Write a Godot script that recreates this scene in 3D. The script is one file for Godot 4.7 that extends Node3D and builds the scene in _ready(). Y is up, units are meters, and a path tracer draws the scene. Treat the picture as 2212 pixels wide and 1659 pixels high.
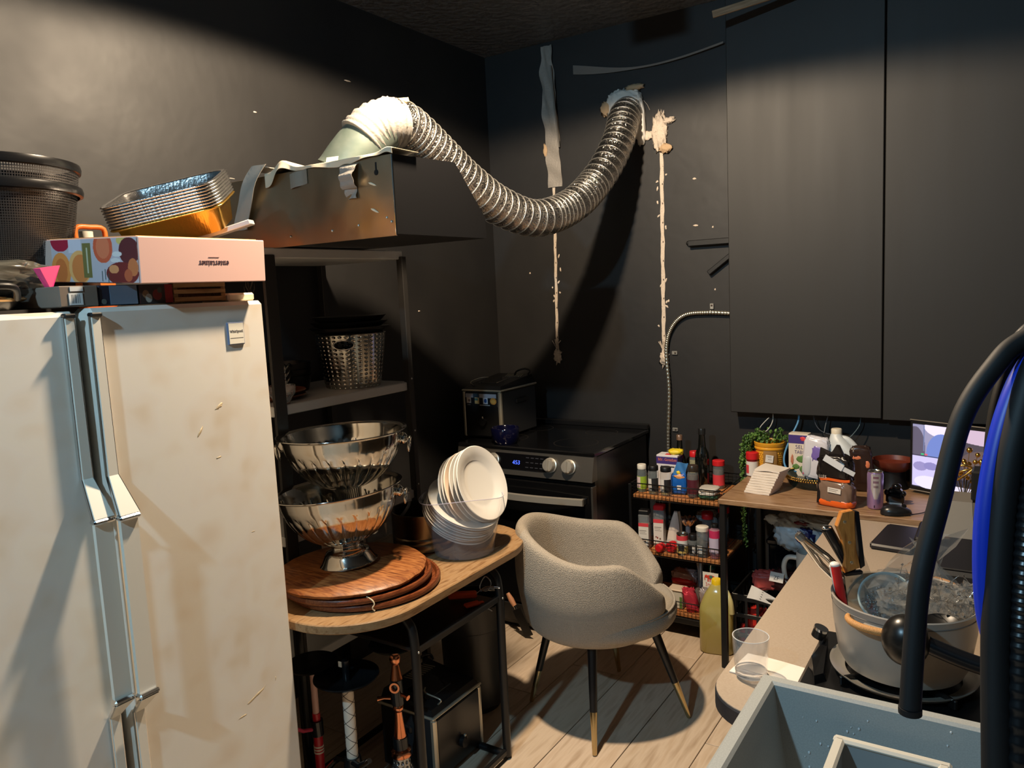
extends Node3D
# Kitchen corner: all measures in metres, y up. Left wall x = -2.49, back wall z = -3.70.

const FLAT := 4294967295
var mats := {}
var texs := {}


class MB:
	var st := SurfaceTool.new()
	var g := 1
	var xf := Transform3D()
	var facets := false

	func _init(t := Transform3D()):
		st.begin(Mesh.PRIMITIVE_TRIANGLES)
		xf = t

	func crisp():
		facets = true
		return self

	func v(p, uv, grp):
		st.set_smooth_group(FLAT if facets else grp)
		st.set_uv(uv)
		st.add_vertex(xf * p)

	func q(a, b, c, d, grp = FLAT, ua = Vector2(0, 1), ub = Vector2(0, 0), uc = Vector2(1, 0), ud = Vector2(1, 1)):
		v(a, ua, grp); v(b, ub, grp); v(c, uc, grp)
		v(a, ua, grp); v(c, uc, grp); v(d, ud, grp)

	func face(pts, center, grp = FLAT):
		var m = Vector3()
		for p in pts:
			m += p
		m /= pts.size()
		var n = (pts[1] - pts[0]).cross(pts[2] - pts[0])
		var w = pts.duplicate()
		if n.dot(m - center) > 0:
			w.reverse()
		for i in range(1, w.size() - 1):
			v(w[0], Vector2(0, 0), grp); v(w[i], Vector2(1, 0), grp); v(w[i + 1], Vector2(1, 1), grp)
		return self

	func hull8(b, t):  # two quads of corners: bottom and top, same order
		var c = Vector3()
		for p in b + t:
			c += p / 8.0
		face(b, c); face(t, c)
		for i in 4:
			var j = (i + 1) % 4
			face([b[i], b[j], t[j], t[i]], c)
		return self

	func box(c, s, b := Basis()):
		var h = s * 0.5
		var lo = []
		var hi = []
		for k in [[-1, -1], [1, -1], [1, 1], [-1, 1]]:
			lo.append(c + b * Vector3(k[0] * h.x, -h.y, k[1] * h.z))
			hi.append(c + b * Vector3(k[0] * h.x, h.y, k[1] * h.z))
		return hull8(lo, hi)

	func rbox(c, s, r, b := Basis()):  # box with chamfered edges
		var h = s * 0.5
		r = min(r, min(h.x, min(h.y, h.z)) * 0.95)
		var P = func(ax, sx, sy, sz):
			var k = Vector3(sx, sy, sz)
			var o = Vector3(h.x - r, h.y - r, h.z - r)
			o[ax] = h[ax]
			return c + b * (o * k)
		for ax in 3:
			for s1 in [-1, 1]:
				var pts = []
				for k in [[-1, -1], [1, -1], [1, 1], [-1, 1]]:
					var sg = [0, 0, 0]
					sg[ax] = s1
					sg[(ax + 1) % 3] = k[0]
					sg[(ax + 2) % 3] = k[1]
					pts.append(P.call(ax, sg[0], sg[1], sg[2]))
				face(pts, c)
		for ax in 3:
			var a1 = (ax + 1) % 3
			var a2 = (ax + 2) % 3
			for k in [[-1, -1], [1, -1], [1, 1], [-1, 1]]:
				var e = []
				for m in [[-1, a1], [1, a1], [1, a2], [-1, a2]]:
					var sg = [0, 0, 0]
					sg[ax] = m[0]
					sg[a1] = k[0]
					sg[a2] = k[1]
					e.append(P.call(m[1], sg[0], sg[1], sg[2]))
				face(e, c)
		for sx in [-1, 1]:
			for sy in [-1, 1]:
				for sz in [-1, 1]:
					face([P.call(0, sx, sy, sz), P.call(1, sx, sy, sz), P.call(2, sx, sy, sz)], c)
		return self

	# profile of Vector2(radius, height), bottom to top on the outer face; turned about y
	func lathe(prof, segs := 24, t0 := 0.0, t1 := TAU, fn = null):
		g += 1
		for i in prof.size() - 1:
			if i > 0:
				var d0 = (prof[i] - prof[i - 1]).normalized()
				var d1 = (prof[i + 1] - prof[i]).normalized()
				if d0.dot(d1) < 0.72:
					g += 1
			for j in segs:
				var a = t0 + (t1 - t0) * j / segs
				var b = t0 + (t1 - t0) * (j + 1) / segs
				if is_equal_approx(t1 - t0, TAU) and j == segs - 1:
					b = t0
				var P = func(k, t):
					var r = prof[k].x
					var y = prof[k].y
					if fn:
						var ry = fn.call(t, prof[k], k)
						r = ry.x
						y = ry.y
					return Vector3(r * cos(t), y, r * sin(t))
				var p0 = P.call(i, a)
				var p1 = P.call(i, b)
				var p2 = P.call(i + 1, b)
				var p3 = P.call(i + 1, a)
				var u0 = float(j) / segs
				var u1 = float(j + 1) / segs
				var v0 = 1.0 - float(i) / (prof.size() - 1)
				var v1 = 1.0 - float(i + 1) / (prof.size() - 1)
				if prof[i].x > 1e-5:
					v(p0, Vector2(u0, v0), g); v(p1, Vector2(u1, v0), g); v(p2, Vector2(u1, v1), g)
				if prof[i + 1].x > 1e-5:
					v(p0, Vector2(u0, v0), g); v(p2, Vector2(u1, v1), g); v(p3, Vector2(u0, v1), g)
		g += 1
		return self

	func cyl(c, r, h, segs := 20, b := Basis()):
		var o = xf
		xf = xf * Transform3D(b, c)
		lathe([Vector2(0, 0), Vector2(r, 0), Vector2(r, h), Vector2(0, h)], segs)
		xf = o
		return self

	func ball(c, r, segs := 12, rings := 8):
		g += 1
		var o = xf
		xf = xf * Transform3D(Basis.from_scale(r), c)
		var p = []
		for i in rings + 1:
			var t = -PI / 2 + PI * i / rings
			p.append(Vector2(max(cos(t), 0.0), sin(t)))
		p[0].x = 0
		p[rings].x = 0
		lathe(p, segs)
		xf = o
		return self

	# tube along pts, r a number or one per point
	func tube(pts, r, sides := 8, cap := true, closed := false):
		g += 1
		var n = pts.size()
		var rings = []
		var up = Vector3(0.31, 0.9, 0.17)
		for i in n:
			var a = pts[(i - 1 + n) % n] if closed else pts[max(i - 1, 0)]
			var b = pts[(i + 1) % n] if closed else pts[min(i + 1, n - 1)]
			var t = (b - a).normalized()
			if i == 0 and absf(t.dot(up)) > 0.9:
				up = Vector3(1, 0.1, 0.2)
			var nn = (up - t * up.dot(t)).normalized()
			up = nn
			var bb = t.cross(nn)
			var rr = r[i] if r is Array else r
			var ring = []
			for j in sides:
				var w = TAU * j / sides
				ring.append(pts[i] + (nn * cos(w) + bb * sin(w)) * rr)
			rings.append(ring)
		for i in (n if closed else n - 1):
			var k = (i + 1) % n
			for j in sides:
				var m = (j + 1) % sides
				var u0 = float(j) / sides
				var u1 = float(j + 1) / sides
				q(rings[i][j], rings[k][j], rings[k][m], rings[i][m], g, Vector2(u0, i), Vector2(u0, i + 1), Vector2(u1, i + 1), Vector2(u1, i))
		if cap and not closed:
			face(rings[0], pts[1]); face(rings[n - 1], pts[n - 2])
		g += 1
		return self

	# outline in the x-z plane, extruded from y0 to y1, with a small chamfer r
	func prism(poly, y0, y1, r := 0.0):
		var n = poly.size()
		if Geometry2D.is_polygon_clockwise(poly):
			poly = poly.duplicate()
			poly.reverse()
		var ins = []
		for i in n:
			var d0 = (poly[i] - poly[(i - 1 + n) % n]).normalized()
			var d1 = (poly[(i + 1) % n] - poly[i]).normalized()
			var t = (d0 + d1).normalized()
			ins.append(poly[i] + Vector2(-t.y, t.x) * r)
		var rows = [[ins, y0], [poly, y0 + r], [poly, y1 - r], [ins, y1]] if r > 0.0 else [[poly, y0], [poly, y1]]
		for k in rows.size() - 1:
			g += 1
			for i in n:
				var j = (i + 1) % n
				var a = rows[k][0]
				var b = rows[k + 1][0]
				q(Vector3(a[i].x, rows[k][1], a[i].y), Vector3(a[j].x, rows[k][1], a[j].y), Vector3(b[j].x, rows[k + 1][1], b[j].y), Vector3(b[i].x, rows[k + 1][1], b[i].y), g if n > 12 else FLAT)
		var tri = Geometry2D.triangulate_polygon(PackedVector2Array(ins if r > 0.0 else poly))
		var cap = ins if r > 0.0 else poly
		for i in range(0, tri.size(), 3):
			var a = cap[tri[i]]
			var b = cap[tri[i + 1]]
			var c = cap[tri[i + 2]]
			if (b - a).cross(c - a) < 0:
				var s = b
				b = c
				c = s
			v(Vector3(a.x, y1, a.y), a, FLAT); v(Vector3(b.x, y1, b.y), b, FLAT); v(Vector3(c.x, y1, c.y), c, FLAT)
			v(Vector3(a.x, y0, a.y), a, FLAT); v(Vector3(c.x, y0, c.y), c, FLAT); v(Vector3(b.x, y0, b.y), b, FLAT)
		return self

	func grid(nu, nv, fn, flip := false, closed := false):
		g += 1
		for i in nu:
			for j in nv:
				var u0 = float(i) / nu
				var u1 = float(i + 1) / nu
				var v0 = float(j) / nv
				var v1 = float(j + 1) / nv
				var uw = 0.0 if closed and i == nu - 1 else u1
				var a = fn.call(u0, v0)
				var b = fn.call(uw, v0)
				var c = fn.call(uw, v1)
				var d = fn.call(u0, v1)
				if flip:
					q(a, d, c, b, g, Vector2(u0, v0), Vector2(u0, v1), Vector2(u1, v1), Vector2(u1, v0))
				else:
					q(a, b, c, d, g, Vector2(u0, v0), Vector2(u1, v0), Vector2(u1, v1), Vector2(u0, v1))
		g += 1
		return self

	# a sheet of thickness along off
	func slab(nu, nv, fn, off):
		grid(nu, nv, fn)
		grid(nu, nv, func(u, w): return fn.call(u, w) + off, true)
		for e in 4:
			var n = nu if e < 2 else nv
			g += 1
			for i in n:
				var p = []
				for t in [float(i) / n, float(i + 1) / n]:
					p.append([fn.call(t, 0.0), fn.call(t, 1.0), fn.call(0.0, t), fn.call(1.0, t)][e])
				q(p[0], p[1], p[1] + off, p[0] + off, g)
		return self

	# pillow or crumpled bag: superellipsoid with noise; pinch narrows the top
	func blob(c, r, amp, freq, seed_, segs := 20, rings := 14, pw := 1.0, pinch := 0.0):
		var nz = FastNoiseLite.new()
		nz.seed = seed_
		nz.frequency = freq
		nz.fractal_octaves = 2
		var sp = func(x): return signf(x) * pow(absf(x), pw)
		grid(segs, rings, func(u, w):
			var a = TAU * u
			var t = -PI / 2 + PI * w
			var ct = sp.call(max(cos(t), 0.0))
			var d = Vector3(sp.call(cos(a)) * ct, sp.call(sin(t)), sp.call(sin(a)) * ct)
			var k = 1.0 - pinch * max(0.0, d.y) * max(0.0, d.y)
			var p = Vector3(d.x * k, d.y, d.z * k) * r
			var e = 1.0 + amp * nz.get_noise_3dv(p * 100.0 + Vector3(seed_, 0, 0))
			return c + p * e, false, true)
		return self


func spl(pts, n := 6, closed := false):  # Catmull-Rom through pts
	var out := []
	var m = pts.size()
	for i in (m if closed else m - 1):
		var p0 = pts[(i - 1 + m) % m] if closed else pts[max(i - 1, 0)]
		var p1 = pts[i]
		var p2 = pts[(i + 1) % m]
		var p3 = pts[(i + 2) % m] if closed else pts[min(i + 2, m - 1)]
		for k in n:
			out.append(p1.cubic_interpolate(p2, p0, p3, float(k) / n))
	if not closed:
		out.append(pts[m - 1])
	return out


func rrect(hx, hz, r, n := 6):
	var p := []
	for k in [[1, 1, 0.0], [-1, 1, PI / 2], [-1, -1, PI], [1, -1, 1.5 * PI]]:
		for i in n + 1:
			var a = k[2] + PI / 2 * i / n
			p.append(Vector2(k[0] * (hx - r) + r * cos(a), k[1] * (hz - r) + r * sin(a)))
	return p


func put(par, called, m, mat, kind := ""):
	var mi := MeshInstance3D.new()
	mi.name = called
	if m is MB:
		m.st.generate_normals()
		m.st.index()
		mi.mesh = m.st.commit()
	else:
		mi.mesh = m
	mi.material_override = mat
	if kind:
		mi.set_meta("kind", kind)
	par.add_child(mi, true)
	return mi


func tag(o, label, category, group := ""):
	o.set_meta("label", label)
	o.set_meta("category", category)
	if group:
		o.set_meta("group", group)
	return o


func thing(called, label, category, at := Vector3(), b := Basis(), group := ""):
	var o := Node3D.new()
	o.name = called
	add_child(o, true)
	o.transform = Transform3D(b, at)
	return tag(o, label, category, group)


func struct(called, m, mat, par = null):
	var mi = put(par if par else self, called, m, mat)
	if par == null:
		mi.set_meta("kind", "structure")
	return mi


func ry(deg):
	return Basis(Vector3.UP, deg_to_rad(deg))


func eul(x, y, z):
	return Basis.from_euler(Vector3(deg_to_rad(x), deg_to_rad(y), deg_to_rad(z)))


func frame(y, z):  # basis with given y axis and approximate z
	var yy = y.normalized()
	var xx = yy.cross(z).normalized()
	return Basis(xx, yy, xx.cross(yy))


# ---------- materials ----------
func noise(key, freq, ramp = null, normal := 0.0, size := 256, octaves := 4, type := FastNoiseLite.TYPE_SIMPLEX_SMOOTH):
	if texs.has(key):
		return texs[key]
	var n := FastNoiseLite.new()
	n.noise_type = type
	n.seed = 7 + texs.size()
	n.frequency = freq
	n.fractal_octaves = octaves
	var t := NoiseTexture2D.new()
	t.width = size
	t.height = size
	t.seamless = true
	t.noise = n
	if normal > 0.0:
		t.as_normal_map = true
		t.bump_strength = normal
	elif ramp:
		var gr := Gradient.new()
		var off := PackedFloat32Array()
		var col := PackedColorArray()
		for i in ramp.size():
			off.append(float(i) / (ramp.size() - 1))
			col.append(ramp[i])
		gr.offsets = off
		gr.colors = col
		t.color_ramp = gr
	texs[key] = t
	return t


func mat(key, color = Color.WHITE, rough := 0.5, metal := 0.0, ex := {}):
	if mats.has(key):
		return mats[key]
	var m := StandardMaterial3D.new()
	m.resource_name = key
	m.albedo_color = color
	m.roughness = rough
	m.metallic = metal
	for k in ex:
		m.set(k, ex[k])
	mats[key] = m
	return m


func tri(scale := Vector3.ONE, world := false):
	return {"uv1_triplanar": true, "uv1_world_triplanar": world, "uv1_scale": scale}


func with(a, b):
	var c = a.duplicate()
	c.merge(b, true)
	return c


func C(r, g, b):
	return Color8(r, g, b)


func clear(key, color, alpha, rough := 0.03):
	color.a = alpha
	return mat(key, color, rough, 0.0, {"transparency": BaseMaterial3D.TRANSPARENCY_ALPHA, "metallic_specular": 0.5})


func words(par, text, h, at, b, color, font := "Droid Sans", called := "lettering"):
	var t := TextMesh.new()
	var f := SystemFont.new()
	f.font_names = PackedStringArray([font])
	t.font = f
	t.text = text
	t.font_size = 32
	t.pixel_size = h / 24.0
	t.depth = 0.0006
	t.curve_step = 4.0
	var mi = put(par, called, t, mat("ink_" + color.to_html(), color, 0.7))
	mi.transform = Transform3D(b, at)
	return mi


func picture(w, h, bg, shapes):  # flat print: [kind, cx, cy, rx, ry, colour], in parts of the width and height
	var im := Image.create(w, h, false, Image.FORMAT_RGBA8)
	im.fill(bg)
	for s in shapes:
		var x0 = int(max(0.0, (s[1] - s[3]) * w))
		var x1 = int(min(float(w), (s[1] + s[3]) * w))
		var y0 = int(max(0.0, (s[2] - s[4]) * h))
		var y1 = int(min(float(h), (s[2] + s[4]) * h))
		if s[0] == "r":
			im.fill_rect(Rect2i(x0, y0, max(x1 - x0, 1), max(y1 - y0, 1)), s[5])
			continue
		for y in range(y0, y1):
			for x in range(x0, x1):
				var dx = (x + 0.5 - s[1] * w) / (s[3] * w)
				var dy = (y + 0.5 - s[2] * h) / (s[4] * h)
				if dx * dx + dy * dy <= 1.0:
					im.set_pixel(x, y, s[5])
	return ImageTexture.create_from_image(im)


func card(par, called, at, b, w, h, m, th := 0.0012):  # a small flat label with its print on its front (+z)
	var x = MB.new()
	var c = Vector3(0, 0, 0)
	x.q(Vector3(-w / 2, -h / 2, th / 2), Vector3(-w / 2, h / 2, th / 2), Vector3(w / 2, h / 2, th / 2), Vector3(w / 2, -h / 2, th / 2))
	x.q(Vector3(w / 2, -h / 2, -th / 2), Vector3(w / 2, h / 2, -th / 2), Vector3(-w / 2, h / 2, -th / 2), Vector3(-w / 2, -h / 2, -th / 2))
	for s in [-1, 1]:
		x.face([Vector3(-w / 2, s * h / 2, -th / 2), Vector3(w / 2, s * h / 2, -th / 2), Vector3(w / 2, s * h / 2, th / 2), Vector3(-w / 2, s * h / 2, th / 2)], c)
		x.face([Vector3(s * w / 2, -h / 2, -th / 2), Vector3(s * w / 2, h / 2, -th / 2), Vector3(s * w / 2, h / 2, th / 2), Vector3(s * w / 2, -h / 2, th / 2)], c)
	var o = put(par, called, x, m)
	o.transform = Transform3D(b, at)
	return o


func _ready():
	# camera
	var cam := Camera3D.new()
	cam.name = "camera"
	cam.keep_aspect = Camera3D.KEEP_HEIGHT
	cam.fov = 52.85
	cam.near = 0.02
	cam.basis = Basis.from_euler(Vector3(deg_to_rad(-6.927), deg_to_rad(33.11), 0)) * Basis(Vector3(0, 0, 1), deg_to_rad(-2.756))
	cam.position = Vector3(0, 1.66, 0)
	add_child(cam)
	cam.make_current()
	# surroundings and exposure
	var we := WorldEnvironment.new()
	we.name = "surroundings"
	var env := Environment.new()
	env.background_mode = Environment.BG_COLOR
	env.background_color = Color(0.01, 0.01, 0.012)
	env.tonemap_mode = Environment.TONE_MAPPER_LINEAR
	env.tonemap_exposure = 1.0
	env.sdfgi_enabled = true
	env.ssao_enabled = true
	env.ssil_enabled = true
	we.environment = env
	add_child(we)
	# the warm lamp over the middle of the room and the cool one behind the camera
	ceiling_lamp("warm round ceiling lamp above the fridge front, out of the picture", Vector3(-1.32, 2.94, -1.88), Color(1.0, 0.9, 0.77), 8.5, Vector3(0, -1, 0))
	ceiling_lamp("cool white ceiling lamp behind the camera, out of the picture", Vector3(-1.1, 2.94, 0.85), Color(0.7, 0.89, 1.0), 5.2, Vector3(0, -0.72, -0.7))
	setting()
	wall_marks()
	fridge()
	fridge_top()
	shelving()
	hood()
	duct()
	table()
	bowls()
	tub_of_plates()
	under_table()
	stove()
	chair()
	cart()
	cart_items()
	desk()
	desk_items()
	under_desk()
	monitors()
	counter()
	pot()
	sink()
	hoses()


func ceiling_lamp(label, at, color, energy, aim):
	var o = thing("ceiling_lamp", label, "lamp", at)
	put(o, "housing", MB.new().lathe([Vector2(0.0, -0.1), Vector2(0.075, -0.1), Vector2(0.08, -0.13), Vector2(0.088, -0.13), Vector2(0.088, 0.0), Vector2(0.0, 0.0)], 28), mat("lamp_housing", C(30, 30, 30), 0.5))
	var glow = StandardMaterial3D.new()
	glow.albedo_color = Color(0.9, 0.9, 0.9)
	glow.emission_enabled = true
	glow.emission = color
	glow.emission_energy_multiplier = 4.0
	put(o, "diffuser", MB.new().lathe([Vector2(0.0, -0.128), Vector2(0.05, -0.126), Vector2(0.073, -0.115), Vector2(0.073, -0.105), Vector2(0, -0.105)], 28), glow)
	var l := SpotLight3D.new()
	l.name = "lamp_light"
	l.light_color = color
	l.light_energy = energy
	l.light_size = 0.05
	l.spot_angle = 84.0
	l.spot_angle_attenuation = 0.12
	l.spot_range = 12.0
	l.spot_attenuation = 2.0
	l.shadow_enabled = true
	o.add_child(l)
	l.position = Vector3(0, -0.14, 0)
	l.basis = Basis.looking_at(aim.normalized(), Vector3(0, 0.2, 1))


func setting():
	var paint = mat("black_paint", C(36, 35, 35), 0.62, 0.0, with(tri(Vector3(0.5, 0.5, 0.5), true), {
		"albedo_texture": noise("paint_tone", 0.012, [C(205, 205, 208), C(255, 252, 246)]),
		"roughness_texture": noise("paint_gloss", 0.02, [Color(0.85, 0.85, 0.85), Color(1, 1, 1)]),
		"normal_enabled": true, "normal_texture": noise("paint_bumps", 0.12, null, 2.0), "normal_scale": 0.035}))
	# floor: pale wood-look tiles, each a piece of its own on a dark bed
	var bed = struct("floor", MB.new().box(Vector3(-0.95, -0.06, -0.75), Vector3(3.3, 0.1, 6.1)), mat("grout", C(70, 62, 54), 0.8))
	var tones = []
	for i in 4:
		tones.append(mat("tile_%d" % i, [C(206, 186, 164), C(199, 180, 158), C(212, 192, 170), C(203, 183, 160)][i], 0.42, 0.0, with(tri(Vector3(3.0, 3.0, 0.35)), {
			"albedo_texture": noise("tile_grain", 0.03, [C(214, 205, 196), C(255, 255, 255), C(235, 228, 220)]), "uv1_offset": Vector3(i * 0.37, 0, i * 0.21)})))
	var shapes := {}
	var rng := RandomNumberGenerator.new()
	rng.seed = 4
	for col in 13:
		var x = -2.425 + 0.235 * col
		if x > 0.6:
			continue
		var z = -3.7
		var first = [0.29, 0.57, 0.86, 1.16][(col * 3 + 2) % 4]
		while z < 0.2:
			var len_ = first if z == -3.7 else 1.18
			first = 1.18
			var key = snappedf(len_, 0.01)
			if not shapes.has(key):
				var m = MB.new().rbox(Vector3(0, 0, 0), Vector3(0.232, 0.02, len_ - 0.003), 0.0012)
				m.st.generate_normals()
				shapes[key] = m.st.commit()
			var p = put(bed, "floor_tile", shapes[key], tones[rng.randi() % 4])
			p.position = Vector3(x + 0.0, -0.01, z + len_ / 2)
			z += len_
	struct("wall_left", MB.new().box(Vector3(-2.54, 1.47, -0.75), Vector3(0.1, 3.04, 6.1)), paint)
	struct("wall_back", MB.new().box(Vector3(-0.95, 1.47, -3.75), Vector3(3.3, 3.04, 0.1)), paint)
	struct("wall_right", MB.new().box(Vector3(0.65, 1.47, -0.75), Vector3(0.1, 3.04, 6.1)), paint)
	struct("wall_front", MB.new().box(Vector3(-0.95, 1.47, 2.25), Vector3(3.3, 3.04, 0.1)), paint)
	struct("ceiling", MB.new().box(Vector3(-0.95, 2.99, -0.75), Vector3(3.3, 0.1, 6.1)), mat("ceiling_paint", C(88, 90, 93), 0.4, 0.0, with(tri(Vector3(0.8, 0.8, 0.8), true), {
		"normal_enabled": true, "normal_texture": noise("orange_peel", 0.09, null, 5.0), "normal_scale": 0.5})))
	# two tall boards over the window, proud of the back wall, with a black gap between
	var board = mat("board_paint", C(33, 32, 31), 0.6, 0.0, with(tri(Vector3(1.6, 0.16, 1.6), true), {
		"albedo_texture": noise("board_streaks", 0.03, [C(240, 238, 236), C(255, 252, 248), C(252, 250, 247), C(248, 246, 244)]),
		"roughness_texture": noise("board_gloss", 0.02, [Color(0.93, 0.93, 0.93), Color(1, 1, 1)])}))
	var b1 = put(self, "wall_board", MB.new().rbox(Vector3(-0.79, 1.985, -3.65), Vector3(0.652, 1.9, 0.098), 0.003), board)
	tag(b1, "tall black painted board on the back wall, left of the narrow vertical gap", "board", "black boards covering the back wall")
	var b2 = put(self, "wall_board", MB.new().rbox(Vector3(0.066, 1.98, -3.65), Vector3(1.05, 1.9, 0.098), 0.003), board)
	tag(b2, "wide black painted board on the back wall, right of the narrow vertical gap", "board", "black boards covering the back wall")
	# a strip of raw wood lying along the top of the boards
	var bat = put(self, "wooden_batten", MB.new().rbox(Vector3(), Vector3(0.62, 0.03, 0.012), 0.002), mat("raw_wood", C(170, 145, 115), 0.6, 0.0, with(tri(Vector3(1, 9, 9)), {"albedo_texture": noise("fine_grain", 0.03, [C(190, 180, 165), C(255, 255, 255)])})))
	bat.transform = Transform3D(Basis(Vector3(0, 1, 0), deg_to_rad(14)) * Basis(Vector3(0, 0, 1), deg_to_rad(9)), Vector3(-0.82, 2.84, -3.5))
	tag(bat, "bare pale wooden batten high above the black boards near the ceiling", "batten")


func wall_marks():
	var zb = -3.70
	var plaster = mat("bare_plaster", C(216, 202, 186), 0.85, 0.0, with(tri(Vector3(6, 6, 6)), {"albedo_texture": noise("plaster", 0.05, [C(150, 135, 120), C(255, 255, 255), C(240, 236, 230), C(255, 255, 255)])}))
	var rng := RandomNumberGenerator.new()
	# two scraped joint strips where the black paint has been torn off
	for s in [[-2.083, 2.2, -2.103, 1.30, 0.0075, "torn pale drywall joint strip on back wall, below the hanging grey tape"], [-1.470, 2.33, -1.483, 1.29, 0.0095, "torn pale drywall joint strip on back wall, above the metal conduit bend"]]:
		rng.seed = int(s[4] * 10000)
		var o = thing("joint_strip", s[5], "wall strip", Vector3(s[2], s[3], zb), Basis(), "torn drywall joint strips")
		var m = MB.new()
		var n = 46
		for i in n:
			var a = []
			for t in [float(i) / n, float(i + 1) / n]:
				var w = s[4] * (1.0 + 0.2 * sin(t * 61.0) * sin(t * 23.0 + 1.0))
				var x = (s[0] - s[2]) * t + 0.0012 * sin(t * 37.0)
				a.append([Vector3(x - w, (s[1] - s[3]) * t, 0), Vector3(x + w, (s[1] - s[3]) * t, 0)])
			var off = Vector3(0, 0, 0.003)
			m.hull8([a[0][0], a[0][1], a[0][1] + off, a[0][0] + off], [a[1][0], a[1][1], a[1][1] + off, a[1][0] + off])
		put(o, "strip", m, plaster)
		for i in 12:  # flakes and nail dimples beside and on it
			var t = rng.randf()
			var sx = rng.randf_range(0.008, 0.03) * (1 if rng.randf() > 0.5 else -1)
			var k = put(o, "paint_flake", MB.new().blob(Vector3(), Vector3(0.005, rng.randf_range(0.004, 0.012), 0.002), 0.5, 1.0, i, 8, 6), plaster)
			k.position = Vector3((s[0] - s[2]) * t + sx, (s[1] - s[3]) * t, 0.002)
			k.rotation.z = rng.randf_range(-1, 1)
		for i in 9:
			var t = 0.1 + 0.09 * i
			var k = put(o, "nail_dimple", MB.new().ball(Vector3(), Vector3(0.0025, 0.005, 0.0012), 8, 6), mat("dark_dimple", C(60, 45, 35), 0.8))
			k.position = Vector3((s[0] - s[2]) * t + 0.003, (s[1] - s[3]) * t, 0.0033)
		for i in 10:  # fraying at the foot
			var a = rng.randf_range(-0.5, 0.5)
			put(o, "fibre", MB.new().tube([Vector3(0, 0.02, 0.003), Vector3(sin(a) * 0.03, 0.03 + cos(a) * 0.03, 0.012), Vector3(sin(a) * 0.06, 0.02 + cos(a) * 0.06, 0.008)], 0.0012, 5), plaster)
		put(o, "plaster_lump", MB.new().blob(Vector3(0.002, -0.012, 0.006), Vector3(0.024, 0.032, 0.009), 0.9, 2.0, 3, 16, 12), plaster)
	# torn patch with shreds of tape, beside the duct's hole
	var pt = thing("torn_patch", "torn crumpled patch of pale plaster and tape right of the duct hole", "wall patch", Vector3(-1.475, 2.385, zb))
	put(pt, "patch", MB.new().blob(Vector3(0, 0.01, 0.006), Vector3(0.036, 0.09, 0.014), 0.55, 1.3, 5, 26, 18), plaster)
	put(pt, "shred", MB.new().blob(Vector3(-0.07, 0.0, 0.005), Vector3(0.055, 0.02, 0.006), 0.5, 1.6, 8, 16, 10), plaster)
	put(pt, "shred", MB.new().blob(Vector3(0.045, 0.055, 0.008), Vector3(0.035, 0.014, 0.008), 0.8, 1.6, 9, 16, 10), plaster)
	put(pt, "shred", MB.new().blob(Vector3(0.028, -0.075, 0.012), Vector3(0.03, 0.02, 0.01), 0.8, 1.6, 12, 16, 10), mat("kraft", C(190, 160, 125), 0.8))
	for k in [[-0.05, 0.12, -0.08, 0.17], [-0.1, 0.1, -0.1, 0.17], [-0.1, -0.01, -0.105, 0.05]]:
		put(pt, "loose_thread", MB.new().tube([Vector3(k[0], k[1], 0.004), Vector3((k[0] + k[2]) / 2 + 0.006, (k[1] + k[3]) / 2, 0.012), Vector3(k[2], k[3], 0.006)], 0.0012, 5), plaster)
	# long crumpled length of grey cloth tape hanging down the wall
	var tape = mat("duct_tape", C(146, 140, 132), 0.6, 0.1, with(tri(Vector3(9, 9, 9)), {"normal_enabled": true, "normal_texture": noise("tape_creases", 0.03, null, 6.0), "normal_scale": 0.5}))
	var gt = thing("grey_tape", "long crumpled strip of grey cloth tape hanging down the back wall from the ceiling", "tape", Vector3(-2.075, 2.195, zb))
	put(gt, "strip", MB.new().slab(6, 40, func(u, w):
		var y = w * 0.725
		var half = 0.042 - 0.012 * max(0.0, w - 0.62) * sin(w * 30.0) - 0.013 * smoothstep(0.75, 1.0, w)
		var x = (u - 0.5) * 2.0 * half - 0.018 * w + 0.004 * sin(w * 21.0)
		var z = 0.004 + 0.02 * smoothstep(0.35, 0.6, w) * absf(sin(u * 5.0 + w * 9.0)) * (1.0 - 0.3 * w) + 0.004 * sin(w * 40.0 + u * 4.0)
		return Vector3(x, y, z), Vector3(0, 0, 0.0015)), tape)
	put(gt, "folded_edge", MB.new().slab(3, 24, func(u, w):
		var y = 0.2 + w * 0.42
		return Vector3(0.034 + 0.014 * u - 0.03 * w * w, y, 0.012 + 0.02 * sin(w * 3.0) + 0.01 * u), Vector3(0, 0, 0.0015)), tape)
	put(gt, "torn_paper", MB.new().blob(Vector3(-0.05, 0.2, 0.005), Vector3(0.012, 0.03, 0.005), 0.6, 2.0, 4, 12, 8), mat("kraft"))
	# loose seam strip sagging along the top of the wall
	var sm = put(self, "seam_tape", MB.new().slab(24, 2, func(u, w):
		return Vector3(-1.94 + 0.79 * u, 2.772 - 0.03 * u - 0.045 * sin(u * PI) + (w - 0.5) * (0.045 - 0.036 * smoothstep(0.0, 0.5, u)), zb + 0.004 + 0.02 * u), Vector3(0, 0, 0.002)), mat("seam_grey", C(120, 112, 104), 0.6))
	tag(sm, "thin grey seam tape sagging along the top of the back wall", "tape")
	# bracket: black arm and brace that carry the boards
	var br = thing("wall_bracket", "black steel bracket arm and brace on the back wall, left of the boards", "bracket", Vector3(-1.335, 1.845, zb))
	var iron = mat("black_iron", C(12, 12, 13), 0.55)
	put(br, "arm", MB.new().rbox(Vector3(0.135, -0.002, 0.02), Vector3(0.27, 0.028, 0.03), 0.003), iron)
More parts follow.
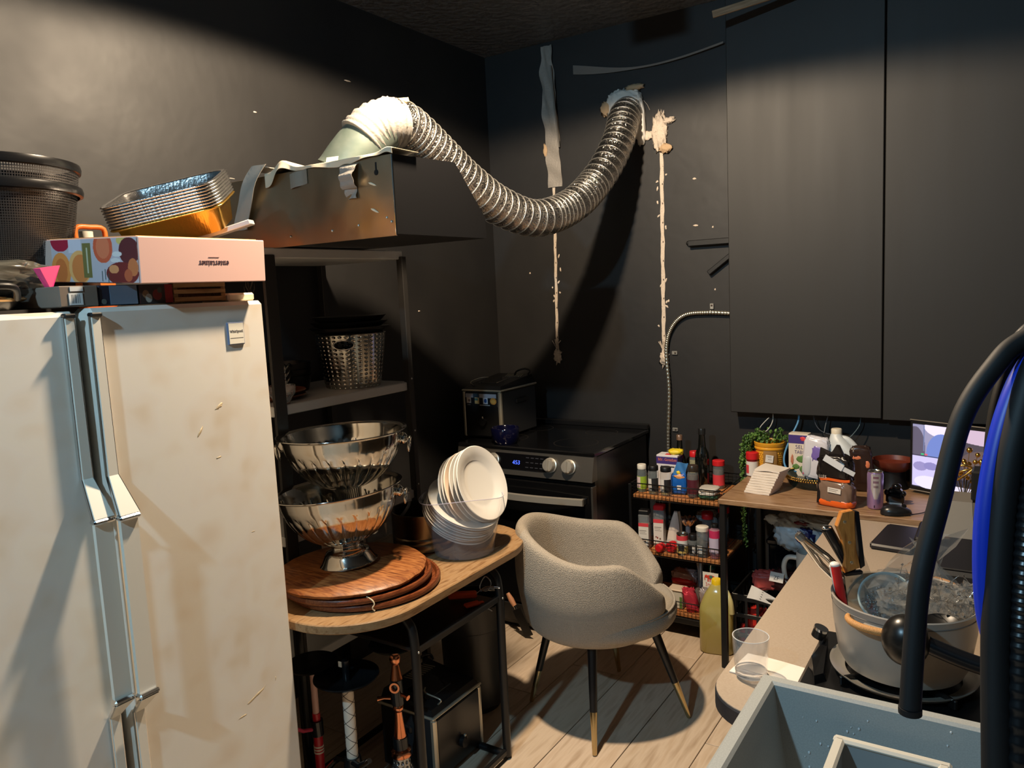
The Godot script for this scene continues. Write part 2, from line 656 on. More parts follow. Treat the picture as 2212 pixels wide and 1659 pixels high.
	put(br, "brace", MB.new().rbox(Vector3(0.185, -0.085, 0.02), Vector3(0.22, 0.022, 0.02), 0.003, Basis(Vector3(0, 0, 1), deg_to_rad(36))), iron)
	put(br, "bolt", MB.new().ball(Vector3(-0.004, 0, 0.012), Vector3(0.012, 0.012, 0.01)), iron)
	# flexible steel conduit with its clips
	var steel = mat("conduit_steel", C(196, 192, 176), 0.28, 0.9)
	var cd = thing("metal_conduit", "ribbed steel conduit bending along the back wall above the spice cart", "conduit", Vector3(-1.465, 0.0, zb))
	var path = spl([Vector3(0.0, 0.34, 0.02), Vector3(0, 0.7, 0.02), Vector3(0.002, 0.9, 0.02), Vector3(0.012, 1.12, 0.02), Vector3(0.002, 1.32, 0.02), Vector3(0.03, 1.43, 0.02), Vector3(0.1, 1.495, 0.02), Vector3(0.215, 1.506, 0.02), Vector3(0.36, 1.497, 0.02)], 44)
	var rad = []
	for i in path.size():
		rad.append(0.0105 if i % 4 < 2 else 0.0088)
	put(cd, "tube", MB.new().tube(path, rad, 10), steel)
	for k in [[0.235, 1.535, 90], [0.04, 1.307, 0], [0.034, 0.915, 0]]:
		var cl = put(cd, "clip", MB.new().rbox(Vector3(), Vector3(0.03, 0.02, 0.006), 0.003), mat("zinc", C(205, 205, 200), 0.3, 0.8))
		cl.position = Vector3(k[0], k[1], 0.006)
		cl.rotation_degrees.z = k[2]
		put(cl, "screw", MB.new().ball(Vector3(0.004, 0, 0.003), Vector3(0.005, 0.005, 0.003), 10, 6), mat("dark_dimple"))
	# chips in the paint: small pieces of the two walls
	for c in [["wall_left", Vector3(-2.489, 2.608, -2.608), 0.02], ["wall_left", Vector3(-2.489, 2.392, -2.086), 0.008], ["wall_left", Vector3(-2.489, 1.578, -3.001), 0.008], ["wall_back", Vector3(-1.307, 2.15, -3.699), 0.01], ["wall_back", Vector3(-1.305, 1.928, -3.699), 0.014], ["wall_back", Vector3(-1.22, 1.914, -3.699), 0.004], ["wall_back", Vector3(-1.214, 1.616, -3.699), 0.004], ["wall_back", Vector3(-2.258, 1.748, -3.699), 0.005]]:
		var side = c[0] == "wall_left"
		put(get_node(c[0]), "paint_chip", MB.new().blob(c[1], Vector3(0.002, 0.003, c[2]) if side else Vector3(c[2], 0.005, 0.002), 0.5, 2.0, 4, 12, 8), plaster)
	# cables below the boards
	var cb = put(self, "network_cable", MB.new().tube(spl([Vector3(-0.813, 1.06, -3.64), Vector3(-0.815, 1.0, -3.635), Vector3(-0.84, 0.93, -3.6), Vector3(-0.862, 0.85, -3.57), Vector3(-0.85, 0.80, -3.55), Vector3(-0.81, 0.785, -3.55), Vector3(-0.77, 0.778, -3.6)], 8), 0.0045, 8), mat("cable_blue", C(80, 140, 185), 0.5))
	tag(cb, "light blue network cable looping down below the black board", "cable")
	var wires = [[[Vector3(-0.935, 1.06, -3.65), Vector3(-0.93, 1.0, -3.64), Vector3(-0.95, 0.955, -3.63), Vector3(-0.985, 0.935, -3.63), Vector3(-0.985, 0.965, -3.63), Vector3(-0.945, 1.012, -3.63)], C(200, 200, 195), "white wire bent in a loop above the yellow plant pot"],
		[[Vector3(-0.755, 1.06, -3.65), Vector3(-0.74, 0.99, -3.64), Vector3(-0.7, 0.955, -3.63), Vector3(-0.62, 0.945, -3.63)], C(60, 65, 75), "dark grey wire hanging behind the purple salt box"],
		[[Vector3(-0.68, 1.06, -3.65), Vector3(-0.695, 1.0, -3.64), Vector3(-0.7, 0.955, -3.62)], C(95, 100, 105), "short grey wire hanging left of the white jug"],
		[[Vector3(-0.555, 1.06, -3.65), Vector3(-0.555, 1.0, -3.64), Vector3(-0.585, 0.95, -3.63), Vector3(-0.6, 0.94, -3.62)], C(85, 105, 112), "grey green wire hanging above the white jug handle"]]
	for k in wires:
		tag(put(self, "hanging_wire", MB.new().tube(spl(k[0], 7), 0.0022, 6), mat("wire_" + k[1].to_html(), k[1], 0.5)), k[2], "wire")


func fridge():
	var at = Vector3(-2.07, 0, -0.945)
	var o = thing("refrigerator", "tall off-white side-by-side refrigerator with long chrome-edged handles and brown stains", "refrigerator", at)
	var enamel = mat("fridge_enamel", C(228, 222, 212), 0.33, 0.0, with(tri(Vector3(1.7, 1.7, 1.7)), {
		"albedo_texture": noise("fridge_stains", 0.005, [C(246, 238, 228), C(252, 248, 242), C(255, 255, 253), C(255, 255, 255), C(253, 250, 246), C(244, 235, 222)], 0.0, 512, 3),
		"metallic_specular": 0.4}))
	put(o, "cabinet", MB.new().rbox(Vector3(-2.105, 0.85, -0.945) - at, Vector3(0.63, 1.62, 0.90), 0.006), enamel)
	var ld = put(o, "door", MB.new().rbox(Vector3(-1.757, 0.885, -0.7025) - at, Vector3(0.064, 1.55, 0.425), 0.012), enamel)
	var rd = put(o, "door", MB.new().rbox(Vector3(-1.735, 0.885, -1.1625) - at, Vector3(0.07, 1.56, 0.475), 0.01), enamel)
	put(o, "hinge_cover", MB.new().rbox(Vector3(-1.79, 1.676, -1.355) - at, Vector3(0.12, 0.022, 0.085), 0.005), mat("hinge_cream", C(226, 214, 190), 0.4))
	put(o, "foot_grille", MB.new().rbox(Vector3(-1.78, 0.055, -0.945) - at, Vector3(0.02, 0.08, 0.88), 0.004), mat("black_plastic", C(16, 16, 17), 0.45))
	var chrome = mat("chrome", C(225, 225, 225), 0.12, 1.0)
	var cream = mat("handle_white", C(228, 222, 208), 0.35)
	var seg = [[1.648, 0.012, 0.018], [1.29, 0.012, 0.021], [1.207, 0.062, 0.044], [0.776, 0.062, 0.044], [0.728, 0.012, 0.021], [0.36, 0.012, 0.018]]
	for h in [[ld, -1.725, -0.890], [rd, -1.70, -0.934]]:
		var hn := Node3D.new()
		hn.name = "door_handle"
		h[0].add_child(hn, true)
		for pass_ in 2:
			var grow = 0.0 if pass_ == 0 else 0.003
			for k in 5:
				if k == 2 and pass_ == 1:
					continue
				var a = seg[k].duplicate()
				var b = seg[k + 1].duplicate()
				if k == 2:
					a[0] -= 0.012; b[0] += 0.012
					a[1] -= 0.007; b[1] -= 0.007
					a[2] -= 0.004; b[2] -= 0.004
				var c0 = []
				var c1 = []
				for e in [[-0.011, -1], [-0.011, 1], [0.0, 1], [0.0, -1]]:
					var xo = (e[0] if pass_ == 0 else (e[0] if e[0] < 0 else -0.003))
					c0.append(Vector3(h[1] + a[1] + xo, a[0], h[2] + e[1] * (a[2] / 2 + grow)) - at)
					c1.append(Vector3(h[1] + b[1] + xo, b[0], h[2] + e[1] * (b[2] / 2 + grow)) - at)
				put(hn, ["upper_bar", "upper_bar", "grip", "lower_bar", "lower_bar"][k] if pass_ == 0 else "chrome_edge", MB.new().hull8(c1, c0), cream if pass_ == 0 else chrome)
		for y in [1.2, 0.783]:
			put(hn, "chrome_cap", MB.new().rbox(Vector3(h[1] + 0.053, y, h[2]) - at, Vector3(0.024, 0.012, 0.05), 0.004), chrome)
		put(hn, "end_cap", MB.new().rbox(Vector3(h[1] + 0.008, 1.65, h[2]) - at, Vector3(0.02, 0.01, 0.026), 0.003), mat("black_plastic"))
	# maker's plate
	var pl = put(rd, "name_plate", MB.new().rbox(Vector3(-1.698, 1.5825, -1.3) - at, Vector3(0.006, 0.058, 0.05), 0.001), mat("plate_blue", C(120, 130, 160), 0.4))
	card(rd, "plate_face", Vector3(-1.6946, 1.5825, -1.3) - at, ry(90), 0.045, 0.053, mat("plate_face", C(232, 226, 210), 0.4))
	words(rd, "Whirlpool", 0.0062, Vector3(-1.6938, 1.588, -1.3) - at, ry(90), C(70, 70, 80), "Droid Serif")
	put(rd, "plate_line", MB.new().box(Vector3(-1.6939, 1.571, -1.3) - at, Vector3(0.0006, 0.001, 0.04)), mat("ink_grey", C(110, 105, 100), 0.6))
	# scratches and smears that have an outline of their own
	var rng := RandomNumberGenerator.new()
	rng.seed = 11
	for k in [[1.40, -1.23, 0.012, 0.004, 35], [1.345, -1.17, 0.014, 0.003, 55], [1.27, -1.215, 0.008, 0.002, 10], [0.60, -1.26, 0.03, 0.003, 20], [0.565, -1.215, 0.012, 0.002, 5], [1.05, -1.30, 0.004, 0.001, 0], [0.62, -1.33, 0.006, 0.001, 80]]:
		var s = put(rd, "scuff", MB.new().blob(Vector3(), Vector3(0.0004, k[3], k[2]), 0.9, 3.0, int(k[0] * 100), 14, 8), mat("scuff", C(208, 186, 150) if k[0] > 1.1 else C(120, 95, 70), 0.7))
		s.transform = Transform3D(Basis(Vector3(1, 0, 0), deg_to_rad(k[4])), Vector3(-1.6999, k[0], k[1]) - at)


func fridge_top():
	# flat boxes in a row on the refrigerator, all under the pink box
	var top = 1.668
	var kraft = mat("box_brown", C(120, 105, 92), 0.75)
	var o = thing("cardboard_box", "grey-brown cardboard box with a barcode label on the refrigerator, under the pink box", "box", Vector3(-1.86, top, -0.925))
	put(o, "body", MB.new().rbox(Vector3(0.0, 0.024, 0), Vector3(0.26, 0.046, 0.085), 0.002), kraft)
	card(o, "barcode_label", Vector3(0.131, 0.018, 0.008), ry(90), 0.03, 0.026, mat("barcode", Color.WHITE, 0.6, 0.0, {"albedo_texture": picture(64, 48, C(225, 225, 222), [["r", 0.2, 0.5, 0.02, 0.36, C(90, 90, 90)], ["r", 0.3, 0.5, 0.03, 0.36, C(110, 110, 110)], ["r", 0.42, 0.5, 0.02, 0.36, C(90, 90, 90)], ["r", 0.52, 0.5, 0.04, 0.36, C(110, 110, 110)], ["r", 0.66, 0.5, 0.02, 0.36, C(90, 90, 90)], ["r", 0.78, 0.5, 0.03, 0.36, C(110, 110, 110)]])}))
	card(o, "white_sticker", Vector3(0.131, 0.04, 0.005), ry(90), 0.028, 0.01, mat("sticker_white", C(215, 215, 212), 0.6))
	o = thing("navy_box", "navy blue flat box with a pale grey side panel on the refrigerator", "box", Vector3(-1.86, top, -1.018))
	put(o, "body", MB.new().rbox(Vector3(0, 0.024, 0), Vector3(0.25, 0.046, 0.094), 0.003), mat("navy_card", C(28, 32, 48), 0.5))
	card(o, "grey_panel", Vector3(0.126, 0.024, -0.012), ry(90), 0.066, 0.043, mat("grey_card", C(104, 116, 132), 0.6))
	put(o, "round_seal", MB.new().cyl(Vector3(0.125, 0.01, 0.036), 0.006, 0.0015, 14, Basis(Vector3(0, 0, 1), -PI / 2)), mat("seal_grey", C(95, 100, 95), 0.5))
	o = thing("dark_box", "dark printed flat box with a red end stripe on the refrigerator", "box", Vector3(-1.86, top, -1.112))
	put(o, "body", MB.new().rbox(Vector3(0, 0.024, 0), Vector3(0.25, 0.046, 0.088), 0.002), mat("dark_card", C(36, 28, 26), 0.5))
	card(o, "printed_side", Vector3(0.126, 0.024, 0.0), ry(90), 0.086, 0.044, mat("apple_print", Color.WHITE, 0.55, 0.0, {"albedo_texture": picture(128, 64, C(38, 30, 28), [["e", 0.18, 0.5, 0.1, 0.22, C(120, 92, 62)], ["e", 0.26, 0.72, 0.1, 0.24, C(150, 150, 140)], ["e", 0.52, 0.55, 0.14, 0.3, C(110, 34, 28)], ["e", 0.6, 0.3, 0.07, 0.16, C(60, 70, 60)], ["r", 0.88, 0.5, 0.12, 0.5, C(132, 24, 26)]])}))
	o = thing("wooden_crate", "small pale slatted wooden crate on the refrigerator, under the right end of the pink box", "crate", Vector3(-1.86, top, -1.235))
	var pine = mat("pine", C(176, 150, 108), 0.65, 0.0, with(tri(Vector3(6, 6, 0.9)), {"albedo_texture": noise("wood_grain", 0.03, [C(176, 150, 120), C(255, 248, 236), C(225, 205, 175)])}))
	for y in [0.008, 0.027, 0.043]:
		put(o, "slat", MB.new().rbox(Vector3(0.12, y, 0), Vector3(0.008, 0.011, 0.15), 0.001), pine)
		put(o, "slat", MB.new().rbox(Vector3(-0.12, y, 0), Vector3(0.008, 0.011, 0.15), 0.001), pine)
	for z in [-0.072, 0.066]:
		put(o, "end_panel", MB.new().rbox(Vector3(0, 0.024, z), Vector3(0.235, 0.047, 0.014), 0.001), pine)
	# the pink box
	var tilt = Basis(Vector3(0, 0, 1), deg_to_rad(-3.0))
	o = thing("pink_box", "pink cardboard box with fruit pictures on its end and upside-down lettering, on the refrigerator", "box", Vector3(-1.865, 1.726, -1.205), tilt)
	put(o, "body", MB.new().rbox(Vector3(0, 0.052, 0), Vector3(0.41, 0.106, 0.352), 0.002), mat("pink_card", C(240, 196, 184), 0.6))
	put(o, "lid_edge", MB.new().rbox(Vector3(-0.01, 0.1055, 0), Vector3(0.39, 0.004, 0.335), 0.001), mat("orange_kraft", C(205, 150, 92), 0.7))
	card(o, "fruit_print", Vector3(0.0, 0.052, 0.177), Basis(), 0.406, 0.102, mat("fruit_print", Color.WHITE, 0.5, 0.0, {"albedo_texture": picture(256, 96, C(196, 186, 190), [
		["r", 0.04, 0.5, 0.05, 0.5, C(200, 172, 158)], ["e", 0.2, 0.02, 0.11, 0.26, C(170, 36, 60)], ["e", 0.19, 0.72, 0.11, 0.42, C(236, 146, 74)], ["e", 0.19, 0.74, 0.07, 0.3, C(214, 118, 60)], ["r", 0.36, 0.16, 0.07, 0.16, C(214, 206, 214)],
		["e", 0.4, 0.66, 0.12, 0.4, C(240, 178, 110)], ["e", 0.41, 0.68, 0.095, 0.33, C(222, 132, 70)], ["e", 0.66, 0.2, 0.1, 0.36, C(214, 96, 62)], ["e", 0.66, 0.2, 0.07, 0.26, C(226, 124, 84)], ["r", 0.49, 0.5, 0.045, 0.4, C(122, 112, 62)], ["r", 0.49, 0.5, 0.008, 0.3, C(196, 190, 160)],
		["e", 0.86, 0.06, 0.06, 0.1, C(214, 190, 110)], ["e", 0.92, 0.3, 0.1, 0.3, C(96, 42, 44)], ["e", 0.84, 0.8, 0.16, 0.26, C(120, 44, 40)], ["e", 0.95, 0.66, 0.05, 0.2, C(206, 120, 70)], ["e", 0.9, 0.84, 0.04, 0.14, C(190, 96, 60)], ["e", 0.76, 0.7, 0.05, 0.1, C(226, 150, 96)],
		["e", 0.8, 0.36, 0.05, 0.06, C(226, 220, 214)], ["e", 0.78, 0.5, 0.05, 0.05, C(222, 216, 210)], ["r", 0.64, 0.86, 0.004, 0.12, C(60, 78, 74)], ["r", 0.67, 0.82, 0.004, 0.12, C(60, 78, 74)], ["r", 0.7, 0.9, 0.004, 0.1, C(60, 78, 74)]])}))
	words(o, "entertainer", 0.012, Vector3(0.2055, 0.046, -0.02), ry(90) * Basis(Vector3(0, 0, 1), PI), C(74, 44, 60), "Droid Serif")
	put(o, "small_print", MB.new().box(Vector3(0.2055, 0.06, -0.02), Vector3(0.0006, 0.0012, 0.03)), mat("print_mauve", C(170, 130, 130), 0.7))
	# jar and orange clip behind the pink box
	o = thing("jar", "small jar with a white screw cap just showing behind the pink box", "jar", Vector3(-2.335, 1.672, -1.29))
	put(o, "body", MB.new().lathe([Vector2(0, 0), Vector2(0.024, 0.002), Vector2(0.024, 0.18), Vector2(0.016, 0.2), Vector2(0.0, 0.2)], 18), mat("jar_brown", C(60, 40, 30), 0.3))
	put(o, "cap", MB.new().lathe([Vector2(0, 0.2), Vector2(0.019, 0.2), Vector2(0.019, 0.222), Vector2(0.0, 0.224)], 18), mat("cap_white", C(220, 214, 200), 0.4))
	o = thing("orange_toolbox", "orange plastic carry box whose open grip shows behind the mesh basket", "tool box", Vector3(-2.41, 1.666, -1.345))
	var orange = mat("orange_plastic", C(214, 112, 44), 0.4)
	put(o, "body", MB.new().rbox(Vector3(0, 0.1, 0), Vector3(0.06, 0.2, 0.1), 0.006), orange)
	put(o, "grip", MB.new().tube(spl([Vector3(0, 0.2, 0.045), Vector3(0, 0.245, 0.043), Vector3(0, 0.25, 0), Vector3(0, 0.245, -0.043), Vector3(0, 0.2, -0.045)], 4), 0.008, 8), orange)
	# foil trays, one nested in the other
	var ax = Vector3(0.80, 0.19, -0.57).normalized()
	var up = Vector3(0.05, 0.93, 0.37)
	up = (up - ax * up.dot(ax)).normalized()
	var tb = Basis(ax, up, ax.cross(up))
	var foil = mat("foil", C(212, 210, 208), 0.24, 1.0, with(tri(Vector3(9, 9, 9)), {"normal_enabled": true, "normal_texture": noise("foil_crease", 0.04, null, 5.0), "normal_scale": 0.35}))
	var gold = mat("gold_foil", C(214, 172, 84), 0.28, 1.0, with(tri(Vector3(9, 9, 9)), {"normal_enabled": true, "normal_texture": noise("foil_crease", 0.04, null, 5.0), "normal_scale": 0.35}))
	var ring = func(a, hx, hz, rib):
		var c = cos(a)
		var s = sin(a)
		var k = 1.0 + rib * sin(a * 92.0)
		return Vector2(signf(c) * pow(absf(c), 0.3) * hx * k, signf(s) * pow(absf(s), 0.3) * hz * k)
	var prof = [[0.0, 0.004, 0.0], [0.108, 0.0, 0.0], [0.126, 0.004, 0.008], [0.14, 0.05, 0.011], [0.142, 0.052, 0.0], [0.151, 0.053, 0.008], [0.154, 0.050, 0.008], [0.151, 0.047, 0.0]]
	var order = ["topmost", "second", "third", "fourth", "fifth", "sixth", "seventh", "eighth", "lowest, golden"]
	for i in 9:
		var k = 8 - i
		var t = thing("foil_tray", "%s aluminium foil tray in the tilted stack above the pink box" % order[k], "foil tray", Vector3(-1.94, 1.862, -1.345) + up * (0.0078 * i + 0.012), tb, "stack of foil trays")
		var m = MB.new()
		m.grid(188, 7, func(u, w):
			var f = w * 7.0
			var n = min(int(f), 6)
			var fr = f - n
			var deep = 0.02 * (1.0 - clampf(f - 2.0, 0.0, 1.0)) if k == 8 else 0.0
			var rr = lerpf(prof[n][0], prof[n + 1][0], fr)
			var p = ring.call(u * TAU, rr, max(rr - 0.042, 0.0), lerpf(prof[n][2], prof[n + 1][2], fr))
			return Vector3(p.x, lerpf(prof[n][1], prof[n + 1][1], fr) - deep, p.y), true, true)
		put(t, "pan", m, gold if k == 8 else foil)
	o = put(self, "metal_strip", MB.new().rbox(Vector3(), Vector3(0.24, 0.014, 0.05), 0.002), mat("strip_white", C(205, 202, 196), 0.35, 0.2))
	o.transform = Transform3D(Basis(Vector3(0.78, 0.27, -0.56).normalized(), Vector3(-0.2, 0.96, 0.2).normalized(), Vector3(0.78, 0.27, -0.56).normalized().cross(Vector3(-0.2, 0.96, 0.2).normalized())).orthonormalized(), Vector3(-1.865, 1.848, -1.375))
	tag(o, "white metal strip sticking out from under the foil trays", "metal strip")
	# round mesh basket with two black hoops
	o = thing("mesh_basket", "large round black wire mesh basket with double rim at the left edge", "basket", Vector3(-2.222, 1.778, -0.982), Basis.from_scale(Vector3.ONE * 1.13))
	var im := Image.create(16, 16, false, Image.FORMAT_RGBA8)
	im.fill(Color(0.3, 0.29, 0.28, 0.0))
	im.fill_rect(Rect2i(0, 0, 16, 6), Color(0.3, 0.29, 0.28, 1))
	im.fill_rect(Rect2i(0, 0, 6, 16), Color(0.3, 0.29, 0.28, 1))
	var wire = mat("wire_mesh", Color.WHITE, 0.4, 0.6, {"albedo_texture": ImageTexture.create_from_image(im), "transparency": BaseMaterial3D.TRANSPARENCY_ALPHA_SCISSOR, "alpha_scissor_threshold": 0.5, "uv1_scale": Vector3(230, 46, 1), "cull_mode": BaseMaterial3D.CULL_DISABLED})
	put(o, "mesh_wall", MB.new().lathe([Vector2(0.145, 0.0), Vector2(0.17, 0.09), Vector2(0.19, 0.22)], 64), wire)
	var blk = mat("black_gloss", C(22, 22, 23), 0.25)
	put(o, "base", MB.new().lathe([Vector2(0, 0), Vector2(0.146, 0), Vector2(0.15, 0.02), Vector2(0.142, 0.02), Vector2(0, 0.012)], 48), blk)
	for y in [0.172, 0.224]:
		put(o, "rim_hoop", MB.new().lathe([Vector2(0.187, y - 0.011), Vector2(0.194, y - 0.009), Vector2(0.196, y), Vector2(0.194, y + 0.009), Vector2(0.187, y + 0.011), Vector2(0.185, y), Vector2(0.187, y - 0.011)], 56), blk)
	put(o, "lining", MB.new().lathe([Vector2(0.13, 0.015), Vector2(0.152, 0.09), Vector2(0.168, 0.2)], 40), mat("black_bag", C(20, 19, 19), 0.5))
	# clear bag with a pink piece inside, under the basket
	o = thing("plastic_bag", "crumpled clear plastic bag under the mesh basket, with something pink inside", "plastic bag", Vector3(-2.06, 1.70, -0.80))
	put(o, "film", MB.new().blob(Vector3(-0.0, 0.034, 0), Vector3(0.25, 0.05, 0.17), 0.2, 1.2, 3, 34, 20, 0.7), clear("bag_film", C(120, 114, 100), 0.4, 0.1))
	put(o, "contents", MB.new().blob(Vector3(-0.02, 0.03, 0.01), Vector3(0.22, 0.04, 0.14), 0.25, 1.0, 6, 24, 14, 0.8), mat("bag_grey", C(66, 60, 52), 0.5))
	put(o, "pink_piece", MB.new().hull8([Vector3(0.255, 0.008, -0.095), Vector3(0.265, 0.01, -0.1), Vector3(0.267, 0.014, -0.104), Vector3(0.257, 0.012, -0.1)], [Vector3(0.262, 0.056, -0.068), Vector3(0.272, 0.056, -0.078), Vector3(0.246, 0.064, -0.135), Vector3(0.236, 0.064, -0.13)]), mat("hot_pink", C(236, 74, 130), 0.45))
	o = thing("frying_pan", "black frying pan with gold trim at the left edge of the refrigerator top", "pan", Vector3(-1.875, 1.668, -0.73), Basis.from_scale(Vector3.ONE * 0.82))
	put(o, "bowl", MB.new().lathe([Vector2(0, 0), Vector2(0.13, 0.0), Vector2(0.165, 0.03), Vector2(0.168, 0.034), Vector2(0.16, 0.033), Vector2(0.127, 0.006), Vector2(0, 0.006)], 40), mat("black_gloss"))
	put(o, "gold_rim", MB.new().lathe([Vector2(0.162, 0.022), Vector2(0.17, 0.027), Vector2(0.171, 0.031), Vector2(0.163, 0.031)], 40), mat("brass_trim", C(200, 160, 104), 0.25, 1.0))
	put(o, "loop_handle", MB.new().tube(spl([Vector3(0.13, 0.03, 0.04), Vector3(0.2, 0.055, 0.02), Vector3(0.205, 0.058, -0.06), Vector3(0.14, 0.03, -0.1)], 6), 0.009, 8), mat("black_plastic"))
	for i in 5:
		put(o, "gold_stud", MB.new().ball(Vector3(0.168 * cos(-0.1 - 0.2 * i), 0.03, -0.168 * sin(-0.1 - 0.2 * i)), Vector3(0.012, 0.007, 0.012), 10, 6), mat("brass_trim"))


func shelving():
	var at = Vector3(-2.245, 0, -2.0)
	var o = thing("shelving_unit", "metal shelving unit with pale shelves in the corner behind the table", "shelf", at)
	var grey = mat("shelf_grey", C(196, 196, 194), 0.4, 0.1)
	var dark = mat("post_dark", C(44, 42, 40), 0.45, 0.3)
	for y in [0.42, 0.86, 1.3, 1.8165]:
		put(o, "shelf_board", MB.new().rbox(Vector3(-2.245, y, -2.01) - at, Vector3(0.45, 0.034, 0.69), 0.003), grey)
	for x in [-2.02, -2.465]:
		put(o, "post", MB.new().rbox(Vector3(x, 0.905, -1.695) - at, Vector3(0.012, 1.81, 0.05), 0.002), dark)
		put(o, "post", MB.new().rbox(Vector3(x, 0.905, -2.345) - at, Vector3(0.03, 1.81, 0.026), 0.002), dark)
	for y in [1.33, 1.12, 0.9]:
		put(o, "rivet", MB.new().ball(Vector3(-2.004, y, -2.345) - at, Vector3(0.003, 0.004, 0.004), 8, 6), mat("zinc"))
	# hammered steel tub
	o = thing("steel_tub", "hammered stainless steel tub with cut-out grips on the middle shelf", "tub", Vector3(-2.155, 1.318, -2.175))
	var hs = mat("hammered_steel", C(186, 182, 172), 0.16, 1.0, with({"uv1_scale": Vector3(34, 13, 1)}, {"normal_enabled": true, "normal_texture": dimple_tex(), "normal_scale": 0.6}))
	var m = MB.new()
	# wall with an oval grip hole facing the room and one opposite
	for side in [-1.0, -1.0 + PI]:
		var n = 80
		var rows = 44
		for i in n:
			for j in rows:
				var a0 = side - PI / 2 + PI * i / n
				var a1 = side - PI / 2 + PI * (i + 1) / n
				var y0 = 0.205 * j / rows
				var y1 = 0.205 * (j + 1) / rows
				var am = wrapf((a0 + a1) / 2 - side, -PI, PI)
				var ym = (y0 + y1) / 2
				if pow(am / 0.29, 2) + pow((ym - 0.168) / 0.0165, 2) < 1.0:
					continue
				var P = func(a, y):
					var r = 0.104 + 0.03 * pow(y / 0.205, 0.7)
					return Vector3(r * cos(a), y, -r * sin(a))
				var ua = (a0 - side) / TAU
				var ub = (a1 - side) / TAU
				m.q(P.call(a0, y0), P.call(a0, y1), P.call(a1, y1), P.call(a1, y0), m.g, Vector2(ua, 1.0 - y0 / 0.205), Vector2(ua, 1.0 - y1 / 0.205), Vector2(ub, 1.0 - y1 / 0.205), Vector2(ub, 1.0 - y0 / 0.205))
	put(o, "wall", m, hs)
	put(o, "base", MB.new().lathe([Vector2(0, 0), Vector2(0.1, 0.0), Vector2(0.105, 0.006), Vector2(0, 0.006)], 36), hs)
	put(o, "rim", MB.new().lathe([Vector2(0.132, 0.203), Vector2(0.137, 0.205), Vector2(0.134, 0.208), Vector2(0.131, 0.205)], 48), mat("polished_steel", C(205, 203, 198), 0.1, 1.0))
	for side in [-1.0, -1.0 + PI]:
		var p = []
		for i in 20:
			var t = TAU * i / 20
			var a = side + 0.3 * cos(t)
			var y = 0.168 + 0.018 * sin(t)
			var r = 0.105 + 0.03 * pow(y / 0.205, 0.7)
			p.append(Vector3(r * cos(a), y, -r * sin(a)))
		put(o, "grip_ring", MB.new().tube(p, 0.0028, 8, false, true), mat("polished_steel"))
	# dark pans stacked on the tub
	for i in 3:
		o = put(self, "black_pan", MB.new().lathe([Vector2(0, 0), Vector2(0.12, 0), Vector2(0.15 - 0.006 * i, 0.018), Vector2(0.155 - 0.006 * i, 0.022), Vector2(0.148 - 0.006 * i, 0.022), Vector2(0.118, 0.005), Vector2(0, 0.005)], 40), mat("pan_black", C(26, 25, 25), 0.35, 0.3))
		o.position = Vector3(-2.155, 1.527 + 0.021 * i, -2.175)
		tag(o, "%s black round pan in the stack on the hammered tub" % ["lowest", "middle", "uppermost"][i], "pan", "black pans stacked on the tub")
	# saucepans with thin chrome handles, nested behind the tub
	for i in 3:
		o = thing("saucepan", "%s black saucepan with thin chrome handle beside the hammered tub" % ["lowest", "middle", "uppermost"][i], "saucepan", Vector3(-2.33, 1.318 + 0.024 * i, -1.99), Basis(), "nested saucepans on the middle shelf")
		put(o, "body", MB.new().lathe([Vector2(0, 0), Vector2(0.085, 0), Vector2(0.1, 0.06), Vector2(0.096, 0.06), Vector2(0.082, 0.006), Vector2(0, 0.006)], 30), mat("pan_black"))
		for s in [-0.012, 0.012]:
			put(o, "handle", MB.new().tube(spl([Vector3(0.085, 0.05, 0.05 + s), Vector3(0.12, 0.066, 0.09 + s), Vector3(0.15, 0.062, 0.12 + s * 0.6), Vector3(0.165, 0.046, 0.145)], 5), 0.0035, 7), mat("chrome"))
		put(o, "handle_end", MB.new().ball(Vector3(0.166, 0.045, 0.147), Vector3(0.007, 0.009, 0.007), 10, 6), mat("chrome"))
	for i in 2:
		o = put(self, "wooden_plate", MB.new().lathe([Vector2(0, 0), Vector2(0.09, 0), Vector2(0.115, 0.012), Vector2(0.112, 0.016), Vector2(0.088, 0.008), Vector2(0, 0.008)], 36), mat("brown_wood", C(120, 66, 40), 0.45, 0.0, with(tri(Vector3(6, 6, 1)), {"albedo_texture": noise("wood_grain", 0.03)})))
		o.position = Vector3(-2.19, 1.318 + 0.016 * i, -1.81)
		tag(o, "%s reddish brown wooden plate on the middle shelf, half behind the refrigerator" % ["lower", "upper"][i], "plate", "wooden plates on the shelf")
	o = put(self, "glass_bowl", MB.new().lathe([Vector2(0, 0.002), Vector2(0.026, 0), Vector2(0.034, 0.02), Vector2(0.045, 0.035), Vector2(0.046, 0.062), Vector2(0.043, 0.062), Vector2(0.041, 0.036), Vector2(0.03, 0.022), Vector2(0.022, 0.006), Vector2(0, 0.006)], 36, 0, TAU, func(t, p, k): return Vector2(p.x * (1.0 + (0.03 * sin(t * 14.0) if p.y > 0.03 else 0.0)), p.y)), mat("clear_glass", Color(0.97, 0.98, 1.0, 0.04), 0.02, 0.0, {"refraction_enabled": true, "refraction_scale": 0.05, "transparency": BaseMaterial3D.TRANSPARENCY_ALPHA}))
	o.position = Vector3(-2.055, 1.318, -1.735)
	tag(o, "small ribbed clear glass bowl at the front edge of the middle shelf", "bowl")
	o = thing("dried_grass", "dark feathery dried grass stalk on the shelf under the hood", "dried plant", Vector3(-2.33, 1.318, -1.86))
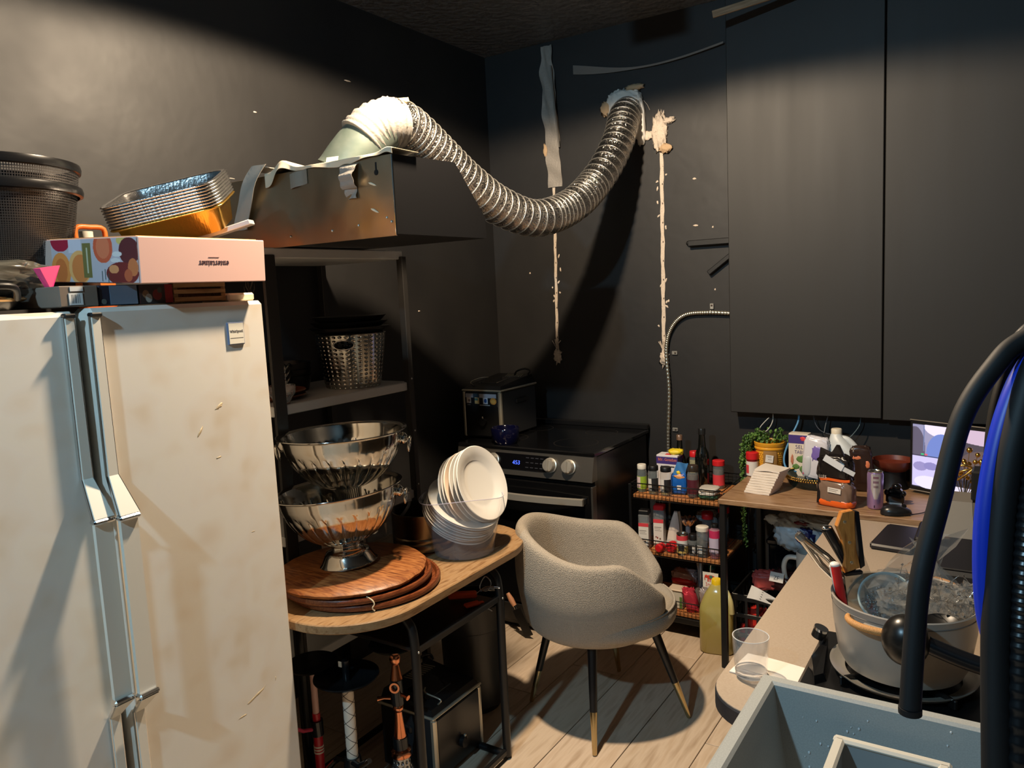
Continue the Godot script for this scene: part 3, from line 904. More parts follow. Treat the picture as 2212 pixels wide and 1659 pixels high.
	put(o, "vase", MB.new().lathe([Vector2(0, 0), Vector2(0.03, 0), Vector2(0.036, 0.06), Vector2(0.016, 0.13), Vector2(0.0, 0.13)], 18), mat("black_plastic"))
	put(o, "stem", MB.new().tube([Vector3(0, 0.12, 0), Vector3(0.0, 0.28, -0.005), Vector3(-0.005, 0.4, -0.01)], 0.002, 6), mat("dry_brown", C(70, 60, 52), 0.8))
	for i in 14:
		var a = i * 2.4
		put(o, "grass_blade", MB.new().tube([Vector3(-0.002, 0.26 + 0.01 * i, -0.006), Vector3(0.018 * cos(a), 0.29 + 0.01 * i, 0.018 * sin(a)), Vector3(0.02 * cos(a), 0.31 + 0.01 * i, 0.02 * sin(a))], [0.003, 0.003, 0.0005], 5), mat("dry_brown"))


func dimple_tex():
	var im := Image.create(64, 64, false, Image.FORMAT_RGBA8)
	for y in 64:
		for x in 64:
			var dx = (x - 31.5) / 32.0
			var dy = (y - 31.5) / 32.0
			var r = sqrt(dx * dx + dy * dy)
			var k = 0.0 if r > 0.8 else 1.1 * sin(r / 0.8 * PI)
			var n = Vector3(-dx * k / max(r, 0.01), dy * k / max(r, 0.01), 1.0).normalized()
			im.set_pixel(x, y, Color(n.x * 0.5 + 0.5, n.y * 0.5 + 0.5, n.z * 0.5 + 0.5))
	return ImageTexture.create_from_image(im)


func hood():
	var at = Vector3(-1.95, 1.836, -1.95)
	var o = thing("range_hood", "stainless and black range hood standing back to front on the shelving unit", "range hood", at)
	var black = mat("hood_black", C(24, 24, 26), 0.42, 0.1)
	var steel = mat("hood_steel", C(190, 177, 154), 0.36, 1.0, with(tri(Vector3(1.0, 0.7, 1.0)), {"albedo_texture": noise("steel_tarnish", 0.006, [C(196, 180, 168), C(236, 230, 220), C(255, 250, 240), C(232, 218, 204)], 0.0, 256, 2),
		"roughness_texture": noise("steel_smear", 0.02, [Color(0.7, 0.7, 0.7), Color(1, 1, 1), Color(0.8, 0.8, 0.8)]), "normal_enabled": true, "normal_texture": noise("steel_waves", 0.006, null, 10.0), "normal_scale": 0.25}))
	var m = MB.new()
	var prof = [Vector2(-1.728, 1.837), Vector2(-1.728, 2.062), Vector2(-2.03, 2.07), Vector2(-2.185, 1.905), Vector2(-2.185, 1.837)]
	var a = []
	var b = []
	for p in prof:
		a.append(Vector3(-2.43, p.y, p.x) - at)
		b.append(Vector3(-1.5, p.y, p.x) - at)
	var c = Vector3(-1.96, 1.95, -1.95) - at
	m.face(a, c); m.face(b, c)
	for i in 5:
		m.face([a[i], a[(i + 1) % 5], b[(i + 1) % 5], b[i]], c)
	put(o, "body", m, black)
	put(o, "back_panel", MB.new().rbox(Vector3(-1.965, 1.946, -1.7255) - at, Vector3(0.935, 0.23, 0.004), 0.001), steel)
	put(o, "edge_flange", MB.new().rbox(Vector3(-1.4975, 1.946, -1.7265) - at, Vector3(0.004, 0.23, 0.006), 0.001), mat("polished_steel"))
	var hole = mat("hole_black", C(6, 6, 6), 0.9)
	for x in [-1.557, -2.39]:
		put(o, "keyhole", MB.new().rbox(Vector3(x, 2.032, -1.7233) - at, Vector3(0.006, 0.026, 0.002), 0.0008).ball(Vector3(x, 2.016, -1.7233) - at, Vector3(0.0085, 0.0085, 0.002), 14, 6), hole)
	for k in [[-1.527, 1.885], [-1.64, 1.872], [-1.75, 1.865], [-1.935, 1.862], [-1.51, 1.872]]:
		put(o, "screw", MB.new().ball(Vector3(k[0], k[1], -1.722) - at, Vector3(0.004, 0.004, 0.003), 10, 6), mat("zinc"))
	for k in [[-1.575, 1.985, -24], [-1.572, 1.909, -28]]:
		var g = put(o, "glue_bead", MB.new().blob(Vector3(), Vector3(0.017, 0.003, 0.002), 0.6, 2.0, 5, 14, 8), mat("glue", C(225, 210, 180), 0.6))
		g.transform = Transform3D(Basis(Vector3(0, 0, 1), deg_to_rad(k[2])), Vector3(k[0], k[1], -1.722) - at)
	# cream tape sheet over the top edge and loose silver pieces
	var cream = mat("cream_tape", C(204, 191, 166), 0.55, 0.05)
	var silver = mat("duct_tape")
	put(o, "tape_sheet", MB.new().slab(70, 12, func(u, w):
		var x = -2.03 + 0.54 * u
		var curl = 0.03 * exp(-pow((u - 0.16) / 0.07, 2)) + 0.012 * exp(-pow((u - 0.97) / 0.05, 2))
		var hang = 0.032 * (1.0 - smoothstep(0.0, 0.25, u)) + 0.014 + 0.006 * sin(u * 13.0)
		var t = clampf(w / 0.45, 0.0, 1.0)
		var back = clampf((w - 0.45) / 0.55, 0.0, 1.0)
		return Vector3(x, 2.069 - hang * (1.0 - t) + curl * (1.0 - 0.6 * back) + 0.004 * back, -1.7195 + 0.006 * sin(u * 17.0) * (1.0 - t) + curl * 0.5 * (1.0 - t) - 0.12 * back) - at, Vector3(0, 0.0012, 0.0008)), cream)
	put(o, "tape_flap", MB.new().slab(8, 12, func(u, w):
		var y = 2.05 - 0.07 * w
		return Vector3(-1.692 + 0.07 * u - 0.006 * w * (u - 0.5), y, -1.721 + 0.028 * sin(w * PI * 0.9) * (0.5 + 0.5 * u) + 0.003 * sin(w * 16.0)) - at, Vector3(0, 0, 0.0014)), silver)
	put(o, "tape_flap", MB.new().slab(8, 8, func(u, w):
		return Vector3(-1.682 + 0.048 * u, 1.985 - 0.034 * w, -1.7205 + 0.008 * sin(u * 4.0 + w * 5.0) * w) - at, Vector3(0, 0, 0.0014)), silver)
	put(o, "tape_patch", MB.new().slab(8, 6, func(u, w):
		return Vector3(-1.915 + 0.075 * u, 2.052 - 0.045 * w + 0.01 * u, -1.721 + 0.004 * sin(u * 6.0)) - at, Vector3(0, 0, 0.0014)), mat("tape_dull", C(120, 114, 102), 0.55))
	# two tape straps holding the left end to the wall side
	for k in [[-2.05, 2.085, -2.16, 1.9, 0.034], [-2.30, 2.085, -2.36, 2.0, 0.026]]:
		put(o, "tape_strap", MB.new().slab(4, 14, func(u, w):
			return Vector3(lerpf(k[0], k[2], w) + (u - 0.5) * 2 * k[4], lerpf(k[1], k[3], w) + 0.012 * (1.0 - w), -1.716 + 0.02 * sin(w * PI) + 0.005 * sin(u * 6.0 + w * 8.0)) - at, Vector3(0, 0, 0.0016)), mat("strap_tape", C(160, 153, 142), 0.55, 0.1))
		put(o, "tape_fold", MB.new().slab(6, 4, func(u, w):
			return Vector3(k[0] - 0.04 + 0.09 * u, 2.082 + 0.008 * sin(u * PI), -1.716 - 0.06 * w) - at, Vector3(0, 0.0016, 0)), mat("strap_tape"))


func duct():
	var at = Vector3(-1.83, 2.07, -1.95)
	var o = thing("exhaust_duct", "silver ribbed foil exhaust duct sagging from the hood to the hole in the back wall", "duct", at)
	var galv = mat("galvanised", C(128, 136, 130), 0.45, 0.5, with(tri(Vector3(3, 3, 3)), {"albedo_texture": noise("spangle", 0.02, [C(190, 205, 196), C(255, 255, 250)])}))
	var boot = spl([Vector3(-1.885, 2.066, -1.94), Vector3(-1.86, 2.12, -1.96), Vector3(-1.832, 2.175, -1.99), Vector3(-1.80, 2.222, -2.04)], 6)
	var rad = []
	for i in boot.size():
		boot[i] -= at
		rad.append(lerpf(0.105, 0.078, pow(float(i) / (boot.size() - 1), 0.8)))
	put(o, "sheet_metal_boot", MB.new().tube(boot, rad, 32), galv)
	card(o, "boot_label", Vector3(-1.835, 2.098, -1.828) - at, ry(10) * Basis(Vector3(1, 0, 0), -0.35), 0.045, 0.022, mat("label_cream", C(232, 226, 200), 0.6))
	# cloth tape wound about the joint
	var wrap = mat("duct_tape")
	var j = spl([Vector3(-1.836, 2.175, -1.975), Vector3(-1.815, 2.215, -2.01), Vector3(-1.795, 2.235, -2.05), Vector3(-1.783, 2.242, -2.10)], 8)
	var jr = []
	for i in j.size():
		j[i] -= at
		jr.append(0.086 + 0.004 * sin(i * 2.1) - 0.006 * i / j.size())
	put(o, "tape_wrap", MB.new().tube(j, jr, 28), wrap)
	put(o, "tape_wrap", MB.new().blob(Vector3(-1.79, 2.243, -2.055) - at, Vector3(0.08, 0.079, 0.05), 0.12, 2.0, 7, 28, 18), wrap)
	card(o, "yellowed_label", Vector3(-1.768, 2.318, -2.10) - at, eul(-58, 35, 8), 0.06, 0.04, mat("label_yellow", C(216, 196, 146), 0.6))
	# flexible part: wire hoops under crinkled foil
	var pts = spl([Vector3(-1.792, 2.24, -2.06), Vector3(-1.781, 2.246, -2.11), Vector3(-1.783, 2.218, -2.2), Vector3(-1.772, 2.146, -2.325), Vector3(-1.755, 2.068, -2.455), Vector3(-1.745, 1.995, -2.655), Vector3(-1.713, 1.958, -2.885), Vector3(-1.667, 2.028, -3.135), Vector3(-1.632, 2.176, -3.35), Vector3(-1.617, 2.345, -3.515), Vector3(-1.63, 2.47, -3.62), Vector3(-1.636, 2.515, -3.70)], 40)
	# even steps
	var even = [pts[0]]
	var acc = 0.0
	for i in range(1, pts.size()):
		acc += pts[i].distance_to(pts[i - 1])
		if acc >= 0.0066:
			even.append(pts[i])
			acc = 0.0
	var rr = []
	var hoops = MB.new()
	for i in even.size():
		even[i] -= at
		rr.append(0.0775 if i % 4 == 0 else (0.0735 if i % 4 == 2 else 0.0752))
	var m = MB.new()
	m.tube(even, rr, 40, false)
	put(o, "foil_hose", m, mat("duct_foil", C(208, 204, 198), 0.2, 1.0, with(tri(Vector3(7, 7, 7)), {"normal_enabled": true, "normal_texture": noise("duct_crinkle", 0.06, null, 9.0, 256, 3), "normal_scale": 0.9})))
	var bright = mat("hoop_steel", C(220, 218, 214), 0.3, 0.9)
	for i in range(4, even.size() - 1, 4):
		var t = (even[min(i + 1, even.size() - 1)] - even[i - 1]).normalized()
		var nn = t.cross(Vector3(0.2, 0.4, 0.9)).normalized()
		var bb = t.cross(nn)
		var ring = []
		for k in 40:
			ring.append(even[i] + (nn * cos(TAU * k / 40) + bb * sin(TAU * k / 40)) * 0.0782)
		put(o, "wire_hoop", MB.new().tube(ring, 0.0013, 5, false, true), bright)
	# collar of foil tape and torn board round the hole
	var ft = mat("foil_tape", C(230, 226, 218), 0.5, 0.1)
	put(o, "foil_collar", MB.new().blob(Vector3(-1.66, 2.535, -3.692) - at, Vector3(0.095, 0.088, 0.012), 0.22, 1.6, 4, 36, 18, 0.6), ft)
	put(o, "foil_collar", MB.new().blob(Vector3(-1.572, 2.45, -3.688) - at, Vector3(0.024, 0.105, 0.018), 0.25, 1.6, 9, 24, 18, 0.7), ft)
	put(o, "torn_board", MB.new().blob(Vector3(-1.76, 2.545, -3.69) - at, Vector3(0.03, 0.034, 0.01), 0.5, 2.0, 11, 14, 10), mat("kraft"))
	put(o, "torn_board", MB.new().blob(Vector3(-1.6, 2.625, -3.688) - at, Vector3(0.052, 0.014, 0.012), 0.5, 2.0, 13, 14, 10), mat("kraft"))


func table():
	var at = Vector3(-1.735, 0, -1.93)
	var o = thing("console_table", "narrow table with rounded wood-look top on black tube legs, beside the refrigerator", "table", at)
	var bamboo = mat("light_wood", C(158, 130, 98), 0.42, 0.0, with(tri(Vector3(7, 7, 1.1)), {"albedo_texture": noise("wood_grain", 0.03, [C(176, 150, 120), C(255, 248, 236), C(225, 205, 175)])}))
	var black = mat("black_tube", C(20, 20, 21), 0.4, 0.2)
	put(o, "tabletop", MB.new().prism(rrect(0.27, 0.51, 0.24, 14), 0.717, 0.745, 0.003), bamboo)
	for z in [-1.665, -2.12, -2.3]:
		if z == -2.3:
			continue
		var p = spl([Vector3(-1.478, 0.012, z), Vector3(-1.478, 0.35, z), Vector3(-1.478, 0.62, z), Vector3(-1.5, 0.69, z), Vector3(-1.56, 0.706, z), Vector3(-1.74, 0.706, z), Vector3(-1.9, 0.706, z), Vector3(-1.97, 0.68, z), Vector3(-1.985, 0.6, z), Vector3(-1.985, 0.012, z)], 6)
		for i in p.size():
			p[i] -= at
		put(o, "leg_frame", MB.new().tube(p, 0.0145, 12), black)
		put(o, "foot_bar", MB.new().tube([Vector3(-1.478, 0.014, z) - at, Vector3(-1.985, 0.014, z) - at], 0.013, 10), black)
		put(o, "leg_screw", MB.new().ball(Vector3(-1.464, 0.6, z) - at, Vector3(0.003, 0.004, 0.004), 8, 6), mat("zinc"))
	for y in [0.60, 0.03]:
		for x in [-1.478, -1.985]:
			put(o, "rail", MB.new().rbox(Vector3(x, y, -1.8925) - at, Vector3(0.016, 0.022, 0.44), 0.003), black)
	put(o, "under_shelf", MB.new().rbox(Vector3(-1.73, 0.594, -1.8925) - at, Vector3(0.49, 0.012, 0.43), 0.002), mat("smoked_shelf", C(22, 22, 24), 0.3))
	# orange tools and wires lying on the under-shelf
	var orange = mat("orange_red", C(226, 82, 40), 0.45)
	o = thing("orange_tool", "orange handled tool with thin wires lying on the table's under-shelf", "tool", Vector3(-1.58, 0.602, -2.045), ry(35))
	put(o, "grip", MB.new().rbox(Vector3(0, 0.016, 0), Vector3(0.1, 0.022, 0.03), 0.006), orange)
	for i in 4:
		put(o, "wire", MB.new().tube(spl([Vector3(0.045, 0.018, 0.006 * (i - 1.5)), Vector3(0.08, 0.022 + 0.008 * i, 0.01 * (i - 1.5)), Vector3(0.13, 0.012 + 0.012 * i, 0.02 * (i - 1.5))], 5), 0.0014, 6), mat("chrome"))
	put(o, "ring", MB.new().tube(spl([Vector3(0.06, 0.03, -0.02), Vector3(0.08, 0.07, -0.02), Vector3(0.1, 0.05, -0.01), Vector3(0.085, 0.025, 0)], 5, true), 0.002, 6, false, true), mat("chrome"))
	o = thing("orange_clip", "small flat orange plastic piece at the front edge of the under-shelf", "clip", Vector3(-1.515, 0.602, -2.01), ry(60))
	put(o, "body", MB.new().rbox(Vector3(0, 0.008, 0), Vector3(0.055, 0.012, 0.026), 0.004), orange)
	put(o, "nib", MB.new().rbox(Vector3(0.034, 0.007, 0), Vector3(0.02, 0.006, 0.014), 0.002), orange)
	# wooden boards
	var walnut = mat("walnut", C(128, 78, 48), 0.36, 0.0, with(tri(Vector3(8, 8, 1.0)), {"albedo_texture": noise("walnut_grain", 0.028, [C(120, 84, 62), C(255, 236, 210), C(176, 136, 108), C(234, 206, 172)], 0.0, 512)}))
	var acacia = mat("acacia", C(172, 128, 88), 0.4, 0.0, with(tri(Vector3(0.9, 7, 7)), {"albedo_texture": noise("acacia_grain", 0.012, [C(96, 66, 50), C(206, 166, 126), C(255, 228, 190), C(150, 108, 80), C(236, 194, 148), C(116, 80, 58)], 0.0, 512)}))
	var names = ["lowest round wooden tray with a raised lip, partly hidden by the boards above", "middle round wooden tray under the live-edge board"]
	for i in 2:
		o = thing("wooden_tray", names[i], "tray", [Vector3(-1.728, 0.745, -1.735), Vector3(-1.745, 0.767, -1.715)][i], Basis(), "round wooden trays under the bowls")
		put(o, "dish", MB.new().lathe([Vector2(0, 0), Vector2(0.225, 0), Vector2(0.238, 0.006), Vector2(0.24, 0.014), Vector2(0.236, 0.021), Vector2(0.228, 0.0215), Vector2(0.222, 0.012), Vector2(0, 0.011)], 72), walnut)
	o = thing("live_edge_board", "thick round wooden board with a chipped bark edge under the punch bowls", "board", Vector3(-1.757, 0.789, -1.705))
	put(o, "slab", MB.new().lathe([Vector2(0, 0), Vector2(0.222, 0), Vector2(0.232, 0.005), Vector2(0.236, 0.014), Vector2(0.228, 0.021), Vector2(0, 0.022)], 120, 0, TAU, func(t, p, k):
		return Vector2(p.x * (1.0 + (0.006 * sin(t * 13.0) + 0.004 * sin(t * 29.0 + k) + 0.01 * maxf(0.0, sin(t * 5.0 + 0.6)) if p.x > 0.2 else 0.0)), p.y)), acacia)
	put(o, "hanging_cord", MB.new().tube(spl([Vector3(0.19, 0.002, 0.135), Vector3(0.207, -0.008, 0.13), Vector3(0.212, -0.02, 0.128), Vector3(0.209, -0.03, 0.133), Vector3(0.212, -0.04, 0.128)], 6), 0.0022, 7), mat("cord_cream", C(214, 196, 160), 0.8))


func bowls():
	var steel = mat("bowl_steel", C(204, 200, 192), 0.11, 1.0)
	var names = ["lower stainless punch bowl on a flared foot, standing on the live-edge board", "upper stainless punch bowl, tipped and stacked inside the lower bowl"]
	for i in 2:
		var b = [eul(1.5, 0, 4.5), eul(0, 0, 1.5)][i]
		var o = thing("punch_bowl", names[i], "punch bowl", [Vector3(-1.785, 0.812, -1.722), Vector3(-1.79, 0.966, -1.745)][i], b, "stacked stainless punch bowls")
		# fluted body: petals below a smooth band
		var outer = [Vector2(0.03, 0.086), Vector2(0.05, 0.09), Vector2(0.085, 0.103), Vector2(0.118, 0.124), Vector2(0.148, 0.154), Vector2(0.168, 0.184), Vector2(0.178, 0.208), Vector2(0.186, 0.234), Vector2(0.192, 0.262), Vector2(0.205, 0.268), Vector2(0.207, 0.2705), Vector2(0.204, 0.2715), Vector2(0.190, 0.266), Vector2(0.183, 0.236), Vector2(0.175, 0.209), Vector2(0.165, 0.186), Vector2(0.145, 0.157), Vector2(0.115, 0.127), Vector2(0.083, 0.106), Vector2(0.05, 0.093), Vector2(0.0, 0.09)]
		var fine = []
		for k in outer.size() - 1:
			var n = 5 if (k < 7 or (k > 12 and k < 19)) else 2
			for q in n:
				var a = outer[max(k - 1, 0)]
				var d = outer[min(k + 2, outer.size() - 1)]
				fine.append(outer[k].cubic_interpolate(outer[k + 1], a, d, float(q) / n) if (k != 8 and k != 11) else outer[k].lerp(outer[k + 1], float(q) / n))
		fine.append(outer[-1])
		var drop = 0.022 if i == 0 else 0.0
		for k in fine.size():
			fine[k].y -= drop
		put(o, "bowl", MB.new().lathe(fine, 312, 0, TAU, func(t, p, k):
			var u = fposmod(t * 24.0 / TAU, 1.0) - 0.5
			var top = 0.205 - drop + 0.016 * sqrt(maxf(0.0, 1.0 - 4.0 * u * u))
			var inside = smoothstep(top, top - 0.008, p.y) * smoothstep(0.088 - drop, 0.11 - drop, p.y)
			return Vector2(p.x + inside * 0.0062 * (sqrt(maxf(0.0, 1.0 - 4.0 * u * u)) - 1.0), p.y)), steel)
		if i == 0:
			put(o, "foot", MB.new().lathe([Vector2(0.0, 0.002), Vector2(0.086, 0.0), Vector2(0.092, 0.001), Vector2(0.093, 0.004), Vector2(0.085, 0.012), Vector2(0.074, 0.031), Vector2(0.068, 0.042), Vector2(0.06, 0.045), Vector2(0.05, 0.05), Vector2(0.046, 0.06), Vector2(0.05, 0.069), Vector2(0.0, 0.069)], 72), steel)
		else:
			put(o, "foot", MB.new().lathe([Vector2(0.0, -0.062), Vector2(0.09, -0.062), Vector2(0.086, -0.05), Vector2(0.07, -0.02), Vector2(0.06, -0.012), Vector2(0.048, 0.0), Vector2(0.044, 0.05), Vector2(0.045, 0.078), Vector2(0.048, 0.09), Vector2(0.0, 0.09)], 72), steel)
		for s in [0, 1]:  # ring handles on lion-plate lugs
			var a = deg_to_rad(33.0) + s * PI
			var d = Vector3(cos(a), 0, -sin(a))
			put(o, "handle_lug", MB.new().ball(d * 0.193 + Vector3(0, 0.236 - drop, 0), Vector3(0.017, 0.02, 0.017), 14, 10), steel)
			var ring = []
			var side = Vector3(-d.z, 0, d.x)
			for k in 20:
				var w = TAU * k / 20
				ring.append(d * (0.212 + 0.004 * cos(w)) + side * 0.017 * sin(w) + Vector3(0, 0.216 - drop + 0.024 * cos(w), 0))
			put(o, "ring_handle", MB.new().tube(ring, 0.0038, 9, false, true), steel)
	# stock pot and glass jug standing behind the bowls
	var o = thing("stock_pot", "brushed steel pot with ridged base behind the punch bowls", "pot", Vector3(-1.80, 0.745, -2.12))
	put(o, "body", MB.new().lathe([Vector2(0, 0), Vector2(0.1, 0), Vector2(0.112, 0.005), Vector2(0.114, 0.03), Vector2(0.112, 0.033), Vector2(0.114, 0.037), Vector2(0.114, 0.05), Vector2(0.112, 0.053), Vector2(0.114, 0.057), Vector2(0.114, 0.135), Vector2(0.117, 0.139), Vector2(0.111, 0.139), Vector2(0.109, 0.01), Vector2(0, 0.008)], 48), mat("brushed_steel", C(150, 134, 112), 0.28, 1.0))
	o = thing("glass_jug", "clear glass jug with a curved handle behind the lower punch bowl", "jug", Vector3(-1.93, 0.745, -2.03))
	var gl = clear("jug_glass", C(225, 232, 235), 0.16)
	put(o, "body", MB.new().lathe([Vector2(0, 0.004), Vector2(0.05, 0), Vector2(0.056, 0.02), Vector2(0.058, 0.14), Vector2(0.046, 0.2), Vector2(0.052, 0.235)], 32), gl)
	put(o, "handle", MB.new().tube(spl([Vector3(0.046, 0.21, -0.02), Vector3(0.095, 0.215, -0.04), Vector3(0.105, 0.16, -0.045), Vector3(0.056, 0.09, -0.02)], 6), 0.006, 8), gl)
	o = thing("picture_card", "leaning white and black picture card with a pink corner behind the lower bowl", "card", Vector3(-1.985, 0.745, -1.90), eul(0, 62, 0) * eul(-8, 0, 0))
	card(o, "sheet", Vector3(0, 0.09, 0), Basis(), 0.16, 0.18, mat("card_print", Color.WHITE, 0.6, 0.0, {"albedo_texture": picture(64, 64, C(198, 180, 165), [["r", 0.45, 0.45, 0.14, 0.4, C(20, 18, 18)], ["r", 0.15, 0.9, 0.2, 0.1, C(230, 70, 80)], ["r", 0.75, 0.8, 0.2, 0.02, C(90, 80, 70)]])}), 0.002)
	put(o, "backing", MB.new().rbox(Vector3(0, 0.09, -0.003), Vector3(0.16, 0.18, 0.004), 0.001), mat("kraft"))
	o = thing("serving_cloche", "shiny steel lid with a knob lying behind the upper bowl beside the refrigerator", "cloche", Vector3(-1.95, 0.87, -1.98), eul(20, 0, 12))
	put(o, "dome", MB.new().lathe([Vector2(0.09, 0), Vector2(0.092, 0.006), Vector2(0.07, 0.022), Vector2(0.02, 0.032), Vector2(0, 0.033)], 36), steel)
	put(o, "knob", MB.new().ball(Vector3(0, 0.048, 0), Vector3(0.014, 0.012, 0.014), 12, 8), mat("black_plastic"))
	put(o, "stem", MB.new().cyl(Vector3(0, 0.03, 0), 0.006, 0.012, 10), steel)


func tub_of_plates():
	var at = Vector3(-1.622, 0.745, -2.125)
	var o = thing("clear_tub", "clear plastic tub holding a leaning stack of white plates on the table", "tub", at)
	put(o, "wall", MB.new().lathe([Vector2(0, 0.004), Vector2(0.1, 0.0), Vector2(0.106, 0.004), Vector2(0.115, 0.05), Vector2(0.13, 0.13), Vector2(0.146, 0.205), Vector2(0.151, 0.209)], 64, 0, TAU, func(t, p, k): return Vector2(p.x, p.y + 0.012 * (p.y / 0.2) * sin(t * 2.0))), clear("tub_plastic", C(226, 222, 232), 0.13))
	var rim = []
	for i in 64:
		var t = TAU * i / 64
		rim.append(Vector3(0.15 * cos(t), 0.209 + 0.0125 * sin(t * 2.0), 0.15 * sin(t)))
	put(o, "rim", MB.new().tube(rim, 0.0016, 6, false, true), clear("tub_rim", C(200, 196, 214), 0.45))
	var n = Vector3(0.93, 0.36, 0.0).normalized()
	var front = Vector3(-1.548, 0.995, -2.152)
	var prof = [Vector2(0, 0), Vector2(0.076, 0.0), Vector2(0.082, -0.002), Vector2(0.086, 0.002), Vector2(0.1, 0.014), Vector2(0.132, 0.021), Vector2(0.1345, 0.023), Vector2(0.132, 0.025), Vector2(0.1, 0.0185), Vector2(0.085, 0.008), Vector2(0.072, 0.0055), Vector2(0, 0.005)]
	var m = MB.new().lathe(prof, 64)
	m.st.generate_normals()
	var smooth = m.st.commit()
	# some plates have pressed ribs round the lip
	m = MB.new().lathe(prof, 144, 0, TAU, func(t, p, k): return Vector2(p.x, p.y + (0.0009 * sin(t * 72.0) if p.x > 0.1 else 0.0)))
	m.st.generate_normals()
	var ribbed = m.st.commit()
	var china = mat("white_china", C(214, 210, 202), 0.13, 0.0, {"metallic_specular": 0.6})
	var paper = mat("cream_china", C(236, 214, 190), 0.35)
	var ord = ["frontmost", "second", "third", "fourth", "fifth", "sixth", "seventh", "eighth", "ninth", "tenth", "eleventh", "twelfth", "thirteenth", "fourteenth"]
	for i in 14:
		var nn = n if i < 6 else Vector3(0.52, 0.84, 0.1).normalized()
		var b = frame(nn, Vector3(0, 0, 1))
		var p = front - n * [0.0, 0.013, 0.038, 0.056, 0.073, 0.09][mini(i, 5)] + Vector3(0.0, -0.002 * i, 0.003 * sin(i * 2.3))
		if i >= 6:
			p = Vector3(-1.612, 0.925, -2.13) - nn * 0.0115 * (i - 6) + Vector3(0.002 * sin(i * 2.0), 0, 0.003 * sin(i * 1.3))
		var kind = "white plate, %s in the leaning stack in the clear tub" % ord[i] if i != 3 else "cream rib-edged plate, fourth in the leaning stack in the clear tub"
		var t = thing("dinner_plate", kind, "plate", p - nn * 0.02, b * Basis(Vector3.UP, i * 0.9) * Basis(Vector3(1, 0, 0), 0.02 * sin(i * 1.7)), "white plates in the clear tub")
		put(t, "dish", ribbed if i % 3 == 0 and i > 0 else smooth, paper if i == 3 else china)


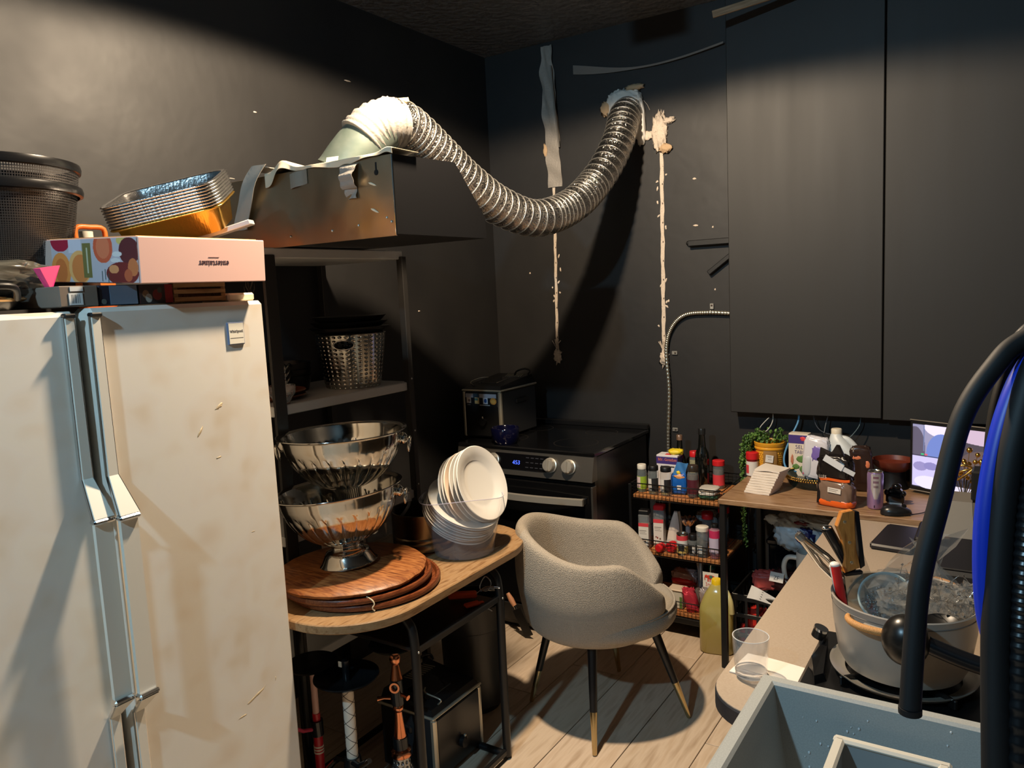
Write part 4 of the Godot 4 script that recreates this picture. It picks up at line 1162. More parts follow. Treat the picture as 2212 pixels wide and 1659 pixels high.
func under_table():
	var rubber = mat("hookah_black", C(20, 22, 24), 0.22)
	var copper = mat("copper", C(222, 144, 104), 0.2, 1.0)
	var white = mat("stem_white", C(226, 214, 196), 0.4)
	# white-stemmed hookah
	var o = thing("hookah", "hookah with white crosshatched stem and wide black plate under the table", "hookah", Vector3(-1.745, 0, -1.635))
	put(o, "base", MB.new().lathe([Vector2(0, 0), Vector2(0.085, 0.0), Vector2(0.095, 0.03), Vector2(0.07, 0.11), Vector2(0.03, 0.16), Vector2(0.026, 0.2), Vector2(0, 0.2)], 32), rubber)
	put(o, "stem", MB.new().cyl(Vector3(0, 0.2, 0), 0.0185, 0.25, 24), white)
	var lines = MB.new()
	for s in [-1, 1]:
		for k in 2:
			var p = []
			for i in 61:
				var t = i / 60.0
				var a = s * t * TAU * 2.6 + k * PI
				p.append(Vector3(0.0187 * cos(a), 0.205 + 0.24 * t, 0.0187 * sin(a)))
			lines.tube(p, 0.0009, 5)
	put(o, "crosshatch", lines, mat("ink_dark", C(60, 40, 34), 0.6))
	put(o, "plate", MB.new().lathe([Vector2(0, 0.45), Vector2(0.03, 0.45), Vector2(0.09, 0.463), Vector2(0.104, 0.474), Vector2(0.103, 0.478), Vector2(0.088, 0.469), Vector2(0, 0.458)], 48), rubber)
	put(o, "neck", MB.new().cyl(Vector3(0, 0.455, 0), 0.012, 0.07, 16), rubber)
	put(o, "bowl_tag", MB.new().rbox(Vector3(-0.01, 0.515, 0.014), Vector3(0.014, 0.018, 0.004), 0.001), mat("tag_tan", C(214, 180, 146), 0.6))
	for k in [[1.0, 0.45], [-0.9, -0.5]]:
		var d = Vector3(k[0] * 0.55, 0.7, k[1] * 0.2).normalized()
		var f = Vector3(0, 0.19, 0.012)
		put(o, "hose_port", MB.new().tube([f, f + Vector3(k[0] * 0.05, 0.004, 0.01), f + Vector3(k[0] * 0.085, 0.03 * k[1] / 0.45, 0.012)], 0.009, 10), rubber)
		put(o, "chrome_tip", MB.new().tube([f + Vector3(k[0] * 0.06, 0.006 * k[1] / 0.45, 0.012), f + Vector3(k[0] * 0.1, 0.04 * k[1] / 0.45, 0.014)], 0.0085, 10), mat("chrome"))
	# red and white one behind it
	o = thing("hookah", "hookah with red rings and slim pink-white stem behind the white-stemmed one", "hookah", Vector3(-1.86, 0, -1.6))
	put(o, "base", MB.new().lathe([Vector2(0, 0), Vector2(0.08, 0.0), Vector2(0.085, 0.03), Vector2(0.05, 0.1), Vector2(0.018, 0.14), Vector2(0, 0.14)], 28), rubber)
	put(o, "lower_stem", MB.new().cyl(Vector3(0, 0.14, 0), 0.015, 0.12, 18), mat("hookah_red", C(196, 30, 44), 0.35))
	for y in [0.2, 0.21, 0.22]:
		put(o, "white_ring", MB.new().cyl(Vector3(0, y, 0), 0.0165, 0.005, 18), white)
	put(o, "collar", MB.new().cyl(Vector3(0, 0.26, 0), 0.02, 0.05, 18), rubber)
	put(o, "side_port", MB.new().tube([Vector3(0, 0.28, 0), Vector3(-0.01, 0.295, 0.05), Vector3(-0.012, 0.315, 0.075)], 0.006, 8), mat("hookah_pink", C(200, 60, 90), 0.4))
	put(o, "red_ring", MB.new().cyl(Vector3(0, 0.31, 0), 0.0125, 0.025, 16), mat("hookah_red"))
	put(o, "upper_stem", MB.new().cyl(Vector3(0, 0.33, 0), 0.0105, 0.17, 16), mat("stem_pink", C(222, 178, 164), 0.4))
	put(o, "plate", MB.new().lathe([Vector2(0, 0.49), Vector2(0.075, 0.5), Vector2(0.08, 0.508), Vector2(0, 0.5)], 32), rubber)
	# copper one by the table leg
	o = thing("hookah", "copper hookah with silver patterned base beside the table leg", "hookah", Vector3(-1.655, 0, -1.765))
	put(o, "base", MB.new().lathe([Vector2(0, 0), Vector2(0.05, 0.0), Vector2(0.056, 0.03), Vector2(0.05, 0.08), Vector2(0.03, 0.13), Vector2(0.027, 0.16), Vector2(0, 0.16)], 30), mat("silver_pattern", C(170, 170, 168), 0.25, 0.9, {"normal_enabled": true, "normal_texture": dimple_tex(), "uv1_scale": Vector3(12, 10, 1)}))
	put(o, "copper_crown", MB.new().lathe([Vector2(0.024, 0.155), Vector2(0.033, 0.16), Vector2(0.03, 0.172), Vector2(0.034, 0.18), Vector2(0.02, 0.19), Vector2(0, 0.19)], 24), copper)
	put(o, "grommet", MB.new().cyl(Vector3(0, 0.185, 0), 0.025, 0.04, 20), rubber)
	put(o, "lower_stem", MB.new().lathe([Vector2(0, 0.225), Vector2(0.021, 0.225), Vector2(0.0195, 0.235), Vector2(0.012, 0.30), Vector2(0.012, 0.312), Vector2(0, 0.312)], 24), copper)
	put(o, "copper_bead", MB.new().ball(Vector3(0, 0.325, 0), Vector3(0.0175, 0.017, 0.0175), 18, 10), copper)
	put(o, "manifold", MB.new().cyl(Vector3(0, 0.338, 0), 0.02, 0.085, 20), rubber)
	put(o, "valve", MB.new().lathe([Vector2(0.008, 0), Vector2(0.016, 0.0), Vector2(0.017, 0.008), Vector2(0.011, 0.008), Vector2(0.008, 0)], 20), copper).transform = Transform3D(frame(Vector3(0.4, 0.1, 0.9), Vector3.UP), Vector3(0.009, 0.405, 0.018))
	for k in [[-0.045, 0.36, 0.03, -0.4], [0.038, 0.372, 0.0, 0.3]]:
		put(o, "side_port", MB.new().tube([Vector3(k[0] * 0.4, k[1], k[2] * 0.4), Vector3(k[0] * 0.8, k[1], k[2] * 0.8), Vector3(k[0] * 1.2, k[1] - 0.003, k[2] * 1.2)], [0.008, 0.005, 0.009], 12), copper)
	put(o, "upper_stem", MB.new().lathe([Vector2(0, 0.425), Vector2(0.02, 0.425), Vector2(0.018, 0.435), Vector2(0.011, 0.475), Vector2(0.017, 0.482), Vector2(0.0185, 0.495), Vector2(0.016, 0.508), Vector2(0.009, 0.513), Vector2(0, 0.515)], 24), copper)
	put(o, "plate", MB.new().lathe([Vector2(0, 0.53), Vector2(0.07, 0.538), Vector2(0.082, 0.548), Vector2(0.08, 0.55), Vector2(0, 0.536)], 36), mat("hookah_green", C(24, 32, 34), 0.2))
	put(o, "rod", MB.new().cyl(Vector3(0, 0.51, 0), 0.008, 0.03, 12), rubber)
	# deep fryer on the floor
	fryer("deep_fryer", "black and steel deep fryer with wire basket standing on the floor under the table", Vector3(-1.725, 0.0, -2.01), ry(90), 0.27, 0.24, 0.29, false)
	# black bin
	o = thing("waste_bin", "black plastic bin with a lipped rim at the back under the table", "bin", Vector3(-1.80, 0.0, -2.38))
	put(o, "body", MB.new().lathe([Vector2(0, 0), Vector2(0.1, 0), Vector2(0.105, 0.01), Vector2(0.128, 0.34), Vector2(0.134, 0.345), Vector2(0.137, 0.44), Vector2(0.131, 0.44), Vector2(0.12, 0.03), Vector2(0, 0.02)], 40), mat("bin_black", C(38, 36, 33), 0.35))
	put(o, "swing_handle", MB.new().tube(spl([Vector3(0.13, 0.43, 0.04), Vector3(0.11, 0.475, 0.1), Vector3(0.02, 0.485, 0.12), Vector3(-0.08, 0.45, 0.11)], 6), 0.004, 8), mat("chrome"))
	o = thing("kitchen_spatula", "spatula with a tan wooden grip leaning on the range behind the chair", "spatula", Vector3(-1.92, 0.0, -2.965))
	put(o, "grip", MB.new().tube([Vector3(-0.105, 0.203, -0.012), Vector3(-0.085, 0.175, -0.01), Vector3(-0.065, 0.148, -0.008)], [0.009, 0.014, 0.011], 12), mat("tan_grip", C(196, 140, 104), 0.5))
	put(o, "ferrule", MB.new().tube([Vector3(-0.065, 0.148, -0.008), Vector3(-0.053, 0.13, -0.007)], 0.008, 10), mat("chrome"))
	put(o, "blade", MB.new().rbox(Vector3(-0.018, 0.075, 0.0), Vector3(0.05, 0.14, 0.004), 0.001, Basis(Vector3(0, 0, 1), 0.5)), mat("pan_black"))


# deep fryer: its front faces +z; w wide, d deep, h high
func fryer(called, label, at, b, w, d, h, badge):
	var o = thing(called, label, "deep fryer", at, b, "deep fryers")
	var black = mat("fryer_black", C(24, 24, 25), 0.28)
	var grey = mat("fryer_side", C(52, 52, 54), 0.42, 0.35)
	var steel = mat("fryer_steel", C(206, 198, 178), 0.34, 0.75)
	put(o, "housing", MB.new().rbox(Vector3(0, h * 0.42, 0), Vector3(w, h * 0.78, d), 0.006), grey)
	put(o, "front_panel", MB.new().rbox(Vector3(0, h * 0.42, d / 2), Vector3(w * 0.9, h * 0.74, 0.012), 0.003), black)
	for s in [-1, 1]:
		put(o, "steel_corner", MB.new().rbox(Vector3(s * (w / 2 - 0.006), h * 0.42, d / 2 - 0.004), Vector3(0.02, h * 0.78, 0.022), 0.006), steel)
		put(o, "side_grip", MB.new().rbox(Vector3(s * w / 2, h * 0.6, -d * 0.05), Vector3(0.016, 0.03, d * 0.3), 0.006), black)
		put(o, "foot", MB.new().cyl(Vector3(s * w * 0.38, 0, d * 0.35), 0.014, 0.014, 12), black)
		put(o, "foot", MB.new().cyl(Vector3(s * w * 0.38, 0, -d * 0.35), 0.014, 0.014, 12), black)
	put(o, "thermostat_knob", MB.new().cyl(Vector3(0.01, h * 0.3, d / 2 + 0.006), 0.02, 0.016, 24, Basis(Vector3(1, 0, 0), PI / 2)), black)
	put(o, "knob_pointer", MB.new().rbox(Vector3(0.012, h * 0.36, d / 2 + 0.018), Vector3(0.008, 0.02, 0.008), 0.002), steel)
	# sloping lid with a steel rim, a window and a vent grille
	var lid = put(o, "lid", MB.new().hull8([Vector3(-w / 2, h * 0.83, d / 2), Vector3(w / 2, h * 0.83, d / 2), Vector3(w / 2, h * 0.83, -d / 2), Vector3(-w / 2, h * 0.83, -d / 2)], [Vector3(-w * 0.46, h * 0.9, d * 0.44), Vector3(w * 0.46, h * 0.9, d * 0.44), Vector3(w * 0.46, h * 1.0, -d * 0.44), Vector3(-w * 0.46, h * 1.0, -d * 0.44)]), black)
	put(o, "lid_rim", MB.new().rbox(Vector3(0, h * 0.825, 0), Vector3(w + 0.014, h * 0.035, d + 0.014), 0.004), steel)
	var tilt = Basis(Vector3(1, 0, 0), atan2(h * 0.1, d * 0.88))
	put(lid, "window", MB.new().rbox(Vector3(-w * 0.08, h * 0.945, d * 0.05), Vector3(w * 0.5, 0.006, d * 0.42), 0.003, tilt), mat("dark_window", C(14, 14, 16), 0.08))
	for i in 9:
		put(lid, "vent_slat", MB.new().rbox(Vector3(w * 0.12, h * 0.975 - 0.0, -d * 0.3 + 0.0) + Vector3((i - 4) * w * 0.05, 0.003, 0), Vector3(0.004, 0.004, d * 0.2), 0.001, tilt * ry(18)), mat("fryer_steel"))
	put(o, "lid_handle", MB.new().tube(spl([Vector3(-w * 0.3, h * 0.9, d * 0.42), Vector3(-w * 0.3, h * 0.97, d * 0.47), Vector3(-w * 0.3, h * 1.0, d * 0.2), Vector3(-w * 0.2, h * 1.0, d * 0.1)], 5), 0.003, 7), steel)
	# basket handle standing up at the back
	put(o, "basket_handle", MB.new().tube(spl([Vector3(w * 0.12, h * 0.98, -d * 0.3), Vector3(w * 0.14, h * 1.05, -d * 0.36), Vector3(w * 0.3, h * 1.09, -d * 0.42), Vector3(w * 0.46, h * 1.06, -d * 0.4), Vector3(w * 0.46, h * 1.0, -d * 0.34)], 5), 0.005, 8), black)
	if badge:
		card(o, "feature_sticker", Vector3(0.0, h * 0.67, d / 2 + 0.0072), Basis(), w * 0.86, h * 0.22, mat("fryer_sticker", Color.WHITE, 0.4, 0.0, {"albedo_texture": picture(128, 64, C(26, 26, 28), [["r", 0.5, 0.18, 0.48, 0.15, C(176, 178, 190)], ["r", 0.36, 0.18, 0.1, 0.17, C(52, 70, 84)], ["r", 0.12, 0.56, 0.07, 0.22, C(206, 198, 190)], ["e", 0.13, 0.56, 0.035, 0.1, C(120, 100, 96)], ["r", 0.38, 0.56, 0.07, 0.24, C(214, 180, 120)], ["r", 0.36, 0.46, 0.05, 0.1, C(84, 120, 116)], ["r", 0.64, 0.56, 0.075, 0.24, C(214, 220, 230)], ["e", 0.64, 0.55, 0.045, 0.16, C(46, 84, 150)], ["e", 0.88, 0.56, 0.1, 0.26, C(216, 150, 70)], ["e", 0.88, 0.58, 0.07, 0.14, C(230, 182, 96)], ["r", 0.62, 0.9, 0.16, 0.03, C(190, 190, 190)], ["r", 0.12, 0.9, 0.05, 0.03, C(150, 150, 150)]])}))
	return o


func stove():
	var at = Vector3(-1.95, 0, -3.36)
	var o = thing("electric_range", "black and steel freestanding electric range against the back wall", "stove", at)
	var black = mat("range_black", C(20, 20, 21), 0.3)
	var steel = mat("range_steel", C(104, 100, 94), 0.36, 0.75)
	put(o, "cabinet", MB.new().rbox(Vector3(0, 0.45, 0.0), Vector3(0.75, 0.88, 0.6), 0.004), black)
	put(o, "cooktop", MB.new().rbox(Vector3(0, 0.902, -0.005), Vector3(0.765, 0.022, 0.63), 0.005), mat("range_glass", C(14, 14, 15), 0.12, 0.0, {"metallic_specular": 0.6}))
	put(o, "back_trim", MB.new().rbox(Vector3(0, 0.925, -0.315), Vector3(0.765, 0.03, 0.03), 0.005), black)
	for k in [[0.19, 0.12, 0.105], [-0.19, 0.12, 0.09], [0.19, -0.16, 0.08], [-0.19, -0.16, 0.08]]:
		put(o, "burner_ring", MB.new().lathe([Vector2(k[2], 0.9132), Vector2(k[2] + 0.002, 0.9136), Vector2(k[2] + 0.004, 0.9132)], 48), mat("ring_print", C(34, 32, 30), 0.4)).position = Vector3(k[0], 0, k[1])
	# slanted control panel
	put(o, "control_panel", MB.new().hull8([Vector3(-0.38, 0.782, 0.335), Vector3(0.38, 0.782, 0.335), Vector3(0.38, 0.782, 0.28), Vector3(-0.38, 0.782, 0.28)], [Vector3(-0.38, 0.905, 0.305), Vector3(0.38, 0.905, 0.305), Vector3(0.38, 0.905, 0.28), Vector3(-0.38, 0.905, 0.28)]), steel)
	var lean = Basis(Vector3(1, 0, 0), -0.24)
	var disp = put(o, "display", MB.new().rbox(Vector3(0.0, 0.845, 0.322), Vector3(0.3, 0.075, 0.004), 0.001, lean), mat("display_black", C(10, 10, 12), 0.15))
	for r in 3:
		for c in 4:
			put(disp, "touch_key", MB.new().rbox(Vector3(0.035 + 0.026 * c, 0.868 - 0.022 * r, 0.3195 + 0.0055 * r), Vector3(0.017, 0.004, 0.001), 0.0004, lean), mat("key_grey", C(52, 52, 58), 0.4))
	var lit = StandardMaterial3D.new()
	lit.albedo_color = C(60, 90, 255)
	lit.emission_enabled = true
	lit.emission = C(70, 100, 255)
	lit.emission_energy_multiplier = 2.2
	var cl = words(disp, "453", 0.018, Vector3(-0.025, 0.842, 0.3265), lean, C(60, 90, 255), "Droid Sans Mono", "clock_digits")
	cl.material_override = lit
	for x in [0.16, 0.259, -0.16, -0.259]:
		var kb = Transform3D(lean * Basis(Vector3(1, 0, 0), PI / 2), Vector3(x, 0.842, 0.322))
		var kn = put(o, "burner_knob", MB.new(kb).lathe([Vector2(0, 0), Vector2(0.036, 0), Vector2(0.036, 0.006), Vector2(0.031, 0.008), Vector2(0.029, 0.026), Vector2(0.026, 0.03), Vector2(0, 0.031)], 36), mat("knob_steel", C(196, 190, 178), 0.34, 0.7))
		put(kn, "finger_bar", MB.new(kb).rbox(Vector3(0, 0.034, 0), Vector3(0.014, 0.012, 0.054), 0.003), mat("knob_steel"))
	put(o, "oven_door", MB.new().rbox(Vector3(0, 0.45, 0.31), Vector3(0.75, 0.62, 0.035), 0.005), mat("oven_glass", C(12, 12, 13), 0.14, 0.0, {"metallic_specular": 0.6}))
	for s in [-1, 1]:
		put(o, "door_edge", MB.new().rbox(Vector3(s * 0.374, 0.45, 0.31), Vector3(0.01, 0.62, 0.04), 0.002), steel)
	# curved bar handle
	var p = []
	for i in 17:
		var t = i / 16.0
		p.append(Vector3(-0.34 + 0.68 * t, 0.69, 0.345 + 0.035 * sin(PI * t)))
	var hb = MB.new()
	for i in 16:
		var a = p[i]
		var b = p[i + 1]
		hb.hull8([a + Vector3(0, -0.017, 0), a + Vector3(0, -0.014, 0.014), a + Vector3(0, 0.014, 0.014), a + Vector3(0, 0.017, 0)], [b + Vector3(0, -0.017, 0), b + Vector3(0, -0.014, 0.014), b + Vector3(0, 0.014, 0.014), b + Vector3(0, 0.017, 0)])
	put(o, "door_handle", hb, mat("handle_steel", C(186, 178, 164), 0.42, 0.6))
	for s in [-1, 1]:
		put(o, "handle_mount", MB.new().rbox(Vector3(s * 0.33, 0.69, 0.335), Vector3(0.02, 0.03, 0.03), 0.004), steel)
	put(o, "drawer", MB.new().rbox(Vector3(0, 0.085, 0.31), Vector3(0.75, 0.09, 0.03), 0.004), black)
	fryer("deep_fryer", "black and steel deep fryer with a picture sticker, on the left of the range top", Vector3(-2.255, 0.913, -3.34), Basis(), 0.23, 0.34, 0.30, true)
	o = thing("blue_vase", "dark blue glass pot in front of the deep fryer on the range", "pot", Vector3(-2.085, 0.913, -3.115))
	put(o, "body", MB.new().lathe([Vector2(0, 0), Vector2(0.055, 0.0), Vector2(0.066, 0.02), Vector2(0.07, 0.075), Vector2(0.066, 0.08), Vector2(0.062, 0.075), Vector2(0.05, 0.01), Vector2(0, 0.008)], 32), mat("navy_glass", C(9, 10, 36), 0.1))


func chair():
	var at = Vector3(-1.333, 0, -2.558)
	var o = thing("tub_chair", "round grey-beige boucle tub chair on black legs with brass tips", "chair", at, ry(24))
	var cloth = mat("boucle", C(166, 156, 142), 0.95, 0.0, with(tri(Vector3(7, 7, 7)), {"albedo_texture": noise("boucle_tone", 0.12, [C(176, 174, 170), C(255, 255, 255), C(226, 224, 220)]),
		"normal_enabled": true, "normal_texture": noise("boucle_loops", 0.12, null, 8.0, 256, 3), "normal_scale": 0.7, "rim_enabled": true, "rim": 0.3}))
	# shell: x forward; height of the rim falls from the back to the two arm ends
	var rim_h = func(a):  # a = angle from the back, 0 .. PI at the front
		var k = absf(a)
		return lerpf(0.775, 0.69, smoothstep(0.2, 1.6, k)) - 0.12 * smoothstep(1.9, 2.65, k)
	var amax = 2.74
	var sect = func(s, a):  # closed cross-section round the shell at angle a: s in 0..1
		var top = rim_h.call(a)
		var endk = clampf((amax - absf(a)) / 0.42, 0.0, 1.0)
		var h0 = 0.40
		var pts = [Vector2(0.19, 0.362), Vector2(0.235, 0.366), Vector2(0.272, 0.41), Vector2(0.297, 0.52), Vector2(0.302, 0.6), Vector2(0.296, 0.70), Vector2(0.28, 0.725), Vector2(0.258, 0.72), Vector2(0.243, 0.69), Vector2(0.235, 0.6), Vector2(0.225, 0.5), Vector2(0.19, 0.44)]
		var f = s * pts.size()
		var i = int(f) % pts.size()
		var n = pts.size()
		var p = pts[i].cubic_interpolate(pts[(i + 1) % n], pts[(i - 1 + n) % n], pts[(i + 2) % n], f - int(f))
		var y = p.y
		if y > h0:
			y = h0 + (y - h0) * (top - h0) / (0.727 - h0)
		var mid = Vector2(0.25, h0 + (top - h0) * 0.45)
		var r = lerpf(mid.x, p.x, lerpf(0.1, 1.0, minf(1.0, sqrt(endk * (2.0 - endk)) * 1.6)))
		y = lerpf(mid.y, y, lerpf(0.12, 1.0, sqrt(endk * (2.0 - endk))))
		return Vector2(r, y)
	var m = MB.new()
	m.grid(72, 48, func(u, w):
		var a = lerpf(-amax, amax, u)
		var p = sect.call(w, a)
		return Vector3(-cos(a) * p.x, p.y, sin(a) * p.x), false)
	for e in [0.0, 1.0]:
		var a = lerpf(-amax, amax, e)
		var ring = []
		for i in 36:
			var p = sect.call(i / 36.0, a)
			ring.append(Vector3(-cos(a) * p.x, p.y, sin(a) * p.x))
		m.g += 1
		var c = Vector3()
		for p in ring:
			c += p / 36.0
		for i in 36:
			m.v(c, Vector2(), m.g); m.v(ring[i], Vector2(), m.g); m.v(ring[(i + 1) % 36], Vector2(), m.g)
	put(o, "backrest", m, cloth)
	# seat cushion and its piped edge
	var seat = [Vector2(0, 0.385), Vector2(0.2, 0.385), Vector2(0.25, 0.39), Vector2(0.272, 0.41), Vector2(0.277, 0.44), Vector2(0.266, 0.465), Vector2(0.24, 0.478), Vector2(0.15, 0.486), Vector2(0, 0.488)]
	var fine = []
	for k in seat.size() - 1:
		for q in 4:
			fine.append(seat[k].cubic_interpolate(seat[k + 1], seat[max(k - 1, 0)], seat[min(k + 2, seat.size() - 1)], q / 4.0))
	fine.append(seat[-1])
	fine[0].x = 0.0
	put(o, "seat", MB.new(Transform3D(Basis(), Vector3(0.035, 0, 0))).lathe(fine, 56), cloth)
	var pipe = []
	for i in 40:
		var t = lerpf(-1.3, 1.3, i / 39.0)
		pipe.append(Vector3(0.035 + 0.268 * cos(t), 0.464, 0.268 * sin(t)))
	put(o, "piping", MB.new().tube(pipe, 0.0045, 7), cloth)
	var legm = mat("leg_black", C(18, 18, 20), 0.35)
	var brass = mat("leg_brass", C(196, 176, 132), 0.22, 1.0)
	for k in 4:
		var a = PI / 2 * k + deg_to_rad(7)
		var d = Vector3(cos(a), 0, sin(a))
		var off = Vector3(0.036, 0, -0.006)
		var top = d * 0.19 + Vector3(0, 0.39, 0) + off * 0.5
		var foot = d * 0.312 + Vector3(0, 0.003, 0) + off
		var joint = top.lerp(foot, 0.64)
		var leg = put(o, "leg", MB.new().tube([top, joint], [0.019, 0.0135], 16), legm)
		put(leg, "brass_tip", MB.new().tube([joint, foot.lerp(joint, 0.02), foot], [0.0137, 0.0085, 0.0075], 16), brass)


func cart():
	var at = Vector3(-1.285, 0, -3.47)
	var o = thing("spice_cart", "three-tier black wire cart with wood shelves, loaded with spices, between range and desk", "cart", at)
	var wood = mat("cart_wood", C(206, 142, 88), 0.5, 0.0, with(tri(Vector3(1.1, 7, 7)), {"albedo_texture": noise("wood_grain", 0.03)}))
	var black = mat("cart_wire", C(16, 16, 17), 0.45, 0.2)
	for k in [[0.662, "top"], [0.392, "mid"], [0.112, "low"]]:
		var y = k[0]
		put(o, "shelf_board", MB.new().rbox(Vector3(0, y, 0), Vector3(0.425, 0.018, 0.33), 0.002), wood)
		# wire basket: grid of thin rods round each shelf
		var m = MB.new()
		for i in 24:
			var x = -0.218 + 0.436 * i / 23.0
			for z in [0.17, -0.17]:
				m.tube([Vector3(x, y - 0.012, z), Vector3(x, y + 0.062, z)], 0.0011, 4, false)
		for i in 17:
			var z = -0.17 + 0.34 * i / 16.0
			for x in [-0.218, 0.218]:
				m.tube([Vector3(x, y - 0.012, z), Vector3(x, y + 0.062, z)], 0.0011, 4, false)
		for r in [-0.012, 0.002, 0.017, 0.032, 0.047]:
			m.tube([Vector3(-0.218, y + r, 0.17), Vector3(0.218, y + r, 0.17), Vector3(0.218, y + r, -0.17), Vector3(-0.218, y + r, -0.17)], 0.0011, 4, false, true)
		put(o, "wire_grid", m, black, "stuff")
		put(o, "top_rail", MB.new().tube([Vector3(-0.22, y + 0.064, 0.172), Vector3(0.22, y + 0.064, 0.172), Vector3(0.22, y + 0.064, -0.172), Vector3(-0.22, y + 0.064, -0.172)], 0.0028, 6, false, true), black)
	for x in [-0.228, 0.228]:
		for z in [0.165, -0.165]:
			put(o, "post", MB.new().rbox(Vector3(x, 0.39, z), Vector3(0.013, 0.66, 0.013), 0.002), black)
			put(o, "caster", MB.new().cyl(Vector3(x - 0.007, 0.03, z), 0.03, 0.014, 18, Basis(Vector3(0, 0, 1), -PI / 2)), mat("black_plastic"))
	put(o, "bottom_tray", MB.new().rbox(Vector3(0, 0.085, 0), Vector3(0.44, 0.03, 0.34), 0.003), black)


# spice jar; opts: r, h, glass, lid colour, lid height, fill colour, label colour, second label colour
func jar(called, label, cat, at, r, h, k):
	var o = thing(called, label, cat, at)
	var lh = k.get("lid_h", 0.02)
	var neck = r * k.get("neck", 0.86)
	var bh = h - lh
	put(o, "body", MB.new().lathe([Vector2(0, 0.001), Vector2(r * 0.88, 0), Vector2(r, 0.006), Vector2(r, bh * 0.84), Vector2(r * 0.97, bh * 0.9), Vector2(neck, bh * 0.97), Vector2(neck, bh)], 26), k.body)
	if k.has("fill"):
		put(o, "contents", MB.new().lathe([Vector2(0, 0.004), Vector2(r * 0.84, 0.004), Vector2(r * 0.93, 0.01), Vector2(r * 0.93, bh * k.get("full", 0.7)), Vector2(0, bh * k.get("full", 0.7) + 0.002)], 24), k.fill)
	if k.has("label"):
		put(o, "label_band", MB.new().lathe([Vector2(r + 0.0004, bh * k.get("lb", 0.15)), Vector2(r + 0.0008, bh * k.get("lb", 0.15)), Vector2(r + 0.0008, bh * k.get("lt", 0.68)), Vector2(r + 0.0004, bh * k.get("lt", 0.68))], 22, k.get("a0", 0.0), k.get("a1", TAU)), k.label)
	if k.has("label2"):
		put(o, "label_patch", MB.new().lathe([Vector2(r + 0.001, bh * 0.18), Vector2(r + 0.0013, bh * 0.18), Vector2(r + 0.0013, bh * 0.66), Vector2(r + 0.001, bh * 0.66)], 10, k.get("b0", 1.2), k.get("b1", 2.0)), k.label2)
	if k.has("lid"):
		put(o, "lid", MB.new().lathe([Vector2(neck * 0.9, bh - 0.002), Vector2(neck * 1.08, bh - 0.002), Vector2(neck * 1.1, bh + 0.002), Vector2(neck * 1.08, h - 0.002), Vector2(neck * 1.0, h), Vector2(0, h)], 30, 0, TAU, (func(t, p, i): return Vector2(p.x * (1.0 + (0.02 * sin(t * 24.0) if k.get("ribs", false) and p.x > neck else 0.0)), p.y)) if k.get("ribs", false) else null), k.lid)
	return o


func bottle(label, at, r, h, m, cap, neck := 0.3, shoulder := 0.62, called := "bottle", group := ""):
	var o = thing(called, label, "bottle", at, Basis(), group)
	put(o, "body", MB.new().lathe([Vector2(0, 0), Vector2(r * 0.95, 0), Vector2(r, 0.006), Vector2(r, h * (shoulder - 0.1)), Vector2(r * 0.9, h * shoulder), Vector2(r * 0.55, h * (shoulder + 0.08)), Vector2(r * neck * 1.2, h * (shoulder + 0.14)), Vector2(r * neck, h * 0.9), Vector2(r * neck, h * 0.95), Vector2(0, h * 0.95)], 28), m)
	put(o, "cap", MB.new().lathe([Vector2(0, h * 0.9), Vector2(r * neck * 1.2, h * 0.9), Vector2(r * neck * 1.22, h * 0.985), Vector2(r * neck * 1.1, h), Vector2(0, h)], 20), cap)
	return o


func packet(called, label, cat, at, b, w, h, d, m, seed_, amp := 0.12):  # soft packet standing on its base
	var o = thing(called, label, cat, at, b)
	put(o, "pouch", MB.new().blob(Vector3(0, h / 2, 0), Vector3(w / 2, h / 2, d / 2), amp, 1.4, seed_, 32, 20, 0.34), m)
	return o


